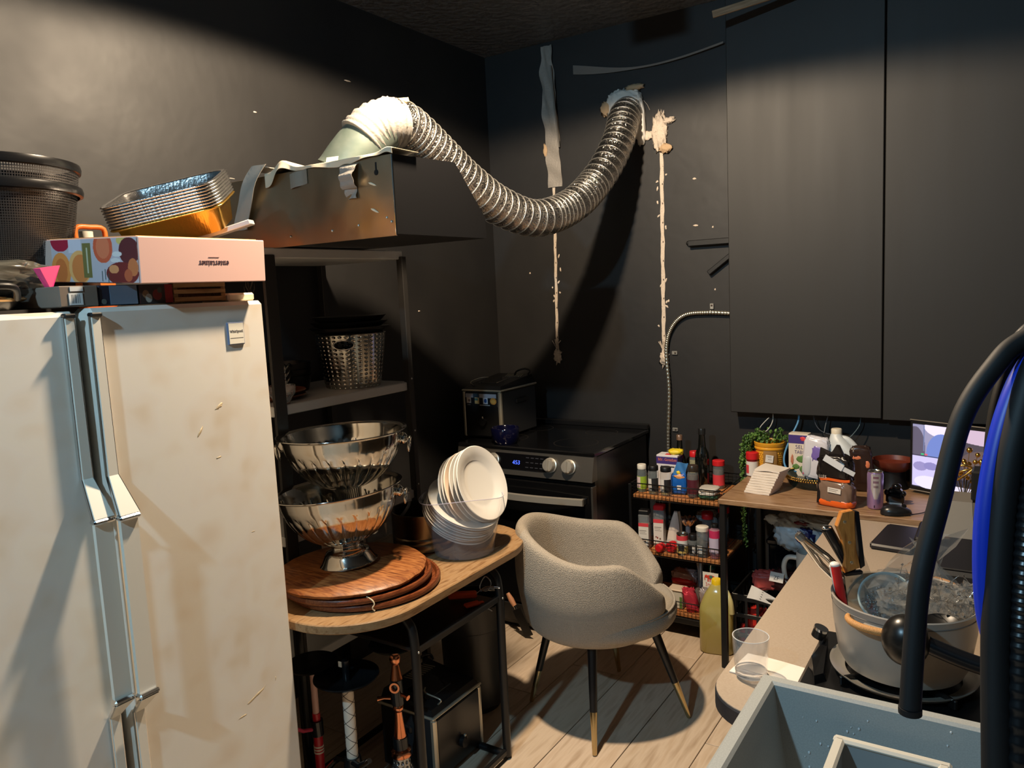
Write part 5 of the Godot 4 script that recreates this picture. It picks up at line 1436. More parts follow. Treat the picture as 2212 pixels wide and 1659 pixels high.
func cart_items():
	var glass = clear("jar_glass", C(215, 225, 225), 0.16)
	var red = mat("lid_red", C(206, 34, 40), 0.35)
	var white = mat("lid_white", C(226, 220, 206), 0.45)
	var black = mat("black_plastic")
	var green = mat("herb_green", C(96, 112, 42), 0.8)
	var dry = mat("herb_dry", C(150, 140, 84), 0.85)
	var paper = mat("label_white", C(222, 218, 212), 0.6)
	var y = 0.672
	jar("spice_jar", "clear spice jar with white cap and lime green label, leftmost on the cart's top tier", "jar", Vector3(-1.474, y, -3.36), 0.0225, 0.133, {"body": glass, "lid": white, "fill": green, "full": 0.3, "label": mat("label_lime", C(150, 180, 50), 0.6), "label2": mat("label_pinkish", C(226, 200, 196), 0.6), "b0": 1.5, "b1": 2.6, "a0": -0.3, "a1": 2.8})
	jar("spice_jar", "spice jar with black cap and dark label, second from left on the top tier", "jar", Vector3(-1.408, y, -3.342), 0.0255, 0.136, {"body": glass, "lid": black, "fill": dry, "full": 0.35, "label": mat("label_black", C(36, 36, 38), 0.5), "a0": 0.2, "a1": 1.5, "label2": paper, "b0": 1.55, "b1": 2.3})
	jar("spice_jar", "wide spice jar with black cap and black-white label, in front of the purple box", "jar", Vector3(-1.347, y, -3.345), 0.027, 0.134, {"body": glass, "lid": black, "fill": mat("spice_yellow", C(176, 160, 84), 0.85), "full": 0.32, "label": mat("label_black"), "a0": 0.2, "a1": 1.5, "label2": paper, "b0": 1.6, "b1": 2.4})
	jar("spice_jar", "spice jar with maroon label at the front of the cart's top tier", "jar", Vector3(-1.22, y, -3.357), 0.0255, 0.15, {"body": glass, "lid": mat("lid_clear_dark", C(50, 42, 36), 0.3), "lid_h": 0.026, "fill": mat("spice_brown", C(70, 44, 36), 0.85), "full": 0.86, "label": mat("label_maroon", C(84, 30, 42), 0.5)})
	jar("spice_jar", "spice jar with red cap and red label, rightmost on the cart's top tier", "jar", Vector3(-1.163, y, -3.553), 0.027, 0.136, {"body": glass, "lid": red, "lid_h": 0.022, "neck": 0.98, "fill": mat("spice_grey", C(74, 66, 62), 0.85), "full": 0.8, "label": mat("label_red", C(214, 64, 72), 0.5), "lt": 0.6})
	jar("spice_jar", "red-capped spice jar half hidden behind the tall dark bottle on the cart", "jar", Vector3(-1.285, y, -3.56), 0.024, 0.17, {"body": glass, "lid": red, "lid_h": 0.024, "fill": dry, "full": 0.85})
	var dark = mat("bottle_dark", C(14, 16, 14), 0.07, 0.0, {"metallic_specular": 0.7})
	bottle("tall dark wine bottle standing at the back of the cart's top tier", Vector3(-1.235, y, -3.53), 0.034, 0.29, dark, mat("bottle_cap_dark", C(30, 30, 30), 0.3), 0.42, 0.6, "wine_bottle")
	bottle("shorter dark bottle with a pinkish metal cap at the back of the cart", Vector3(-1.358, y, -3.56), 0.031, 0.245, dark, mat("cap_rose", C(206, 166, 140), 0.3, 0.8), 0.4, 0.55)
	# purple box with a yellow packet on it
	var o = thing("food_box", "purple and white food box with orange lettering on the cart's top tier", "box", Vector3(-1.392, y, -3.51))
	put(o, "carton", MB.new().rbox(Vector3(0, 0.079, 0), Vector3(0.108, 0.158, 0.07), 0.002), mat("carton_white", C(226, 222, 224), 0.5))
	put(o, "purple_band", MB.new().rbox(Vector3(0, 0.132, 0), Vector3(0.1092, 0.036, 0.0712), 0.001), mat("carton_purple", C(66, 50, 122), 0.5))
	words(o, "Mr. Goudas", 0.013, Vector3(0.002, 0.136, 0.0362), Basis(), C(236, 128, 60), "Droid Serif")
	for k in [[-0.02, 0.012], [0.022, 0.016]]:
		put(o, "dark_print", MB.new().rbox(Vector3(k[0], 0.102, 0.0353), Vector3(k[1] * 2, 0.006, 0.001), 0.0003), mat("label_black"))
	put(o, "red_top_print", MB.new().rbox(Vector3(0.0, 0.1583, 0.01), Vector3(0.03, 0.001, 0.03), 0.0003), mat("label_red"))
	o = thing("yellow_packet", "crumpled yellow packet lying on the purple food box", "packet", Vector3(-1.36, 0.832, -3.515), ry(15))
	put(o, "pouch", MB.new().blob(Vector3(0, 0.011, 0), Vector3(0.036, 0.012, 0.025), 0.4, 2.0, 3, 22, 12, 0.6), mat("packet_yellow", C(236, 208, 40), 0.4))
	# blue snack bag
	o = packet("snack_bag", "blue snack bag with orange and yellow print, folded over at the top", "bag", Vector3(-1.296, y, -3.385), ry(10), 0.072, 0.10, 0.045, mat("bag_blue", C(24, 92, 176), 0.28), 21, 0.14)
	put(o, "folded_top", MB.new().slab(8, 10, func(u, w):
		return Vector3(-0.03 + 0.055 * u + 0.02 * w, 0.085 + 0.065 * w, 0.008 + 0.012 * sin(w * 4.0 + u * 5.0)), Vector3(0, 0, -0.006)), mat("bag_blue_light", C(70, 130, 190), 0.3))
	put(o, "orange_print", MB.new().blob(Vector3(0.005, 0.085, 0.018), Vector3(0.024, 0.014, 0.006), 0.5, 2.0, 4, 14, 8), mat("print_orange", C(224, 160, 104), 0.4))
	put(o, "yellow_print", MB.new().blob(Vector3(0.0, 0.105, 0.017), Vector3(0.01, 0.008, 0.004), 0.4, 2.0, 6, 12, 8), mat("packet_yellow"))
	put(o, "white_print", MB.new().rbox(Vector3(0.002, 0.035, 0.0225), Vector3(0.02, 0.02, 0.001), 0.0003), paper)
	# stacked green-white sachets
	for i in 3:
		o = thing("sachet", "%s white and green flat sachet at the front right of the cart's top tier" % ["lowest", "middle", "topmost"][i], "packet", Vector3(-1.148, y + 0.001 + 0.017 * i, -3.375), ry(4 * i - 4), "flat sachets")
		put(o, "pouch", MB.new().blob(Vector3(0, 0.008, 0), Vector3(0.042, 0.0085, 0.045), 0.2, 1.6, 3 + i, 22, 10, 0.5), [mat("sachet_green", C(56, 104, 78), 0.4), mat("label_white"), mat("sachet_pale", C(196, 190, 180), 0.4)][i])
	# middle tier
	y = 0.402
	for k in [[-1.455, -3.335, 0.19, "left", false], [-1.402, -3.39, 0.205, "right", true]]:
		o = thing("spice_container", "tall square spice container with white label and red band, the %s one of the pair" % k[3], "container", Vector3(k[0], y, k[1]), ry(8), "square spice containers")
		put(o, "body", MB.new().rbox(Vector3(0, k[2] * 0.45, 0), Vector3(0.052, k[2] * 0.9, 0.052), 0.006), clear("container_plastic", C(210, 214, 214), 0.25))
		put(o, "contents", MB.new().rbox(Vector3(0, k[2] * 0.33, 0), Vector3(0.046, k[2] * 0.62, 0.046), 0.004), mat("spice_seed", C(120, 90, 60), 0.9))
		card(o, "white_label", Vector3(0, k[2] * 0.34, 0.0268), Basis(), 0.048, k[2] * 0.5, mat("label_lines", Color.WHITE, 0.55, 0.0, {"albedo_texture": picture(64, 96, C(224, 216, 204), [["r", 0.45, 0.22, 0.36, 0.012, C(120, 112, 104)], ["r", 0.4, 0.3, 0.3, 0.012, C(130, 122, 114)], ["r", 0.48, 0.38, 0.34, 0.012, C(130, 122, 114)], ["e", 0.4, 0.72, 0.08, 0.05, C(140, 60, 50)], ["e", 0.66, 0.76, 0.08, 0.05, C(110, 80, 60)], ["e", 0.25, 0.68, 0.07, 0.04, C(120, 60, 50)]])}))
		card(o, "red_band", Vector3(0, k[2] * 0.63, 0.0268), Basis(), 0.048, k[2] * 0.09, mat("label_red"))
		put(o, "lid", MB.new().rbox(Vector3(0, k[2] * 0.94, 0), Vector3(0.05, k[2] * 0.12, 0.05), 0.004), red if k[4] else black)
	o = thing("paper_pouch", "folded brown and white paper pouch leaning beside the square containers", "pouch", Vector3(-1.35, y, -3.42), eul(0, 20, -6))
	put(o, "pouch", MB.new().slab(10, 16, func(u, w): return Vector3((u - 0.5) * 0.06 * (1.0 - 0.75 * w * w), 0.165 * w, 0.014 * sin(u * PI) * (1.1 - w)), Vector3(0, 0, -0.022)), mat("pouch_white", C(222, 206, 190), 0.6))
	put(o, "brown_side", MB.new().slab(4, 12, func(u, w): return Vector3(0.031 * (1.0 - 0.75 * w * w) + 0.002 + 0.01 * u, 0.165 * w, -0.004 - 0.01 * u), Vector3(0, 0, -0.014)), mat("kraft"))
	for k in [[-1.37, -3.315, 0.020, "small bright red jar lid lying on edge behind the wire of the middle tier"], [-1.318, -3.33, 0.026, "larger bright red jar with a faceted lid lying in the middle tier"]]:
		o = thing("red_jar", k[3], "jar", Vector3(k[0], y + k[2], k[1]), Basis(Vector3(1, 0, 0), PI / 2) * Basis(Vector3(0, 0, 1), 0.2))
		put(o, "lid", MB.new().lathe([Vector2(0, -0.02), Vector2(k[2] * 0.9, -0.02), Vector2(k[2], -0.014), Vector2(k[2], 0.016), Vector2(k[2] * 0.8, 0.022), Vector2(0, 0.022)], 24, 0, TAU, func(t, p, i): return Vector2(p.x * (1.0 + 0.03 * sin(t * 12.0)), p.y)), red)
		put(o, "body", MB.new().lathe([Vector2(0, -0.09), Vector2(k[2] * 0.9, -0.09), Vector2(k[2] * 0.92, -0.02), Vector2(0, -0.02)], 24), glass)
	o = thing("tin_can", "small steel can with red, white and yellow label on the middle tier", "can", Vector3(-1.266, y, -3.327))
	put(o, "tin", MB.new().lathe([Vector2(0, 0), Vector2(0.0265, 0), Vector2(0.027, 0.004), Vector2(0.0262, 0.008), Vector2(0.0262, 0.094), Vector2(0.027, 0.098), Vector2(0.0268, 0.1), Vector2(0.025, 0.1), Vector2(0.0245, 0.095), Vector2(0, 0.095)], 30), mat("tin_steel", C(200, 196, 188), 0.25, 1.0))
	for k in [[0.0095, 0.042, "label_band", mat("can_yellow", C(200, 170, 96), 0.5)], [0.042, 0.07, "label_band", mat("label_white")], [0.07, 0.092, "label_band", mat("label_red")]]:
		put(o, k[2], MB.new().lathe([Vector2(0.0263, k[0]), Vector2(0.0268, k[0]), Vector2(0.0268, k[1]), Vector2(0.0263, k[1])], 30), k[3])
	put(o, "dark_emblem", MB.new().lathe([Vector2(0.0269, 0.022), Vector2(0.0272, 0.022), Vector2(0.0272, 0.048), Vector2(0.0269, 0.048)], 10, 0.9, 1.9), mat("label_black"))
	jar("spice_jar", "small black-capped spice jar next to the steel can on the middle tier", "jar", Vector3(-1.218, y, -3.336), 0.0215, 0.1, {"body": glass, "lid": black, "lid_h": 0.024, "fill": mat("spice_black", C(34, 30, 28), 0.9), "full": 0.85, "label": mat("label_black"), "label2": paper, "b0": 0.8, "b1": 1.4})
	jar("spice_jar", "tall clear jar with round white cap and dark peppercorns on the middle tier", "jar", Vector3(-1.172, y, -3.334), 0.027, 0.143, {"body": glass, "lid": white, "lid_h": 0.018, "neck": 0.98, "fill": mat("spice_black"), "full": 0.55, "label": paper, "a0": 1.3, "a1": 2.2, "lt": 0.45, "ribs": true})
	jar("salt_bottle", "bottle of pink salt with magenta and white label, rightmost on the middle tier", "bottle", Vector3(-1.116, y, -3.34), 0.0245, 0.16, {"body": clear("pink_glass", C(220, 170, 186), 0.3), "lid": black, "lid_h": 0.014, "neck": 0.6, "fill": mat("pink_salt", C(160, 96, 104), 0.9), "full": 0.9, "label": mat("label_magenta", C(196, 46, 92), 0.5), "lb": 0.66, "lt": 0.9, "label2": mat("label_lilac", C(196, 184, 206), 0.5), "b0": 0.6, "b1": 2.6})
	for k in [[-1.225, -3.56, 0.142, "red-capped jar at the back of the middle tier, left of its taller twin", 0.026], [-1.15, -3.58, 0.175, "tall red-capped jar at the back right of the middle tier", 0.025]]:
		jar("spice_jar", k[3], "jar", Vector3(k[0], y, k[1]), k[4], k[2], {"body": glass, "lid": red, "lid_h": 0.03, "neck": 0.95, "ribs": true, "fill": mat("spice_brown"), "full": 0.85})
	o = thing("foil_cup", "crinkled silver foil cup on the middle tier behind the steel can", "cup", Vector3(-1.29, y, -3.47))
	put(o, "stem", MB.new().cyl(Vector3(), 0.012, 0.09, 14), mat("clear_grey", C(160, 165, 170), 0.2))
	put(o, "crown", MB.new().lathe([Vector2(0.01, 0.09), Vector2(0.03, 0.105), Vector2(0.042, 0.125), Vector2(0.038, 0.13), Vector2(0.0, 0.11)], 44, 0, TAU, func(t, p, i): return Vector2(p.x * (1.0 + 0.09 * sin(t * 11.0)), p.y + 0.004 * cos(t * 11.0))), mat("foil"))
	packet("clear_bag", "crumpled clear bag at the back of the middle tier", "bag", Vector3(-1.235, y, -3.6), Basis(), 0.1, 0.13, 0.06, clear("film_grey", C(170, 180, 184), 0.45, 0.1), 17, 0.3)
	# bottom tier
	y = 0.122
	o = thing("snack_tub", "white and green carton tub with a pale lid on the cart's bottom tier", "tub", Vector3(-1.31, y, -3.365))
	put(o, "carton", MB.new().rbox(Vector3(0, 0.045, 0), Vector3(0.068, 0.088, 0.06), 0.004), mat("carton_pale", C(214, 212, 200), 0.5))
	put(o, "green_print", MB.new().rbox(Vector3(-0.022, 0.042, 0.0303), Vector3(0.02, 0.07, 0.001), 0.0003), mat("print_green", C(92, 130, 66), 0.5))
	put(o, "green_print", MB.new().rbox(Vector3(0.027, 0.035, 0.0303), Vector3(0.012, 0.055, 0.001), 0.0003), mat("print_green"))
	put(o, "lid", MB.new().rbox(Vector3(0, 0.092, 0), Vector3(0.078, 0.008, 0.07), 0.003), mat("lid_cream", C(224, 206, 184), 0.45))
	o = packet("red_pouch", "pouch with red top and clear window at the back of the bottom tier", "pouch", Vector3(-1.305, y, -3.46), Basis(), 0.125, 0.15, 0.06, clear("pouch_film", C(190, 160, 150), 0.5, 0.12), 31, 0.2)
	put(o, "red_header", MB.new().blob(Vector3(0.0, 0.1, 0.012), Vector3(0.062, 0.018, 0.026), 0.15, 1.5, 5, 20, 10, 0.6), mat("lid_red"))
	packet("pink_foil_packet", "crumpled pink and red foil packet at the front of the bottom tier", "packet", Vector3(-1.225, y, -3.345), eul(0, 15, 12), 0.055, 0.11, 0.03, mat("foil_pink", C(210, 62, 84), 0.25, 0.3), 9, 0.45)
	o = thing("silver_bag", "tall silver bag with a thin twisted neck on the bottom tier", "bag", Vector3(-1.218, y, -3.43))
	put(o, "pouch", MB.new().lathe([Vector2(0, 0), Vector2(0.036, 0.004), Vector2(0.042, 0.04), Vector2(0.034, 0.075), Vector2(0.014, 0.115), Vector2(0.012, 0.17), Vector2(0.018, 0.215), Vector2(0, 0.216)], 26, 0, TAU, func(t, p, i): return Vector2(p.x * (1.0 + 0.18 * sin(t * 3.0 + p.y * 30.0) + 0.06 * sin(t * 9.0)), p.y)), mat("bag_silver", C(170, 166, 164), 0.2, 0.7))
	bottle("dark bottle with a teal neck at the right of the bottom tier", Vector3(-1.172, y, -3.46), 0.03, 0.2, mat("sauce_brown", C(70, 40, 26), 0.15), mat("cap_teal", C(20, 104, 96), 0.35), 0.5, 0.6)
	packet("striped_bag", "folded grey-white snack bag behind the oil jug on the bottom tier", "bag", Vector3(-1.155, y, -3.36), ry(-12), 0.075, 0.115, 0.04, mat("bag_greyish", C(170, 160, 158), 0.3, 0.2), 14, 0.4)
	# hanging tag
	o = thing("paper_tag", "white stamp-edged tag with a red elephant and the word Inde, hanging from the cart", "tag", Vector3(-1.121, 0.312, -3.287))
	var poly := []
	for e in 4:
		for i in 24:
			var t = i / 24.0
			var bite = 0.0018 * absf(sin(t * PI * 9.0))
			var p = Vector2(-0.037 + 0.074 * t, -0.037 + bite)
			poly.append(p.rotated(PI / 2 * e))
	var pm = MB.new(Transform3D(Basis(Vector3(1, 0, 0), PI / 2), Vector3()))
	put(o, "stamp", pm.prism(poly, -0.001, 0.001), mat("tag_white", C(228, 220, 206), 0.6))
	var el = mat("elephant_red", C(206, 62, 40), 0.6)
	put(o, "elephant", MB.new().blob(Vector3(0.002, 0.014, 0.0012), Vector3(0.02, 0.011, 0.0008), 0, 1, 1, 20, 10).ball(Vector3(-0.019, 0.016, 0.0012), Vector3(0.008, 0.008, 0.0008)).rbox(Vector3(-0.011, 0.001, 0.0012), Vector3(0.006, 0.018, 0.001), 0.0003).rbox(Vector3(-0.002, 0.0, 0.0012), Vector3(0.004, 0.016, 0.001), 0.0003).rbox(Vector3(0.012, 0.001, 0.0012), Vector3(0.006, 0.018, 0.001), 0.0003).rbox(Vector3(0.019, 0.001, 0.0012), Vector3(0.004, 0.018, 0.001), 0.0003).tube([Vector3(-0.024, 0.016, 0.0012), Vector3(-0.027, 0.008, 0.0012), Vector3(-0.026, -0.002, 0.0012)], 0.002, 6), el)
	put(o, "blanket", MB.new().blob(Vector3(0.003, 0.016, 0.0017), Vector3(0.009, 0.008, 0.0008), 0, 1, 1, 14, 8), mat("elephant_teal", C(70, 110, 96), 0.6))
	words(o, "Inde", 0.017, Vector3(0.0, -0.022, 0.0014), Basis(), C(190, 40, 40))
	put(o, "string", MB.new().tube([Vector3(0, 0.035, 0), Vector3(0, 0.05, 0.0), Vector3(0.0, 0.068, -0.006)], 0.0009, 5), mat("cord_cream"))
	# oil jug on the floor
	o = thing("oil_jug", "large clear plastic jug of pale yellow oil with yellow cap on the floor", "jug", Vector3(-1.085, 0.0, -3.262), ry(10))
	var oil = mat("oil", C(176, 162, 92), 0.12, 0.0, {"metallic_specular": 0.6})
	var sq = func(hx, hz, r): return rrect(hx, hz, r, 5)
	var rows = [[0.07, 0.05, 0.0], [0.076, 0.056, 0.008], [0.076, 0.056, 0.19], [0.07, 0.052, 0.22], [0.052, 0.044, 0.265], [0.03, 0.03, 0.3], [0.02, 0.02, 0.312]]
	var m = MB.new()
	for i in rows.size() - 1:
		var a = sq.call(rows[i][0], rows[i][1], rows[i][1] * 0.7)
		var b = sq.call(rows[i + 1][0], rows[i + 1][1], rows[i + 1][1] * 0.7)
		for j in a.size():
			var n = (j + 1) % a.size()
			m.q(Vector3(a[j].x, rows[i][2], a[j].y), Vector3(a[n].x, rows[i][2], a[n].y), Vector3(b[n].x, rows[i + 1][2], b[n].y), Vector3(b[j].x, rows[i + 1][2], b[j].y), m.g)
	put(o, "body", m, oil)
	put(o, "handle", MB.new().tube(spl([Vector3(0.015, 0.295, 0.0), Vector3(0.045, 0.29, 0.03), Vector3(0.066, 0.25, 0.05), Vector3(0.072, 0.2, 0.05)], 5), 0.012, 12), mat("jug_haze", C(214, 206, 150), 0.25))
	put(o, "cap", MB.new().lathe([Vector2(0, 0.305), Vector2(0.022, 0.305), Vector2(0.0225, 0.33), Vector2(0.02, 0.334), Vector2(0, 0.334)], 30, 0, TAU, func(t, p, i): return Vector2(p.x * (1.0 + 0.02 * sin(t * 24.0)), p.y)), mat("cap_yellow", C(240, 200, 30), 0.35))
	put(o, "dark_label", MB.new().rbox(Vector3(0.0768, 0.12, 0.0), Vector3(0.001, 0.09, 0.07), 0.0003), mat("label_black"))


func desk():
	var at = Vector3(-0.46, 0, -3.395)
	var o = thing("desk", "wood-look desk with black metal frame along the back wall", "desk", at)
	var wood = mat("desk_wood", C(158, 130, 104), 0.4, 0.0, with(tri(Vector3(0.9, 7, 7)), {"albedo_texture": noise("wood_grain", 0.03)}))
	var black = mat("desk_frame", C(17, 17, 18), 0.45, 0.2)
	put(o, "desktop", MB.new().rbox(Vector3(0, 0.739, 0), Vector3(1.12, 0.022, 0.59), 0.002), wood)
	for x in [-0.545, 0.54]:
		for z in [0.275, -0.275]:
			put(o, "leg", MB.new().rbox(Vector3(x, 0.364, z), Vector3(0.026, 0.728, 0.026), 0.003), black)
		put(o, "side_rail", MB.new().rbox(Vector3(x, 0.715, 0), Vector3(0.026, 0.024, 0.53), 0.003), black)
	put(o, "rear_rail", MB.new().rbox(Vector3(0, 0.715, -0.275), Vector3(1.08, 0.024, 0.024), 0.003), black)
	put(o, "cross_brace", MB.new().tube([Vector3(-0.53, 0.1, -0.25), Vector3(-0.25, 0.68, -0.27)], 0.008, 8), black)


func pot_plant():
	var o = thing("potted_plant", "trailing green string plant in a yellow textured pot on the desk", "plant", Vector3(-0.935, 0.75, -3.60))
	var yellow = mat("pot_yellow", C(222, 160, 44), 0.35)
	put(o, "pot", MB.new().lathe([Vector2(0, 0), Vector2(0.045, 0), Vector2(0.05, 0.01), Vector2(0.058, 0.06), Vector2(0.062, 0.122), Vector2(0.068, 0.126), Vector2(0.0685, 0.132), Vector2(0.065, 0.136), Vector2(0.069, 0.142), Vector2(0.07, 0.156), Vector2(0.066, 0.158), Vector2(0.062, 0.15), Vector2(0.06, 0.135), Vector2(0, 0.13)], 96, 0, TAU, func(t, p, k): return Vector2(p.x * (1.0 + (0.012 * sin(t * 24.0 + p.y * 200.0) if p.y < 0.12 and p.x > 0.01 else 0.0)), p.y)), yellow)
	var bumps = MB.new()
	for k in 9:  # raised lattice of bumps
		for i in 13:
			var a = 0.25 + 0.2 * i + (0.1 if k % 2 else 0.0)
			var y = 0.03 + 0.0098 * k
			var r = lerpf(0.053, 0.0615, (y - 0.02) / 0.1)
			bumps.ball(Vector3(r * cos(a), y, r * sin(a)), Vector3(0.004, 0.0045, 0.004), 7, 5)
	put(o, "lattice_bumps", bumps, yellow, "stuff")
	put(o, "round_paper_label", MB.new().lathe([Vector2(0.0635, 0.035), Vector2(0.067, 0.045), Vector2(0.069, 0.07), Vector2(0.069, 0.095), Vector2(0.067, 0.115), Vector2(0.064, 0.125)], 14, 0.85, 1.75), mat("label_tan", C(150, 112, 58), 0.6))
	card(o, "price_sticker", Vector3(0.016, 0.088, 0.0685), ry(12) * Basis(Vector3(0, 0, 1), -0.12), 0.034, 0.034, mat("price_sticker", Color.WHITE, 0.5, 0.0, {"albedo_texture": picture(48, 48, C(222, 220, 216), [["r", 0.5, 0.2, 0.3, 0.03, C(130, 130, 130)], ["r", 0.5, 0.34, 0.24, 0.02, C(150, 150, 150)], ["r", 0.45, 0.6, 0.1, 0.03, C(120, 120, 120)], ["r", 0.7, 0.6, 0.1, 0.03, C(120, 120, 120)]])}))
	# strands hung with small round leaves
	var rng := RandomNumberGenerator.new()
	rng.seed = 5
	var leafm = []
	for i in 3:
		leafm.append(mat("string_leaf_%d" % i, [C(70, 104, 42), C(92, 128, 58), C(54, 84, 36)][i], 0.4))
	var fol = [MB.new(), MB.new(), MB.new()]
	var paths = []
	for i in 13:
		var a = rng.randf_range(2.4, 4.2)
		var drop = rng.randf_range(0.05, 0.17)
		var rr = rng.randf_range(0.085, 0.13)
		paths.append([Vector3(0.03 * cos(a), 0.15, 0.03 * sin(a) * 0.6), Vector3(rr * 0.75 * cos(a), 0.185, 0.055 * sin(a)), Vector3(rr * cos(a), 0.13, 0.06 * sin(a) + 0.01), Vector3(rr * 1.06 * cos(a), 0.14 - drop, 0.06 * sin(a) + 0.015)])
	for i in 6:
		var a = rng.randf_range(-0.9, 0.7)
		paths.append([Vector3(0.03 * cos(a), 0.15, 0.03 * sin(a) * 0.5), Vector3(0.07, 0.18, 0.04 * sin(a)), Vector3(0.105 + 0.01 * i, 0.13, 0.03 * sin(a)), Vector3(0.1 + 0.012 * i, 0.02 + 0.02 * i, 0.03 * sin(a) + 0.02)])
	for i in 7:
		var a = i * 0.9
		paths.append([Vector3(0.04 * cos(a), 0.14, 0.03 * sin(a)), Vector3(0.05 * cos(a), 0.19, 0.035 * sin(a)), Vector3(0.065 * cos(a), 0.215, 0.04 * sin(a))])
	for i in 3:  # the strands that hang past the desk's end down to the crate
		paths.append([Vector3(-0.05, 0.15, 0.0), Vector3(-0.105, 0.15, 0.02), Vector3(-0.118, 0.02, 0.02 + 0.006 * i), Vector3(-0.11 - 0.006 * i, -0.15, 0.03), Vector3(-0.113 + 0.005 * i, -0.30 - 0.03 * i, 0.035)])
	for pth in paths:
		var p = spl(pth, 8)
		put(o, "strand", MB.new().tube(p, 0.0011, 5), leafm[0])
		var acc = 0.0
		for i in range(1, p.size()):
			var seg = p[i].distance_to(p[i - 1])
			acc += seg
			while acc > 0.0085:
				acc -= 0.0085
				var m = fol[rng.randi() % 3]
				var q = p[i].lerp(p[i - 1], acc / maxf(seg, 0.001))
				m.xf = Transform3D(Basis.from_euler(Vector3(rng.randf_range(-1, 1), rng.randf_range(-3, 3), rng.randf_range(-1.2, 1.2))), q + Vector3(rng.randf_range(-0.009, 0.009), rng.randf_range(-0.003, 0.003), rng.randf_range(-0.006, 0.009)))
				m.ball(Vector3(), Vector3(0.0062, 0.0085, 0.0032), 8, 6)
	for i in 3:
		put(o, "leaves", fol[i], leafm[i], "stuff")


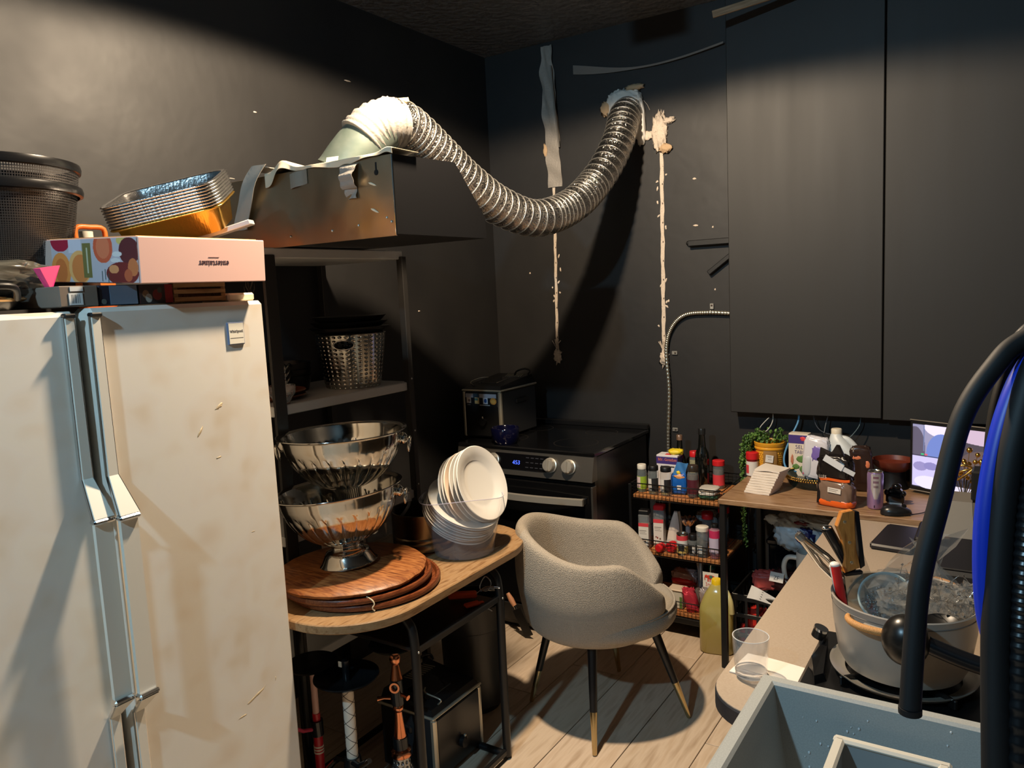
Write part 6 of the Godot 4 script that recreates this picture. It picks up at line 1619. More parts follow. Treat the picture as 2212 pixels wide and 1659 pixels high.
func desk_items():
	var y = 0.75
	pot_plant()
	var glass = clear("jar_glass", C(215, 225, 225), 0.16)
	jar("spice_jar", "white-labelled spice jar with ribbed red cap at the left end of the desk", "jar", Vector3(-1.0, y, -3.545), 0.027, 0.112, {"body": mat("jar_red", C(120, 22, 30), 0.25), "lid": mat("lid_red"), "lid_h": 0.03, "neck": 0.98, "ribs": true, "label": mat("label_white"), "lb": 0.05, "lt": 0.86, "label2": mat("label_red"), "b0": 1.9, "b1": 2.6})
	# napkins
	var nap = mat("napkin_white", C(232, 222, 210), 0.85)
	var place = ["bottom", "second", "third", "fourth", "fifth", "sixth", "seventh", "eighth", "ninth", "top"]
	for i in 10:
		var o = thing("paper_napkin", "white folded paper napkin, %s in the leaning stack on the desk" % (place[i] if i in [0, 9] else place[i] + " from the bottom"), "napkin", Vector3(-0.888 + 0.0035 * i, y + 0.0095 * i, -3.29 - 0.0055 * i), ry(-8 + 0.8 * sin(i * 2.0)), "stack of paper napkins")
		put(o, "fold", MB.new().slab(8, 8, func(u, w): return Vector3((u - 0.5) * 0.11, 0.0008 + 0.0006 * sin(u * 9.0 + i) + (0.004 * sin(u * 3.0 + w * 2.0) if i == 9 else 0.0), (0.5 - w) * 0.115), Vector3(0, 0.0078, 0)), nap)
	# round tray with gold beads
	var o = thing("beaded_tray", "round dark green tray with a gold beaded rim under the salt box", "tray", Vector3(-0.70, y, -3.485))
	put(o, "base", MB.new().lathe([Vector2(0, 0), Vector2(0.112, 0), Vector2(0.126, 0.02), Vector2(0.136, 0.044), Vector2(0.132, 0.046), Vector2(0.118, 0.016), Vector2(0, 0.012)], 56), mat("tray_teal", C(18, 38, 38), 0.2))
	var gold = mat("gold", C(222, 176, 88), 0.22, 1.0)
	var beads = MB.new()
	beads.ball(Vector3(), Vector3(0.0042, 0.0042, 0.0042), 7, 5)
	beads.st.generate_normals()
	var bm = beads.st.commit()
	for k in 2:
		for i in 84:
			var a = TAU * (i + 0.5 * k) / 84
			put(o, "gold_bead", bm, gold).position = Vector3((0.137 - 0.004 * k) * cos(a), 0.041 + 0.008 * k, (0.137 - 0.004 * k) * sin(a))
	# salt box
	o = thing("salt_box", "tall purple and cream salt box with vegetable pictures standing in the beaded tray", "box", Vector3(-0.795, 0.763, -3.575), ry(-4))
	put(o, "carton", MB.new().rbox(Vector3(0, 0.098, 0), Vector3(0.085, 0.196, 0.05), 0.0015), mat("carton_cream", C(220, 208, 190), 0.5))
	put(o, "purple_top", MB.new().rbox(Vector3(0, 0.17, 0), Vector3(0.0862, 0.04, 0.0512), 0.001), mat("carton_purple"))
	put(o, "red_print", MB.new().blob(Vector3(0.022, 0.174, 0.0255), Vector3(0.013, 0.01, 0.001), 0.4, 3.0, 2, 12, 8), mat("label_red"))
	words(o, "SEL", 0.017, Vector3(0.005, 0.135, 0.0257), Basis(), C(60, 46, 110), "Droid Sans")
	words(o, "TABLE", 0.015, Vector3(0.012, 0.112, 0.0257), Basis(), C(60, 46, 110), "Droid Sans")
	for k in [[0.012, 0.08, 0.018, 0.016], [-0.01, 0.045, 0.016, 0.012], [0.02, 0.035, 0.014, 0.014]]:
		put(o, "vegetable_print", MB.new().blob(Vector3(k[0], k[1], 0.0255), Vector3(k[2], k[3], 0.001), 0.5, 3.0, 4, 14, 8), mat("print_green"))
	put(o, "carrot_print", MB.new().blob(Vector3(-0.026, 0.075, 0.0255), Vector3(0.006, 0.024, 0.001), 0.3, 3.0, 7, 10, 8), mat("print_carrot", C(190, 120, 90), 0.5))
	# glossy purple-white bag
	o = packet("purple_bag", "white and purple glossy bag leaning between the salt box and the white jug", "bag", Vector3(-0.725, 0.765, -3.525), eul(-4, -6, -4), 0.105, 0.19, 0.035, mat("bag_white_gloss", C(216, 214, 222), 0.2), 41, 0.1)
	put(o, "purple_print", MB.new().blob(Vector3(0.012, 0.115, 0.0065), Vector3(0.036, 0.04, 0.014), 0.25, 2.0, 3, 18, 12, 0.7), mat("print_violet", C(122, 102, 178), 0.25))
	put(o, "pink_band", MB.new().rbox(Vector3(-0.02, 0.02, 0.0155), Vector3(0.05, 0.008, 0.001), 0.0003), mat("label_magenta"))
	put(o, "tube_shape", MB.new().blob(Vector3(-0.028, 0.055, 0.014), Vector3(0.018, 0.048, 0.008), 0.1, 2.0, 5, 14, 12, 0.8), mat("tube_grey", C(200, 202, 206), 0.3))
	# white jug with handle
	o = thing("white_jug", "white plastic jug with cream screw cap and moulded handle on the desk", "jug", Vector3(-0.61, y, -3.575), ry(-6))
	var jw = mat("jug_white", C(206, 212, 214), 0.4)
	var m = MB.new()
	var rows = [[0.058, 0.042, 0.0, 0.0], [0.064, 0.048, 0.008, 0.0], [0.064, 0.048, 0.125, 0.0], [0.06, 0.046, 0.145, -0.002], [0.036, 0.038, 0.19, -0.022], [0.024, 0.026, 0.208, -0.03], [0.02, 0.021, 0.216, -0.03]]
	for i in rows.size() - 1:
		var a = rrect(rows[i][0], rows[i][1], rows[i][1] * 0.75, 5)
		var b = rrect(rows[i + 1][0], rows[i + 1][1], rows[i + 1][1] * 0.75, 5)
		for j in a.size():
			var n = (j + 1) % a.size()
			m.q(Vector3(a[j].x + rows[i][3], rows[i][2], a[j].y), Vector3(a[n].x + rows[i][3], rows[i][2], a[n].y), Vector3(b[n].x + rows[i + 1][3], rows[i + 1][2], b[n].y), Vector3(b[j].x + rows[i + 1][3], rows[i + 1][2], b[j].y), m.g)
	put(o, "body", m, jw)
	put(o, "handle", MB.new().tube(spl([Vector3(-0.012, 0.196, 0), Vector3(0.016, 0.192, 0), Vector3(0.045, 0.165, 0), Vector3(0.058, 0.135, 0), Vector3(0.05, 0.115, 0)], 6), 0.0125, 12), jw)
	put(o, "cap", MB.new().lathe([Vector2(0, 0.21), Vector2(0.022, 0.21), Vector2(0.0225, 0.234), Vector2(0.02, 0.237), Vector2(0, 0.237)], 26), mat("cap_cream", C(226, 216, 194), 0.45)).position = Vector3(-0.03, 0, 0)
	put(o, "label", MB.new().rbox(Vector3(-0.005, 0.065, 0.0482), Vector3(0.09, 0.09, 0.001), 0.0003), mat("jug_label", C(170, 170, 160), 0.5))
	# resealable bag of coffee: clear below, black and orange above
	o = thing("coffee_bag", "half-empty orange and black bag with a clear window, folded over at the desk's front edge", "bag", Vector3(-0.57, y, -3.185), ry(-14))
	put(o, "window", MB.new().blob(Vector3(0, 0.055, 0), Vector3(0.071, 0.052, 0.034), 0.1, 1.5, 8, 30, 16, 0.5), mat("bag_window", C(120, 98, 84), 0.15))
	put(o, "orange_base", MB.new().blob(Vector3(0, 0.016, 0), Vector3(0.073, 0.017, 0.036), 0.08, 1.5, 8, 30, 10, 0.5), mat("bag_orange", C(226, 96, 30), 0.25))
	put(o, "orange_seam", MB.new().slab(12, 2, func(u, w): return Vector3(-0.058 + 0.12 * u, 0.1 + 0.005 * sin(u * 5.0) + 0.01 * w + 0.012 * u * u, 0.03 - 0.02 * absf(u - 0.45)), Vector3(0, 0, 0.003)), mat("bag_orange"))
	put(o, "side_strip", MB.new().slab(2, 12, func(u, w): return Vector3(-0.064 + 0.012 * u, 0.01 + 0.12 * w, 0.03 - 0.012 * w), Vector3(0, 0, 0.004)), mat("bag_black", C(26, 22, 22), 0.22))
	card(o, "paper_label", Vector3(0.008, 0.07, 0.0375), Basis(Vector3(0, 0, 1), -0.05), 0.052, 0.02, mat("bag_label", Color.WHITE, 0.5, 0.0, {"albedo_texture": picture(64, 24, C(222, 216, 208), [["r", 0.45, 0.35, 0.36, 0.06, C(130, 124, 118)], ["r", 0.4, 0.65, 0.3, 0.06, C(140, 134, 128)]])}))
	var upper = MB.new()
	upper.blob(Vector3(-0.005, 0.145, -0.004), Vector3(0.068, 0.062, 0.024), 0.22, 1.6, 12, 34, 20, 0.55)
	put(o, "black_upper", upper, mat("bag_black"))
	put(o, "folded_corner", MB.new().hull8([Vector3(-0.068, 0.16, 0.014), Vector3(0.06, 0.15, 0.02), Vector3(0.06, 0.15, 0.0), Vector3(-0.068, 0.16, 0.0)], [Vector3(-0.064, 0.228, 0.002), Vector3(0.02, 0.2, 0.006), Vector3(0.02, 0.2, -0.004), Vector3(-0.064, 0.228, -0.006)]).hull8([Vector3(-0.03, 0.19, 0.006), Vector3(0.05, 0.17, 0.01), Vector3(0.05, 0.17, -0.006), Vector3(-0.03, 0.19, -0.006)], [Vector3(0.0, 0.246, 0.0), Vector3(0.012, 0.246, 0.002), Vector3(0.012, 0.246, -0.004), Vector3(0.0, 0.246, -0.004)]), mat("bag_black"))
	card(o, "white_strip", Vector3(0.0, 0.178, 0.0255), eul(-14, 0, -24), 0.085, 0.026, mat("strip_pale", C(190, 194, 200), 0.4))
	card(o, "white_strip", Vector3(0.055, 0.152, 0.024), eul(-5, 10, -24), 0.055, 0.018, mat("strip_pale"))
	words(o, "LLES", 0.012, Vector3(-0.042, 0.118, 0.0295), Basis(), C(214, 206, 196))
	# brown treats bag behind
	o = packet("brown_bag", "dark brown bag with orange food pictures behind the coffee bag", "bag", Vector3(-0.505, y, -3.45), eul(-3, 8, 6), 0.085, 0.19, 0.04, mat("bag_brown", C(48, 34, 30), 0.22), 51, 0.12)
	for k in [[-0.015, 0.145, 0.02, 0.011], [0.022, 0.115, 0.01, 0.018]]:
		put(o, "food_print", MB.new().blob(Vector3(k[0], k[1], 0.0175), Vector3(k[2], k[3], 0.004), 0.25, 3.0, 3, 14, 8), mat("print_peach", C(220, 128, 88), 0.35))
	# can
	o = thing("drink_can", "slim lilac drink can with a white hexagon label on the desk", "can", Vector3(-0.432, y, -3.205))
	var ct := Image.create(256, 128, false, Image.FORMAT_RGBA8)
	ct.fill(C(168, 140, 190))
	ct.fill_rect(Rect2i(0, 92, 256, 36), C(176, 138, 180))
	for yy in range(22, 74):
		var half = 25 if yy < 60 else int(25 - (yy - 60) * 1.2)
		ct.fill_rect(Rect2i(64 - half, yy, half * 2, 1), C(206, 200, 202))
	for k in [[36, 18, C(70, 60, 80)], [44, 14, C(150, 110, 130)], [50, 14, C(150, 120, 140)], [56, 12, C(150, 130, 140)]]:
		ct.fill_rect(Rect2i(64 - k[1], k[0], k[1] * 2, 3), k[2])
	ct.fill_rect(Rect2i(61, 26, 6, 5), C(120, 100, 120))
	ct.fill_rect(Rect2i(68, 82, 5, 5), C(50, 40, 60))
	put(o, "tin", MB.new().lathe([Vector2(0.026, 0.003), Vector2(0.0292, 0.009), Vector2(0.0292, 0.136), Vector2(0.0262, 0.146)], 40), mat("can_print", Color.WHITE, 0.22, 0.55, {"albedo_texture": ImageTexture.create_from_image(ct)})).rotation.y = deg_to_rad(12)
	put(o, "top", MB.new().lathe([Vector2(0.0262, 0.1455), Vector2(0.027, 0.1465), Vector2(0.0272, 0.149), Vector2(0.0255, 0.1495), Vector2(0.0245, 0.1465), Vector2(0, 0.1465)], 36), mat("tin_steel"))
	put(o, "base", MB.new().lathe([Vector2(0, 0.002), Vector2(0.022, 0.0), Vector2(0.026, 0.003)], 30), mat("tin_steel"))
	put(o, "pull_tab", MB.new().rbox(Vector3(0.004, 0.1485, 0.002), Vector3(0.018, 0.002, 0.012), 0.0008), mat("tin_steel"))
	# black figurine, clay dish, mouse
	o = thing("black_figurine", "small glossy black figurine between the lilac can and the monitor", "figurine", Vector3(-0.372, y, -3.30))
	var gb = mat("gloss_black", C(14, 14, 16), 0.1)
	put(o, "body", MB.new().rbox(Vector3(0, 0.022, 0), Vector3(0.066, 0.042, 0.045), 0.01).rbox(Vector3(0, 0.052, 0), Vector3(0.05, 0.02, 0.036), 0.007), gb)
	put(o, "head", MB.new().ball(Vector3(0.004, 0.07, 0), Vector3(0.018, 0.014, 0.016), 16, 10), gb)
	for s in [-1, 1]:
		put(o, "side_knob", MB.new().ball(Vector3(s * 0.03, 0.046, 0.012), Vector3(0.01, 0.012, 0.01), 12, 8), gb)
	put(o, "pale_label", MB.new().rbox(Vector3(0.0, 0.006, 0.0232), Vector3(0.05, 0.008, 0.001), 0.0003), mat("label_white"))
	o = thing("clay_dish", "reddish brown clay dish on a black stand beside the monitor", "dish", Vector3(-0.41, y, -3.56))
	put(o, "stand", MB.new().lathe([Vector2(0, 0), Vector2(0.06, 0), Vector2(0.05, 0.03), Vector2(0.05, 0.075), Vector2(0, 0.075)], 28), mat("black_plastic"))
	put(o, "dish", MB.new().lathe([Vector2(0, 0.075), Vector2(0.05, 0.075), Vector2(0.078, 0.1), Vector2(0.083, 0.122), Vector2(0.079, 0.123), Vector2(0.072, 0.104), Vector2(0, 0.084)], 44), mat("clay_red", C(104, 44, 30), 0.4))
	o = thing("computer_mouse", "black wireless computer mouse at the desk's front edge", "mouse", Vector3(-0.352, y, -3.148), ry(-68))
	m = MB.new()
	m.grid(20, 14, func(u, w):
		var a = TAU * u
		var t = w * PI / 2
		var c = cos(t)
		return Vector3(cos(a) * c * 0.031 * (1.0 + 0.1 * sin(a)), 0.004 + 0.034 * pow(sin(t), 0.8) * (1.0 + 0.16 * sin(a) * c), sin(a) * c * 0.056), false, true)
	m.face([Vector3(-0.02, 0.003, -0.03), Vector3(0.02, 0.003, -0.03), Vector3(0.02, 0.003, 0.03), Vector3(-0.02, 0.003, 0.03)], Vector3(0, 0.02, 0))
	put(o, "shell", m, mat("mouse_black", C(26, 26, 28), 0.3))
	put(o, "wheel", MB.new().cyl(Vector3(-0.003, 0.033, -0.028), 0.008, 0.006, 16, Basis(Vector3(0, 0, 1), -PI / 2)), mat("black_plastic"))
	put(o, "base", MB.new().rbox(Vector3(0, 0.002, 0), Vector3(0.044, 0.004, 0.09), 0.001), mat("black_plastic"))
	tag(put(self, "mouse_cable", MB.new().tube(spl([Vector3(-0.30, 0.753, -3.16), Vector3(-0.27, 0.754, -3.19), Vector3(-0.25, 0.753, -3.24), Vector3(-0.22, 0.754, -3.3)], 5), 0.0018, 6), mat("black_plastic")), "thin black cable lying on the desk behind the mouse", "cable")


func under_desk():
	var black = mat("crate_black", C(20, 20, 21), 0.4)
	var o = thing("plastic_crate", "black slotted plastic crate full of packets under the desk", "crate", Vector3(-0.80, 0.0, -3.40))
	# walls with slots: ribs and rails
	for z in [0.15, -0.15]:
		for y in [0.012, 0.1, 0.19, 0.272]:
			put(o, "rail", MB.new().rbox(Vector3(0, y, z), Vector3(0.42, 0.03 if y > 0.25 else 0.02, 0.008), 0.002), black)
		for i in 9:
			put(o, "rib", MB.new().rbox(Vector3(-0.2 + 0.05 * i, 0.14, z), Vector3(0.012, 0.27, 0.007), 0.001), black)
	for x in [-0.21, 0.21]:
		for y in [0.012, 0.1, 0.19, 0.272]:
			put(o, "rail", MB.new().rbox(Vector3(x, y, 0), Vector3(0.008, 0.03 if y > 0.25 else 0.02, 0.3), 0.002), black)
		for i in 6:
			put(o, "rib", MB.new().rbox(Vector3(x, 0.14, -0.13 + 0.052 * i), Vector3(0.007, 0.27, 0.012), 0.001), black)
	put(o, "floor", MB.new().rbox(Vector3(0, 0.006, 0), Vector3(0.42, 0.01, 0.3), 0.002), black)
	var red = mat("packet_red", C(206, 50, 40), 0.3)
	for k in [[-0.15, 0.06, 0.09, "low red packet seen through the left slots of the crate", 0.09], [-0.12, 0.15, 0.09, "upper red packet seen through the left slots of the crate", 0.07], [0.0, 0.08, 0.09, "red packet in the middle of the crate's lower slots", 0.09], [0.08, 0.15, 0.08, "dark shiny packet behind the crate's upper slots", 0.08]]:
		packet("food_packet", k[3], "packet", Vector3(-0.80 + k[0], k[1] - 0.04, -3.40 + k[2]), ry(k[0] * 100), k[4], 0.1, 0.05, red if not "dark" in k[3] else mat("packet_dark", C(40, 34, 36), 0.2), int(k[1] * 100), 0.3)
	packet("pink_packet", "pink and red packet lying on top of the crate at its left", "packet", Vector3(-0.90, 0.28, -3.38), eul(0, 10, 8), 0.09, 0.075, 0.07, mat("packet_pinkred", C(196, 84, 78), 0.4), 6, 0.35)
	packet("maroon_packet", "dark maroon packet lying on the crate behind the price slip", "packet", Vector3(-0.83, 0.285, -3.40), eul(0, -10, 0), 0.11, 0.07, 0.1, mat("packet_maroon", C(84, 44, 42), 0.4), 8, 0.3)
	o = thing("price_slip", "small white slip with upside-down bold characters on the crate", "slip", Vector3(-0.838, 0.36, -3.325), eul(-30, 8, -6))
	put(o, "paper", MB.new().rbox(Vector3(), Vector3(0.058, 0.042, 0.0016), 0.0004), mat("slip_white", C(214, 210, 204), 0.7))
	words(o, "ZF", 0.017, Vector3(0.0, -0.004, 0.0012), Basis(), C(30, 28, 30))
	o = thing("receipt", "long crumpled white receipt lying across the front of the crate", "receipt", Vector3(-0.87, 0.29, -3.25), eul(-35, 0, -12))
	put(o, "paper", MB.new().slab(14, 6, func(u, w): return Vector3((u - 0.5) * 0.14, (w - 0.5) * 0.06 * (1.0 - 0.6 * u), 0.01 * sin(u * 6.0)), Vector3(0, 0, 0.0012)), mat("slip_white"))
	for i in 4:
		put(o, "print_line", MB.new().rbox(Vector3(-0.03, 0.016 - 0.01 * i, 0.008), Vector3(0.04, 0.003, 0.0012), 0.0003), mat("ink_grey"))
	# black bin behind with a bag on it
	o = thing("storage_box", "black glossy storage box against the wall under the desk", "storage box", Vector3(-0.74, 0.0, -3.63))
	put(o, "body", MB.new().rbox(Vector3(0, 0.21, 0), Vector3(0.4, 0.42, 0.1), 0.008), mat("gloss_black"))
	put(o, "lid", MB.new().rbox(Vector3(0, 0.43, 0.0), Vector3(0.42, 0.03, 0.11), 0.008), mat("gloss_black"))
	o = thing("carrier_bag", "pale blue-grey plastic carrier bag with a dark blue raccoon-like print under the desk", "bag", Vector3(-0.775, 0.445, -3.5))
	var film = mat("carrier_film", C(190, 208, 220), 0.35, 0.0, {"backlight_enabled": true, "backlight": Color(0.1, 0.12, 0.13)})
	put(o, "film", MB.new().blob(Vector3(0.0, 0.08, 0.0), Vector3(0.11, 0.085, 0.08), 0.3, 1.3, 15, 44, 26, 0.8), film)
	put(o, "tied_ear", MB.new().blob(Vector3(-0.115, 0.13, 0.03), Vector3(0.035, 0.022, 0.014), 0.4, 1.8, 5, 18, 12), film)
	put(o, "gathered_top", MB.new().blob(Vector3(0.07, 0.135, 0.02), Vector3(0.1, 0.03, 0.05), 0.35, 1.8, 9, 28, 16), film)
	put(o, "blue_print", MB.new().blob(Vector3(0.03, 0.075, 0.062), Vector3(0.04, 0.045, 0.024), 0.5, 1.6, 4, 24, 16, 0.8), mat("print_navy", C(34, 44, 104), 0.35))
	put(o, "red_print", MB.new().blob(Vector3(0.02, 0.135, 0.06), Vector3(0.034, 0.01, 0.012), 0.4, 2.0, 6, 14, 8), mat("print_wine", C(110, 30, 44), 0.35))
	o = thing("large_mug", "large pale mug with small lettering and a broad handle, standing on the crate", "mug", Vector3(-0.715, 0.29, -3.37))
	var mg = mat("mug_pale", C(206, 204, 196), 0.25)
	put(o, "body", MB.new().lathe([Vector2(0, 0), Vector2(0.04, 0), Vector2(0.046, 0.01), Vector2(0.05, 0.15), Vector2(0.05, 0.19), Vector2(0.046, 0.19), Vector2(0.042, 0.012), Vector2(0, 0.01)], 36), mg)
	put(o, "handle", MB.new().tube(spl([Vector3(-0.045, 0.16, 0.01), Vector3(-0.085, 0.155, 0.012), Vector3(-0.1, 0.11, 0.012), Vector3(-0.085, 0.04, 0.012), Vector3(-0.045, 0.02, 0.01)], 6), 0.0105, 12), mg)
	for i in 3:
		words(o, ["C", "B", "A"][i], 0.012, Vector3(0.008, 0.165 - 0.03 * i, 0.0505), Basis(), C(60, 62, 66))


func monitors():
	var b = ry(-24)
	var o = thing("computer_monitor", "black computer monitor showing bright security camera pictures on the desk", "monitor", Vector3(-0.115, 0.75, -3.40), b)
	var black = mat("monitor_black", C(18, 18, 19), 0.35)
	put(o, "case", MB.new().rbox(Vector3(0, 0.16, -0.012), Vector3(0.5, 0.29, 0.024), 0.004), black)
	put(o, "top_edge", MB.new().rbox(Vector3(0, 0.306, 0.0), Vector3(0.5, 0.004, 0.006), 0.001), mat("bezel_grey", C(150, 142, 130), 0.35, 0.4))
	put(o, "bottom_edge", MB.new().rbox(Vector3(0, 0.014, 0.0), Vector3(0.5, 0.004, 0.006), 0.001), mat("bezel_grey"))
	put(o, "stand", MB.new().rbox(Vector3(0, 0.008, -0.02), Vector3(0.2, 0.014, 0.12), 0.004).rbox(Vector3(0, 0.08, -0.04), Vector3(0.06, 0.15, 0.02), 0.004), black)
	var pic = picture(320, 192, C(30, 30, 40), [
		["r", 0.135, 0.25, 0.135, 0.24, C(150, 146, 176)], ["e", 0.3, 0.03, 0.2, 0.16, C(240, 226, 250)], ["e", 0.25, 0.44, 0.13, 0.32, C(112, 132, 200)], ["r", 0.24, 0.36, 0.06, 0.13, C(112, 132, 200)], ["e", 0.02, 0.4, 0.09, 0.36, C(92, 84, 100)], ["r", 0.1, 0.22, 0.004, 0.2, C(110, 120, 160)],
		["r", 0.135, 0.74, 0.135, 0.24, C(206, 196, 236)], ["e", 0.07, 0.66, 0.06, 0.07, C(150, 140, 190)], ["e", 0.16, 0.64, 0.06, 0.06, C(140, 132, 186)], ["e", 0.14, 0.9, 0.12, 0.1, C(232, 224, 252)],
		["r", 0.135, 0.492, 0.135, 0.006, C(40, 40, 60)], ["r", 0.09, 0.47, 0.012, 0.012, C(60, 190, 120)], ["r", 0.12, 0.47, 0.012, 0.012, C(220, 90, 110)],
		["r", 0.66, 0.4, 0.33, 0.38, C(70, 62, 66)], ["e", 0.62, 0.1, 0.3, 0.12, C(206, 180, 200)], ["e", 0.6, 0.5, 0.2, 0.2, C(96, 78, 70)], ["r", 0.62, 0.94, 0.34, 0.05, C(226, 218, 236)]])
	var scr = StandardMaterial3D.new()
	scr.albedo_color = Color(0.02, 0.02, 0.02)
	scr.roughness = 0.3
	scr.emission_enabled = true
	scr.emission = Color.BLACK
	scr.emission_texture = pic
	scr.emission_energy_multiplier = 1.15
	card(o, "screen", Vector3(0, 0.16, 0.0008), Basis(), 0.476, 0.262, scr)
	var l := AreaLight3D.new()
	l.name = "screen_light"
	l.area_size = Vector2(0.47, 0.26)
	l.light_color = C(190, 186, 230)
	l.light_energy = 0.035
	l.area_range = 6.0
	l.shadow_enabled = true
	o.add_child(l)
	l.transform = Transform3D(Basis(), Vector3(0, 0.16, 0.004))
	# gold ornament bunch before the screen
	o = thing("gold_ornament", "bunch of gold baubles and curled ribbon in front of the monitor", "ornament", Vector3(-0.135, 0.75, -3.22))
	var gold = mat("gold")
	put(o, "stand", MB.new().lathe([Vector2(0, 0), Vector2(0.04, 0), Vector2(0.03, 0.03), Vector2(0.012, 0.06), Vector2(0, 0.06)], 24), mat("black_plastic"))
	var rng := RandomNumberGenerator.new()
	rng.seed = 9
	for i in 22:
		var p = Vector3(rng.randf_range(-0.05, 0.1), rng.randf_range(0.13, 0.25), rng.randf_range(-0.02, 0.03))
		put(o, "bauble", MB.new().ball(p, Vector3.ONE * rng.randf_range(0.007, 0.0125), 14, 10), gold)
		put(o, "stalk", MB.new().tube([Vector3(0, 0.05, 0), p * Vector3(0.6, 0.7, 0.6), p], 0.0012, 5), mat("stalk_brown", C(110, 84, 50), 0.5))
	for i in 3:
		put(o, "curled_ribbon", MB.new().tube(spl([Vector3(-0.07, 0.13 + 0.02 * i, 0.03), Vector3(-0.05, 0.15 + 0.02 * i, 0.035), Vector3(-0.03, 0.14 + 0.025 * i, 0.03), Vector3(0.0, 0.16 + 0.02 * i, 0.035), Vector3(0.03, 0.19, 0.03)], 6), 0.004, 7), gold)
	o = thing("paper_slip", "printed white paper slip lying on the desk under the gold ornament", "paper", Vector3(-0.165, 0.7505, -3.15), ry(10))
	put(o, "sheet", MB.new().rbox(Vector3(0, 0.001, 0), Vector3(0.1, 0.0016, 0.06), 0.0004), mat("slip_white"))
	for i in 3:
		put(o, "print_line", MB.new().rbox(Vector3(0, 0.0021, -0.018 + 0.018 * i), Vector3(0.08, 0.0006, 0.006), 0.0002), mat("ink_grey"))
	# grey till printer with steel side, and black machine nearer the pot
	o = thing("till_printer", "grey sloping till printer on a black base, half hidden by the hanging hoses", "printer", Vector3(-0.155, 0.733, -2.86))
	put(o, "base", MB.new().rbox(Vector3(0, 0.03, -0.0), Vector3(0.2, 0.058, 0.2), 0.006), mat("black_plastic"))
	put(o, "grey_cover", MB.new().hull8([Vector3(-0.078, 0.06, 0.1), Vector3(0.07, 0.06, 0.1), Vector3(0.07, 0.06, -0.1), Vector3(-0.078, 0.06, -0.1)], [Vector3(-0.05, 0.175, 0.03), Vector3(0.06, 0.175, 0.03), Vector3(0.06, 0.175, -0.1), Vector3(-0.05, 0.175, -0.1)]), mat("printer_grey", C(112, 107, 98), 0.5))
	put(o, "steel_side", MB.new().hull8([Vector3(0.071, 0.06, 0.1), Vector3(0.11, 0.06, 0.1), Vector3(0.11, 0.06, -0.1), Vector3(0.071, 0.06, -0.1)], [Vector3(0.061, 0.175, 0.03), Vector3(0.1, 0.175, 0.03), Vector3(0.1, 0.175, -0.1), Vector3(0.061, 0.175, -0.1)]), mat("brushed_steel"))
	put(o, "black_head", MB.new().rbox(Vector3(0.085, 0.225, -0.03), Vector3(0.06, 0.1, 0.09), 0.006), mat("hood_black"))
	o = thing("black_appliance", "square black appliance on the counter behind the hoses", "appliance", Vector3(-0.03, 0.733, -2.42))
	put(o, "body", MB.new().rbox(Vector3(0, 0.065, 0), Vector3(0.27, 0.13, 0.3), 0.01), mat("appliance_black", C(22, 22, 23), 0.5))
	put(o, "top_edge", MB.new().rbox(Vector3(0, 0.133, 0), Vector3(0.25, 0.006, 0.28), 0.002), mat("hood_black"))
	o = thing("black_folder", "flat black case lying on the counter behind the clear wrap", "case", Vector3(-0.31, 0.733, -2.88), ry(-6))
	put(o, "cover", MB.new().rbox(Vector3(0, 0.01, 0), Vector3(0.13, 0.02, 0.26), 0.006), mat("case_black", C(26, 22, 24), 0.4))
	put(o, "hinge", MB.new().rbox(Vector3(-0.062, 0.011, 0), Vector3(0.01, 0.016, 0.24), 0.003), mat("black_plastic"))


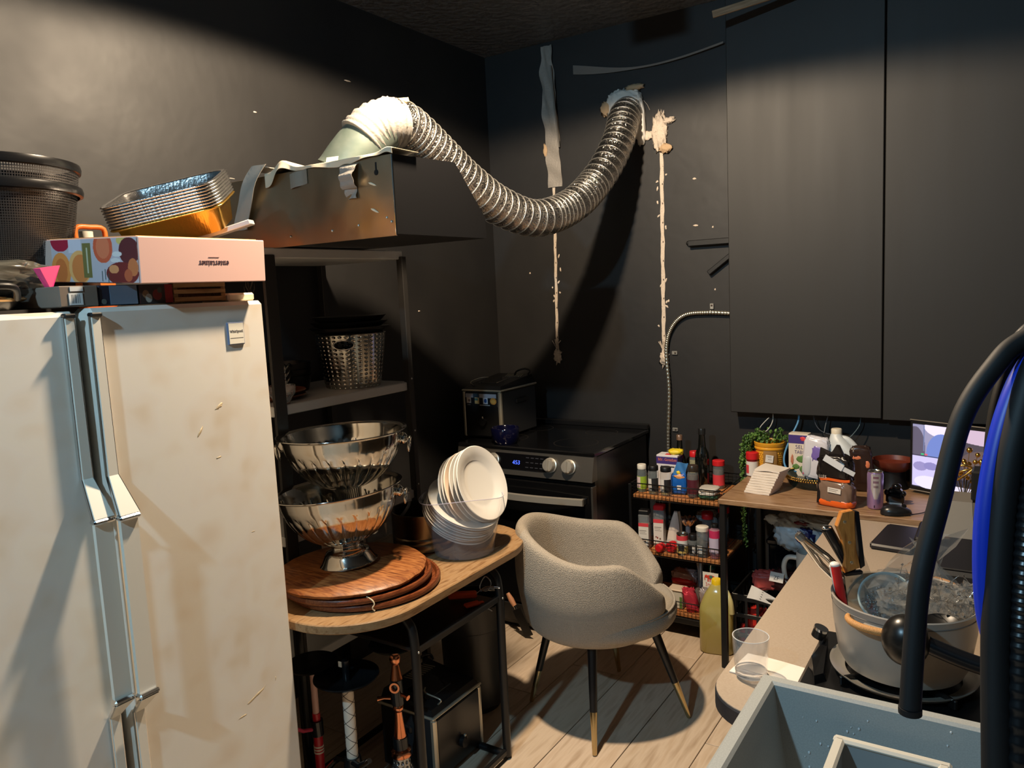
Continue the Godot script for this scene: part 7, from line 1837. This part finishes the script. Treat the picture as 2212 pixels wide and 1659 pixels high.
func counter():
	var at = Vector3(-0.01, 0, -2.325)
	var o = thing("counter_table", "beige laminate counter with a rounded end and dark edge band in the right foreground", "counter", at)
	var lam = mat("laminate", C(176, 160, 142), 0.36, 0.0, with(tri(Vector3(3, 3, 3)), {"albedo_texture": noise("laminate_fleck", 0.15, [C(240, 236, 232), C(255, 255, 255)])}))
	var hx = 0.553
	var hz = 0.765
	var p := []
	for k in [[1, 1, 0.0, 0.01], [-1, 1, PI / 2, 0.13], [-1, -1, PI, 0.01], [1, -1, 1.5 * PI, 0.01]]:
		for i in 11:
			var a = k[2] + PI / 2 * i / 10
			p.append(Vector2(k[0] * (hx - k[3]) + k[3] * cos(a), k[1] * (hz - k[3]) + k[3] * sin(a)))
	put(o, "edge_band", MB.new().prism(p, 0.688, 0.729, 0.003), mat("edge_navy", C(30, 34, 42), 0.4))
	var q := []
	for v in p:
		q.append(v * Vector2((hx - 0.002) / hx, (hz - 0.002) / hz))
	put(o, "laminate_top", MB.new().prism(q, 0.7285, 0.733, 0.001), lam)
	for x in [-0.36, 0.46]:
		for z in [0.5, -0.62]:
			put(o, "leg", MB.new().cyl(Vector3(x, 0, z), 0.025, 0.69, 18), mat("desk_frame"))
	# tumbler on a folded napkin
	var solid = mat("clear_glass", Color(0.97, 0.98, 1.0, 0.04), 0.02, 0.0, {"refraction_enabled": true, "refraction_scale": 0.05, "transparency": BaseMaterial3D.TRANSPARENCY_ALPHA})
	o = thing("flat_napkin", "white folded paper napkin lying flat on the counter behind the glass tumbler", "napkin", Vector3(-0.452, 0.733, -1.765), ry(-7))
	put(o, "fold", MB.new().slab(10, 8, func(u, w): return Vector3((u - 0.5) * 0.175, 0.0005 + 0.0015 * sin(u * 5.0), (0.5 - w) * 0.11), Vector3(0, 0.003, 0)), mat("napkin_white"))
	put(o, "upper_fold", MB.new().slab(6, 6, func(u, w): return Vector3((u - 0.5) * 0.14 + 0.01, 0.0045 + 0.001 * sin(u * 4.0), (0.5 - w) * 0.1 - 0.003), Vector3(0, 0.002, 0)), mat("napkin_white"))
	o = thing("glass_tumbler", "clear glass tumbler with faceted sides and thick base on the counter", "glass", Vector3(-0.494, 0.739, -1.722))
	put(o, "wall", MB.new().lathe([Vector2(0.033, 0.012), Vector2(0.0365, 0.02), Vector2(0.0405, 0.08), Vector2(0.0415, 0.096), Vector2(0.0398, 0.096), Vector2(0.0385, 0.08), Vector2(0.034, 0.02)], 96, 0, TAU, func(t, pp, k): return Vector2(pp.x * (1.0 + (0.016 * absf(sin(t * 4.0)) if k < 3 and pp.y < 0.085 else 0.0)), pp.y)), clear("tumbler_glass", C(226, 232, 234), 0.1, 0.02))
	put(o, "thick_base", MB.new().lathe([Vector2(0, 0), Vector2(0.031, 0), Vector2(0.035, 0.003), Vector2(0.0358, 0.014), Vector2(0.03, 0.015), Vector2(0, 0.012)], 64, 0, TAU, func(t, pp, k): return Vector2(pp.x * (1.0 + (0.014 * absf(sin(t * 4.0)) if pp.x > 0.02 else 0.0)), pp.y)), solid)
	put(o, "rim", MB.new(Transform3D(Basis(), Vector3(0, 0.0965, 0))).lathe([Vector2(0.0397, -0.0008), Vector2(0.0416, -0.0008), Vector2(0.0416, 0.0006), Vector2(0.0397, 0.0006), Vector2(0.0397, -0.0008)], 64), clear("tumbler_rim", C(232, 234, 236), 0.55, 0.03))


func pot():
	var at = Vector3(-0.185, 0.733, -1.80)
	var black = mat("stove_black", C(16, 16, 17), 0.3)
	var o = thing("camp_stove", "black portable gas stove with a steel drip ring under the grey pot", "stove", at)
	put(o, "body", MB.new().rbox(Vector3(0.015, 0.022, 0.0), Vector3(0.42, 0.043, 0.33), 0.008), black)
	put(o, "drip_ring", MB.new().lathe([Vector2(0.116, 0.05), Vector2(0.136, 0.054), Vector2(0.144, 0.063), Vector2(0.147, 0.064), Vector2(0.148, 0.067), Vector2(0.142, 0.065), Vector2(0.134, 0.058), Vector2(0.116, 0.055)], 72), mat("ring_steel", C(186, 180, 168), 0.3, 0.6))
	for k in 4:
		var a = PI / 4 + PI / 2 * k
		put(o, "pan_support", MB.new().rbox(Vector3(0.1 * cos(a), 0.056, 0.1 * sin(a)), Vector3(0.11, 0.02, 0.008), 0.002, Basis(Vector3.UP, -a)), black)
	put(o, "side_bracket", MB.new().hull8([Vector3(-0.195, 0.0, 0.06), Vector3(-0.15, 0.0, 0.15), Vector3(-0.12, 0.0, 0.1), Vector3(-0.165, 0.0, -0.06)], [Vector3(-0.18, 0.07, 0.05), Vector3(-0.16, 0.06, 0.12), Vector3(-0.145, 0.06, 0.1), Vector3(-0.165, 0.075, -0.06)]), black)
	put(o, "knob_stem", MB.new().rbox(Vector3(-0.172, 0.065, -0.03), Vector3(0.014, 0.05, 0.02), 0.003), black)
	put(o, "ignition_knob", MB.new().cyl(Vector3(-0.182, 0.082, -0.03), 0.016, 0.02, 20, Basis(Vector3(0, 0, 1), -0.35)), black)
	put(o, "chrome_knob_face", MB.new().cyl(Vector3(-0.176, 0.1, -0.03), 0.0165, 0.006, 20, Basis(Vector3(0, 0, 1), -0.35)), mat("chrome"))
	# pot
	o = thing("cooking_pot", "large grey-beige cooking pot with cork handles, full of utensils, on the gas stove", "pot", Vector3(-0.185, 0.8, -1.80))
	var enamel = mat("pot_grey", C(158, 150, 140), 0.3)
	put(o, "body", MB.new().lathe([Vector2(0, 0), Vector2(0.1, 0), Vector2(0.118, 0.006), Vector2(0.13, 0.03), Vector2(0.141, 0.1), Vector2(0.1445, 0.155), Vector2(0.146, 0.159), Vector2(0.144, 0.1615), Vector2(0.1405, 0.159), Vector2(0.137, 0.1), Vector2(0.126, 0.032), Vector2(0.11, 0.009), Vector2(0, 0.006)], 80), enamel)
	put(o, "rim_line", MB.new().lathe([Vector2(0.1435, 0.143), Vector2(0.1447, 0.144), Vector2(0.1447, 0.1455), Vector2(0.1437, 0.146)], 80), mat("pot_line", C(110, 104, 98), 0.4))
	for s in [1.8, 1.8 + PI]:
		var d = Vector3(cos(s), 0, sin(s))
		var e = Vector3(-d.z, 0, d.x)
		var ring = []
		for i in 26:
			var w = PI * i / 25.0
			ring.append(d * (0.146 + 0.032 * sin(w)) + e * 0.058 * cos(w) + Vector3(0, 0.148 - 0.004 * sin(w), 0))
		var rad = []
		for i in 26:
			rad.append(0.0055 + 0.0025 * sin(PI * i / 25.0))
		put(o, "cork_handle", MB.new().tube(ring, rad, 12), mat("cork", C(206, 158, 104), 0.7, 0.0, with(tri(Vector3(14, 14, 14)), {"albedo_texture": noise("cork_speck", 0.08, [C(150, 120, 90), C(255, 246, 226), C(230, 205, 170)])})))
		put(o, "handle_bracket", MB.new().rbox(d * 0.146 + Vector3(0, 0.132, 0), Vector3(0.06, 0.016, 0.02), 0.004, Basis(e, Vector3.UP, -d)), enamel)
	# the things standing in it
	var ironb = mat("handle_black", C(18, 20, 24), 0.25)
	o = thing("kitchen_knife", "knife with a riveted wooden handle standing blade-down in the grey pot", "knife", Vector3(-0.2925, 0.99, -1.823), frame(Vector3(-0.105, 1.0, -0.03), Vector3(0.55, 0.1, 0.85)))
	var poly = [Vector2(-0.019, 0), Vector2(0.017, 0.008), Vector2(0.012, 0.05), Vector2(0.014, 0.1), Vector2(0.017, 0.136), Vector2(0.012, 0.141), Vector2(-0.012, 0.139), Vector2(-0.026, 0.108), Vector2(-0.017, 0.075), Vector2(-0.015, 0.04)]
	var face = Transform3D(Basis(Vector3(1, 0, 0), Vector3(0, 0, 1), Vector3(0, 1, 0)) * Basis.from_scale(Vector3(1, -1, 1)) * Basis.from_scale(Vector3(1, 1, 1)), Vector3())
	put(o, "wooden_scale", MB.new(Transform3D(Basis(Vector3(1, 0, 0), Vector3(0, 0, -1), Vector3(0, 1, 0)), Vector3())).prism(poly, -0.009, 0.009, 0.002), mat("knife_wood", C(196, 132, 66), 0.45, 0.0, with(tri(Vector3(9, 1.2, 9)), {"albedo_texture": noise("wood_grain", 0.03)})))
	put(o, "black_spine", MB.new().hull8([Vector3(0.0175, 0.006, -0.009), Vector3(0.0275, 0.012, -0.009), Vector3(0.0275, 0.012, 0.008), Vector3(0.0175, 0.006, 0.008)], [Vector3(0.0178, 0.137, -0.009), Vector3(0.0265, 0.135, -0.009), Vector3(0.0265, 0.135, 0.008), Vector3(0.0178, 0.137, 0.008)]), ironb)
	for yy in [0.022, 0.068, 0.116]:
		put(o, "rivet", MB.new().ball(Vector3(-0.002 - (0.006 if yy > 0.1 else 0.0), yy, 0.009), Vector3(0.0042, 0.0042, 0.001), 12, 6), mat("rivet_brass", C(214, 190, 150), 0.3, 0.8))
	put(o, "bolster", MB.new().rbox(Vector3(0.002, -0.004, 0), Vector3(0.042, 0.01, 0.014), 0.003), ironb)
	put(o, "blade", MB.new().hull8([Vector3(-0.016, -0.15, -0.001), Vector3(0.02, -0.15, -0.001), Vector3(0.02, -0.15, 0.001), Vector3(-0.016, -0.15, 0.001)], [Vector3(-0.018, -0.006, -0.001), Vector3(0.024, -0.006, -0.001), Vector3(0.024, -0.006, 0.001), Vector3(-0.018, -0.006, 0.001)]), mat("polished_steel"))
	var stick = func(called, label, a, b, r0, r1, m, par = null):
		var t = thing(called, label, called.split("_")[-1], b)
		put(t, "grip", MB.new().tube([a - b, (a - b) * 0.55, Vector3()], [r0, (r0 + r1) / 2, r1], 14), m)
		return t
	var bk = stick.call("black_knife", "knife with a round black handle leaning left in the grey pot", Vector3(-0.343, 1.088, -1.806), Vector3(-0.287, 0.965, -1.842), 0.0125, 0.011, ironb)
	put(bk, "chrome_end", MB.new().ball(Vector3(-0.0575, 0.1255, 0.037), Vector3(0.0118, 0.006, 0.0118), 14, 8), mat("chrome"))
	put(bk, "blade", MB.new().rbox(Vector3(0.032, -0.055, -0.0), Vector3(0.02, 0.13, 0.002), 0.0006, Basis(Vector3(0, 0, 1), 0.5)), mat("polished_steel"))
	var tg = thing("steel_tongs", "pair of shiny steel tongs leaning out of the grey pot to the left", "tongs", Vector3(-0.24, 0.93, -1.812))
	for s in [-1, 1]:
		var e = Vector3(0.006 * s, 0.011 * s, 0.0)
		put(tg, "arm", MB.new().tube([Vector3(-0.152, 0.142, 0.043), Vector3(-0.11, 0.085, 0.012) + e, Vector3(-0.06, 0.02, -0.022) + e, Vector3(-0.03, -0.07, -0.035) + e], [0.009, 0.0085, 0.008, 0.006], 8), mat("polished_steel"))
	put(tg, "end_loop", MB.new().rbox(Vector3(-0.153, 0.143, 0.043), Vector3(0.022, 0.018, 0.02), 0.005, Basis(Vector3(0, 0, 1), -0.75)), mat("chrome"))
	var rs = stick.call("red_spatula", "spatula with a red and white rubber handle at the left rim of the pot", Vector3(-0.3195, 1.014, -1.776), Vector3(-0.3, 0.90, -1.777), 0.0105, 0.0105, mat("rubber_red", C(218, 36, 34), 0.4))
	put(rs, "white_back", MB.new().tube([Vector3(-0.025, 0.113, -0.001), Vector3(-0.012, 0.05, -0.001), Vector3(-0.0055, 0.002, -0.001)], [0.0085, 0.0085, 0.0085], 12), mat("rubber_white", C(230, 222, 214), 0.4))
	put(rs, "white_end", MB.new().ball(Vector3(-0.0205, 0.116, 0.0), Vector3(0.0115, 0.007, 0.0115), 14, 8), mat("rubber_white"))
	put(rs, "blade", MB.new().rbox(Vector3(0.03, -0.03, 0), Vector3(0.03, 0.07, 0.006), 0.002, Basis(Vector3(0, 0, 1), 0.5)), mat("rubber_red"))
	# patterned glass bowl facing out, and crumpled clear wrap
	var gl = clear("bowl_glass", C(214, 226, 228), 0.2, 0.04)
	o = thing("glass_dish", "patterned round glass dish tipped towards the room among the utensils in the pot", "glass dish", Vector3(-0.222, 0.915, -1.846), frame(Vector3(0.06, 0.62, 0.78), Vector3(1, 0, 0)))
	put(o, "dish", MB.new().lathe([Vector2(0, 0.0), Vector2(0.03, 0.002), Vector2(0.046, 0.016), Vector2(0.055, 0.045), Vector2(0.057, 0.05), Vector2(0.053, 0.05), Vector2(0.043, 0.02), Vector2(0.028, 0.007), Vector2(0, 0.005)], 56, 0, TAU, func(t, pp, k): return Vector2(pp.x * (1.0 + 0.015 * sin(t * 30.0)), pp.y)), gl)
	put(o, "thick_rim", MB.new().lathe([Vector2(0.053, 0.048), Vector2(0.0575, 0.048), Vector2(0.0585, 0.052), Vector2(0.055, 0.054), Vector2(0.053, 0.048)], 56), clear("rim_glass", C(190, 210, 212), 0.55, 0.06))
	var glint = mat("cut_glass", C(196, 194, 190), 0.08, 0.85)
	var rng := RandomNumberGenerator.new()
	rng.seed = 21
	var knobs = MB.new()
	for i in 130:  # raised knobs of the pattern
		var r = 0.042 * sqrt(rng.randf())
		var a = rng.randf() * TAU
		knobs.ball(Vector3(r * cos(a), 0.006 + 9.0 * r * r, r * sin(a)), Vector3(0.0038, 0.002, 0.0038), 6, 4)
	put(o, "glass_knobs", knobs, glint, "stuff")
	o = thing("clear_wrap", "large crumpled sheet of stiff clear plastic packaging standing up in the pot", "packaging", Vector3(-0.135, 0.95, -1.85))
	var film = clear("stiff_film", C(150, 148, 144), 0.17, 0.03)
	var nz := FastNoiseLite.new()
	nz.seed = 3
	nz.frequency = 0.9
	var crumple = func(p, k): return p + Vector3(nz.get_noise_3d(p.x * 30, p.y * 30, k), nz.get_noise_3d(p.z * 30, p.x * 30, k + 9.0), nz.get_noise_3d(p.y * 30, p.z * 30, k + 5.0)) * 0.035
	# a peaked fold, a broad flank and crushed pieces below
	put(o, "peak_fold", MB.new().crisp().slab(5, 5, func(u, w):
		return crumple.call(Vector3(-0.13 + 0.08 * w + u * (0.13 - 0.02 * w), -0.005 + w * (0.15 - 0.06 * absf(u - 0.75)), -0.03 - 0.02 * w + 0.03 * absf(u - 0.6)), 1.0), Vector3(0, 0, 0.0012)), film)
	put(o, "peak_fold", MB.new().crisp().slab(4, 5, func(u, w):
		return crumple.call(Vector3(-0.045 + 0.12 * u + 0.03 * (1.0 - w), 0.0 + w * (0.13 - 0.11 * u), -0.02 + 0.05 * u), 3.0), Vector3(0, 0, 0.0012)), film)
	put(o, "flat_flank", MB.new().crisp().slab(7, 5, func(u, w):
		return crumple.call(Vector3(-0.125 + 0.2 * u, 0.02 - 0.02 * u + 0.012 * w, 0.01 - 0.06 * w), 5.0), Vector3(0, 0.0012, 0)), film)
	put(o, "spike_fold", MB.new().hull8([Vector3(-0.145, 0.0, -0.02), Vector3(-0.115, 0.0, -0.02), Vector3(-0.115, 0.0, -0.017), Vector3(-0.145, 0.0, -0.017)], [Vector3(-0.152, 0.085, -0.025), Vector3(-0.148, 0.085, -0.025), Vector3(-0.148, 0.085, -0.023), Vector3(-0.152, 0.085, -0.023)]), film)
	for k in 5:
		put(o, "crushed_piece", MB.new().crisp().blob(Vector3(-0.06 + 0.035 * k, -0.005 + 0.008 * sin(k * 2.0), 0.045 - 0.012 * k), Vector3(0.046, 0.034, 0.042), 0.6, 1.6, 30 + k, 13, 9), clear("crushed_film", C(170, 167, 160), 0.2, 0.03))
	var creases = MB.new()
	for i in 240:  # sharp creases and small facets that catch the lamp
		var p = Vector3(rng.randf_range(-0.07, 0.1), rng.randf_range(-0.015, 0.04), rng.randf_range(-0.05, 0.08))
		var d = Vector3(rng.randf_range(-1, 1), rng.randf_range(-1, 1), rng.randf_range(-1, 1)).normalized()
		creases.tube([p - d * rng.randf_range(0.004, 0.014), p + d * 0.006], 0.0008, 4, false)
		creases.box(p + d * 0.01, Vector3(0.004, 0.0006, 0.006) * rng.randf_range(0.5, 1.5), Basis.from_euler(d * 3.0))
	put(o, "creases", creases, glint, "stuff")
	o = thing("black_saucer", "black shallow dish lying in the right side of the pot", "dish", Vector3(-0.11, 0.925, -1.74), eul(12, 0, 5))
	put(o, "dish", MB.new().lathe([Vector2(0, 0), Vector2(0.026, 0), Vector2(0.04, 0.009), Vector2(0.038, 0.011), Vector2(0.024, 0.003), Vector2(0, 0.003)], 36), mat("pan_black"))
	# tap with a bulb-ended spray head in front of the pot
	o = thing("spray_tap", "black sink tap whose bulb-ended spray head lies in front of the pot", "tap", Vector3(0.27, 0.895, -1.50))
	put(o, "base", MB.new().lathe([Vector2(0, 0), Vector2(0.03, 0), Vector2(0.03, 0.012), Vector2(0.018, 0.02), Vector2(0.016, 0.06), Vector2(0, 0.06)], 24), ironb)
	put(o, "spout", MB.new().tube(spl([Vector3(0, 0.04, 0), Vector3(-0.06, 0.025, -0.06), Vector3(-0.2, 0.015, -0.105), Vector3(-0.32, 0.033, -0.10), Vector3(-0.41, 0.063, -0.09)], 6), 0.0165, 14), ironb)
	put(o, "spray_bulb", MB.new().blob(Vector3(-0.428, 0.06, -0.085), Vector3(0.043, 0.05, 0.04), 0, 1, 1, 28, 18), mat("bulb_black", C(20, 19, 18), 0.3))


func sink():
	var at = Vector3(-0.05, 0, -1.10)
	var o = thing("utility_sink", "grey composite sink basin with thick rim in the right foreground", "sink", at)
	var stone = mat("sink_stone", C(176, 178, 174), 0.45, 0.0, with(tri(Vector3(5, 5, 5)), {"albedo_texture": noise("sink_fleck", 0.2, [C(228, 228, 228), C(255, 255, 255)])}))
	var X0 = -0.39
	var X1 = 0.26
	var Z0 = -1.44
	var Z1 = -0.78
	var t = 0.028
	var out_ = [Vector3(X0, 0.9, Z0), Vector3(X1, 0.9, Z0), Vector3(X1, 0.9, Z1), Vector3(X0, 0.9, Z1)]
	var inn = [Vector3(X0 + t, 0.9, Z0 + t), Vector3(X1 - t, 0.9, Z0 + t), Vector3(X1 - t, 0.9, Z1 - t), Vector3(X0 + t, 0.9, Z1 - t)]
	var bot = [Vector3(X0 + 0.075, 0.62, Z0 + 0.06), Vector3(X1 - 0.06, 0.62, Z0 + 0.06), Vector3(X1 - 0.06, 0.62, Z1 - 0.06), Vector3(X0 + 0.075, 0.62, Z1 - 0.06)]
	var obot = [Vector3(X0 + 0.02, 0.6, Z0 + 0.02), Vector3(X1 - 0.02, 0.6, Z0 + 0.02), Vector3(X1 - 0.02, 0.6, Z1 - 0.02), Vector3(X0 + 0.02, 0.6, Z1 - 0.02)]
	var dn = func(a, d): return a.map(func(p): return p - at + Vector3(0, d, 0))
	# each wall a wedge with a chamfered rim
	for i in 4:
		var j = (i + 1) % 4
		var ob = dn.call(obot, 0.0)
		var oo = dn.call(out_, -0.005)
		var ii = dn.call(inn, -0.005)
		var bb = dn.call(bot, 0.0)
		var top = dn.call(out_, 0.0)
		var k = 0.18
		var c0 = top[i].lerp(ii[i] + Vector3(0, 0.005, 0), k)
		var c1 = top[j].lerp(ii[j] + Vector3(0, 0.005, 0), k)
		var d0 = top[i].lerp(ii[i] + Vector3(0, 0.005, 0), 1.0 - k)
		var d1 = top[j].lerp(ii[j] + Vector3(0, 0.005, 0), 1.0 - k)
		var c = (oo[i] + oo[j] + ii[i] + ii[j] + ob[i] + ob[j] + bb[i] + bb[j]) / 8.0
		var m = MB.new()
		m.face([ob[i], ob[j], oo[j], oo[i]], c); m.face([oo[i], oo[j], c1, c0], c); m.face([c0, c1, d1, d0], c); m.face([d0, d1, ii[j], ii[i]], c)
		m.face([ii[i], ii[j], bb[j], bb[i]], c); m.face([bb[i], bb[j], ob[j], ob[i]], c)
		put(o, "basin_wall", m, stone)
	var m2 = MB.new()
	m2.hull8(dn.call(obot, 0.0), dn.call(bot, 0.0))
	put(o, "basin_floor", m2, stone)
	for x in [X0 + 0.06, X1 - 0.06]:
		for z in [Z0 + 0.06, Z1 - 0.06]:
			put(o, "leg", MB.new().cyl(Vector3(x, 0, z) - at, 0.018, 0.6, 14), mat("desk_frame"))
	# water drops on the back wall
	var rng := RandomNumberGenerator.new()
	rng.seed = 14
	for i in 34:
		var f = rng.randf()
		var px = rng.randf_range(-0.31, -0.2) if i < 26 else rng.randf_range(-0.2, 0.05)
		put(o, "water_drop", MB.new().ball(Vector3(px, 0.885 - 0.16 * f, Z0 + 0.031 + 0.018 * f) - at, Vector3(0.0016, 0.0022, 0.001) * rng.randf_range(0.6, 1.5), 8, 5), mat("drop", C(226, 230, 232), 0.1))
	# dish tub standing in the basin, its rim just showing
	var tb = thing("dish_tub", "pale grey dish tub with a flat rim standing inside the sink", "tub", Vector3(-0.155, 0.62, -1.17))
	var pale = mat("tub_pale", C(206, 200, 186), 0.45)
	for k in [[Vector3(0, 0.115, -0.185), Vector3(0.17, 0.23, 0.008)], [Vector3(0, 0.115, 0.185), Vector3(0.17, 0.23, 0.008)], [Vector3(-0.08, 0.115, 0), Vector3(0.008, 0.23, 0.37)], [Vector3(0.08, 0.115, 0), Vector3(0.008, 0.23, 0.37)]]:
		put(tb, "side", MB.new().rbox(k[0], k[1], 0.002), mat("tub_grey", C(150, 154, 154), 0.45))
	for k in [[Vector3(0, 0.233, -0.185), Vector3(0.182, 0.01, 0.018)], [Vector3(0, 0.233, 0.185), Vector3(0.182, 0.01, 0.018)], [Vector3(-0.08, 0.233, 0), Vector3(0.018, 0.01, 0.37)], [Vector3(0.08, 0.233, 0), Vector3(0.018, 0.01, 0.37)]]:
		put(tb, "rim", MB.new().rbox(k[0], k[1], 0.004), pale)
	put(tb, "floor", MB.new().rbox(Vector3(0, 0.004, 0), Vector3(0.17, 0.008, 0.37), 0.002), mat("tub_grey"))


func hoses():
	var blk = mat("hose_black", C(15, 15, 17), 0.62)
	# the rack on the right-hand wall that the hoses hang from
	var o = thing("hose_rack", "black wall rack with round pegs that the hoses hang from, outside the picture", "rack", Vector3(0.6, 1.6, -1.17))
	put(o, "wall_plate", MB.new().rbox(Vector3(-0.01, 0, 0), Vector3(0.02, 0.16, 0.3), 0.004), blk)
	for z in [-0.06, 0.0, 0.06]:
		put(o, "peg", MB.new().tube([Vector3(-0.01, -0.02, z), Vector3(-0.52, -0.02, z)], 0.012, 12), mat("black_iron"))
	var hose = func(label, pts, r, m, rib):
		var t = thing("hookah_hose", label, "hose", pts[0], Basis(), "")
		var p = spl(pts, 30 if rib else 10)
		var rad = []
		for i in p.size():
			p[i] -= pts[0]
			rad.append(r * (1.0 if not rib or i % 4 < 2 else 0.86))
		put(t, "tube", MB.new().tube(p, rad, 18), m)
		return t
	var top = Vector3(0.1, 1.61, -1.17)
	var h = hose.call("thick black hose arching in from the right and hanging over the pot, nearest the room", [Vector3(0.14, 1.50, -1.23), Vector3(0.13, 1.59, -1.23), Vector3(0.085, 1.605, -1.2), Vector3(0.012, 1.567, -1.163), Vector3(-0.017, 1.537, -1.139), Vector3(-0.05, 1.475, -1.109), Vector3(-0.071, 1.373, -1.08), Vector3(-0.089, 1.276, -1.055), Vector3(-0.094, 1.19, -1.039), Vector3(-0.096, 1.115, -1.027)], 0.0128, blk, false)
	put(h, "cut_end", MB.new().cyl(Vector3(-0.096, 1.108, -1.027) - Vector3(0.14, 1.50, -1.23), 0.0138, 0.008, 18), blk)
	hose.call("bright blue hose hanging between the black hoses at the right edge", [Vector3(0.11, 1.55, -1.23), Vector3(0.095, 1.6, -1.21), Vector3(0.05, 1.58, -1.18), Vector3(0.015, 1.529, -1.159), Vector3(-0.003, 1.478, -1.14), Vector3(-0.015, 1.416, -1.123), Vector3(-0.022, 1.347, -1.108), Vector3(-0.022, 1.283, -1.099), Vector3(-0.017, 1.226, -1.095), Vector3(-0.006, 1.168, -1.1), Vector3(0.0, 1.05, -1.11)], 0.0135, mat("hose_blue", C(14, 52, 190), 0.4), false)
	hose.call("thin dark hose just behind the blue hose", [Vector3(0.1, 1.585, -1.26), Vector3(0.06, 1.6, -1.22), Vector3(0.012, 1.572, -1.185), Vector3(-0.006, 1.518, -1.165), Vector3(-0.016, 1.46, -1.15), Vector3(-0.018, 1.38, -1.14), Vector3(-0.012, 1.25, -1.13), Vector3(0.0, 1.05, -1.125)], 0.0095, mat("hose_grey", C(40, 40, 40), 0.45), false)
	hose.call("smooth black hose hanging straight down right of the blue hose", [Vector3(0.12, 1.56, -1.19), Vector3(0.075, 1.59, -1.17), Vector3(0.03, 1.545, -1.15), Vector3(0.006, 1.45, -1.125), Vector3(-0.005, 1.358, -1.108), Vector3(-0.008, 1.243, -1.09), Vector3(-0.007, 1.156, -1.08), Vector3(-0.003, 1.035, -1.065), Vector3(0.0, 0.93, -1.055)], 0.0165, blk, false)
	hose.call("ribbed black hose hanging at the very right edge of the picture", [Vector3(0.11, 1.56, -1.14), Vector3(0.08, 1.58, -1.13), Vector3(0.045, 1.52, -1.125), Vector3(0.032, 1.436, -1.12), Vector3(0.024, 1.356, -1.105), Vector3(0.02, 1.27, -1.095), Vector3(0.019, 1.184, -1.085), Vector3(0.021, 1.034, -1.065), Vector3(0.022, 0.93, -1.055)], 0.0155, mat("hose_ribbed", C(20, 20, 22), 0.3, 0.0), true)
	hose.call("plain black hose hanging outermost beyond the ribbed hose", [Vector3(0.14, 1.56, -1.11), Vector3(0.1, 1.57, -1.1), Vector3(0.07, 1.48, -1.095), Vector3(0.056, 1.36, -1.085), Vector3(0.05, 1.2, -1.07), Vector3(0.05, 1.03, -1.055), Vector3(0.052, 0.93, -1.045)], 0.0165, blk, false)
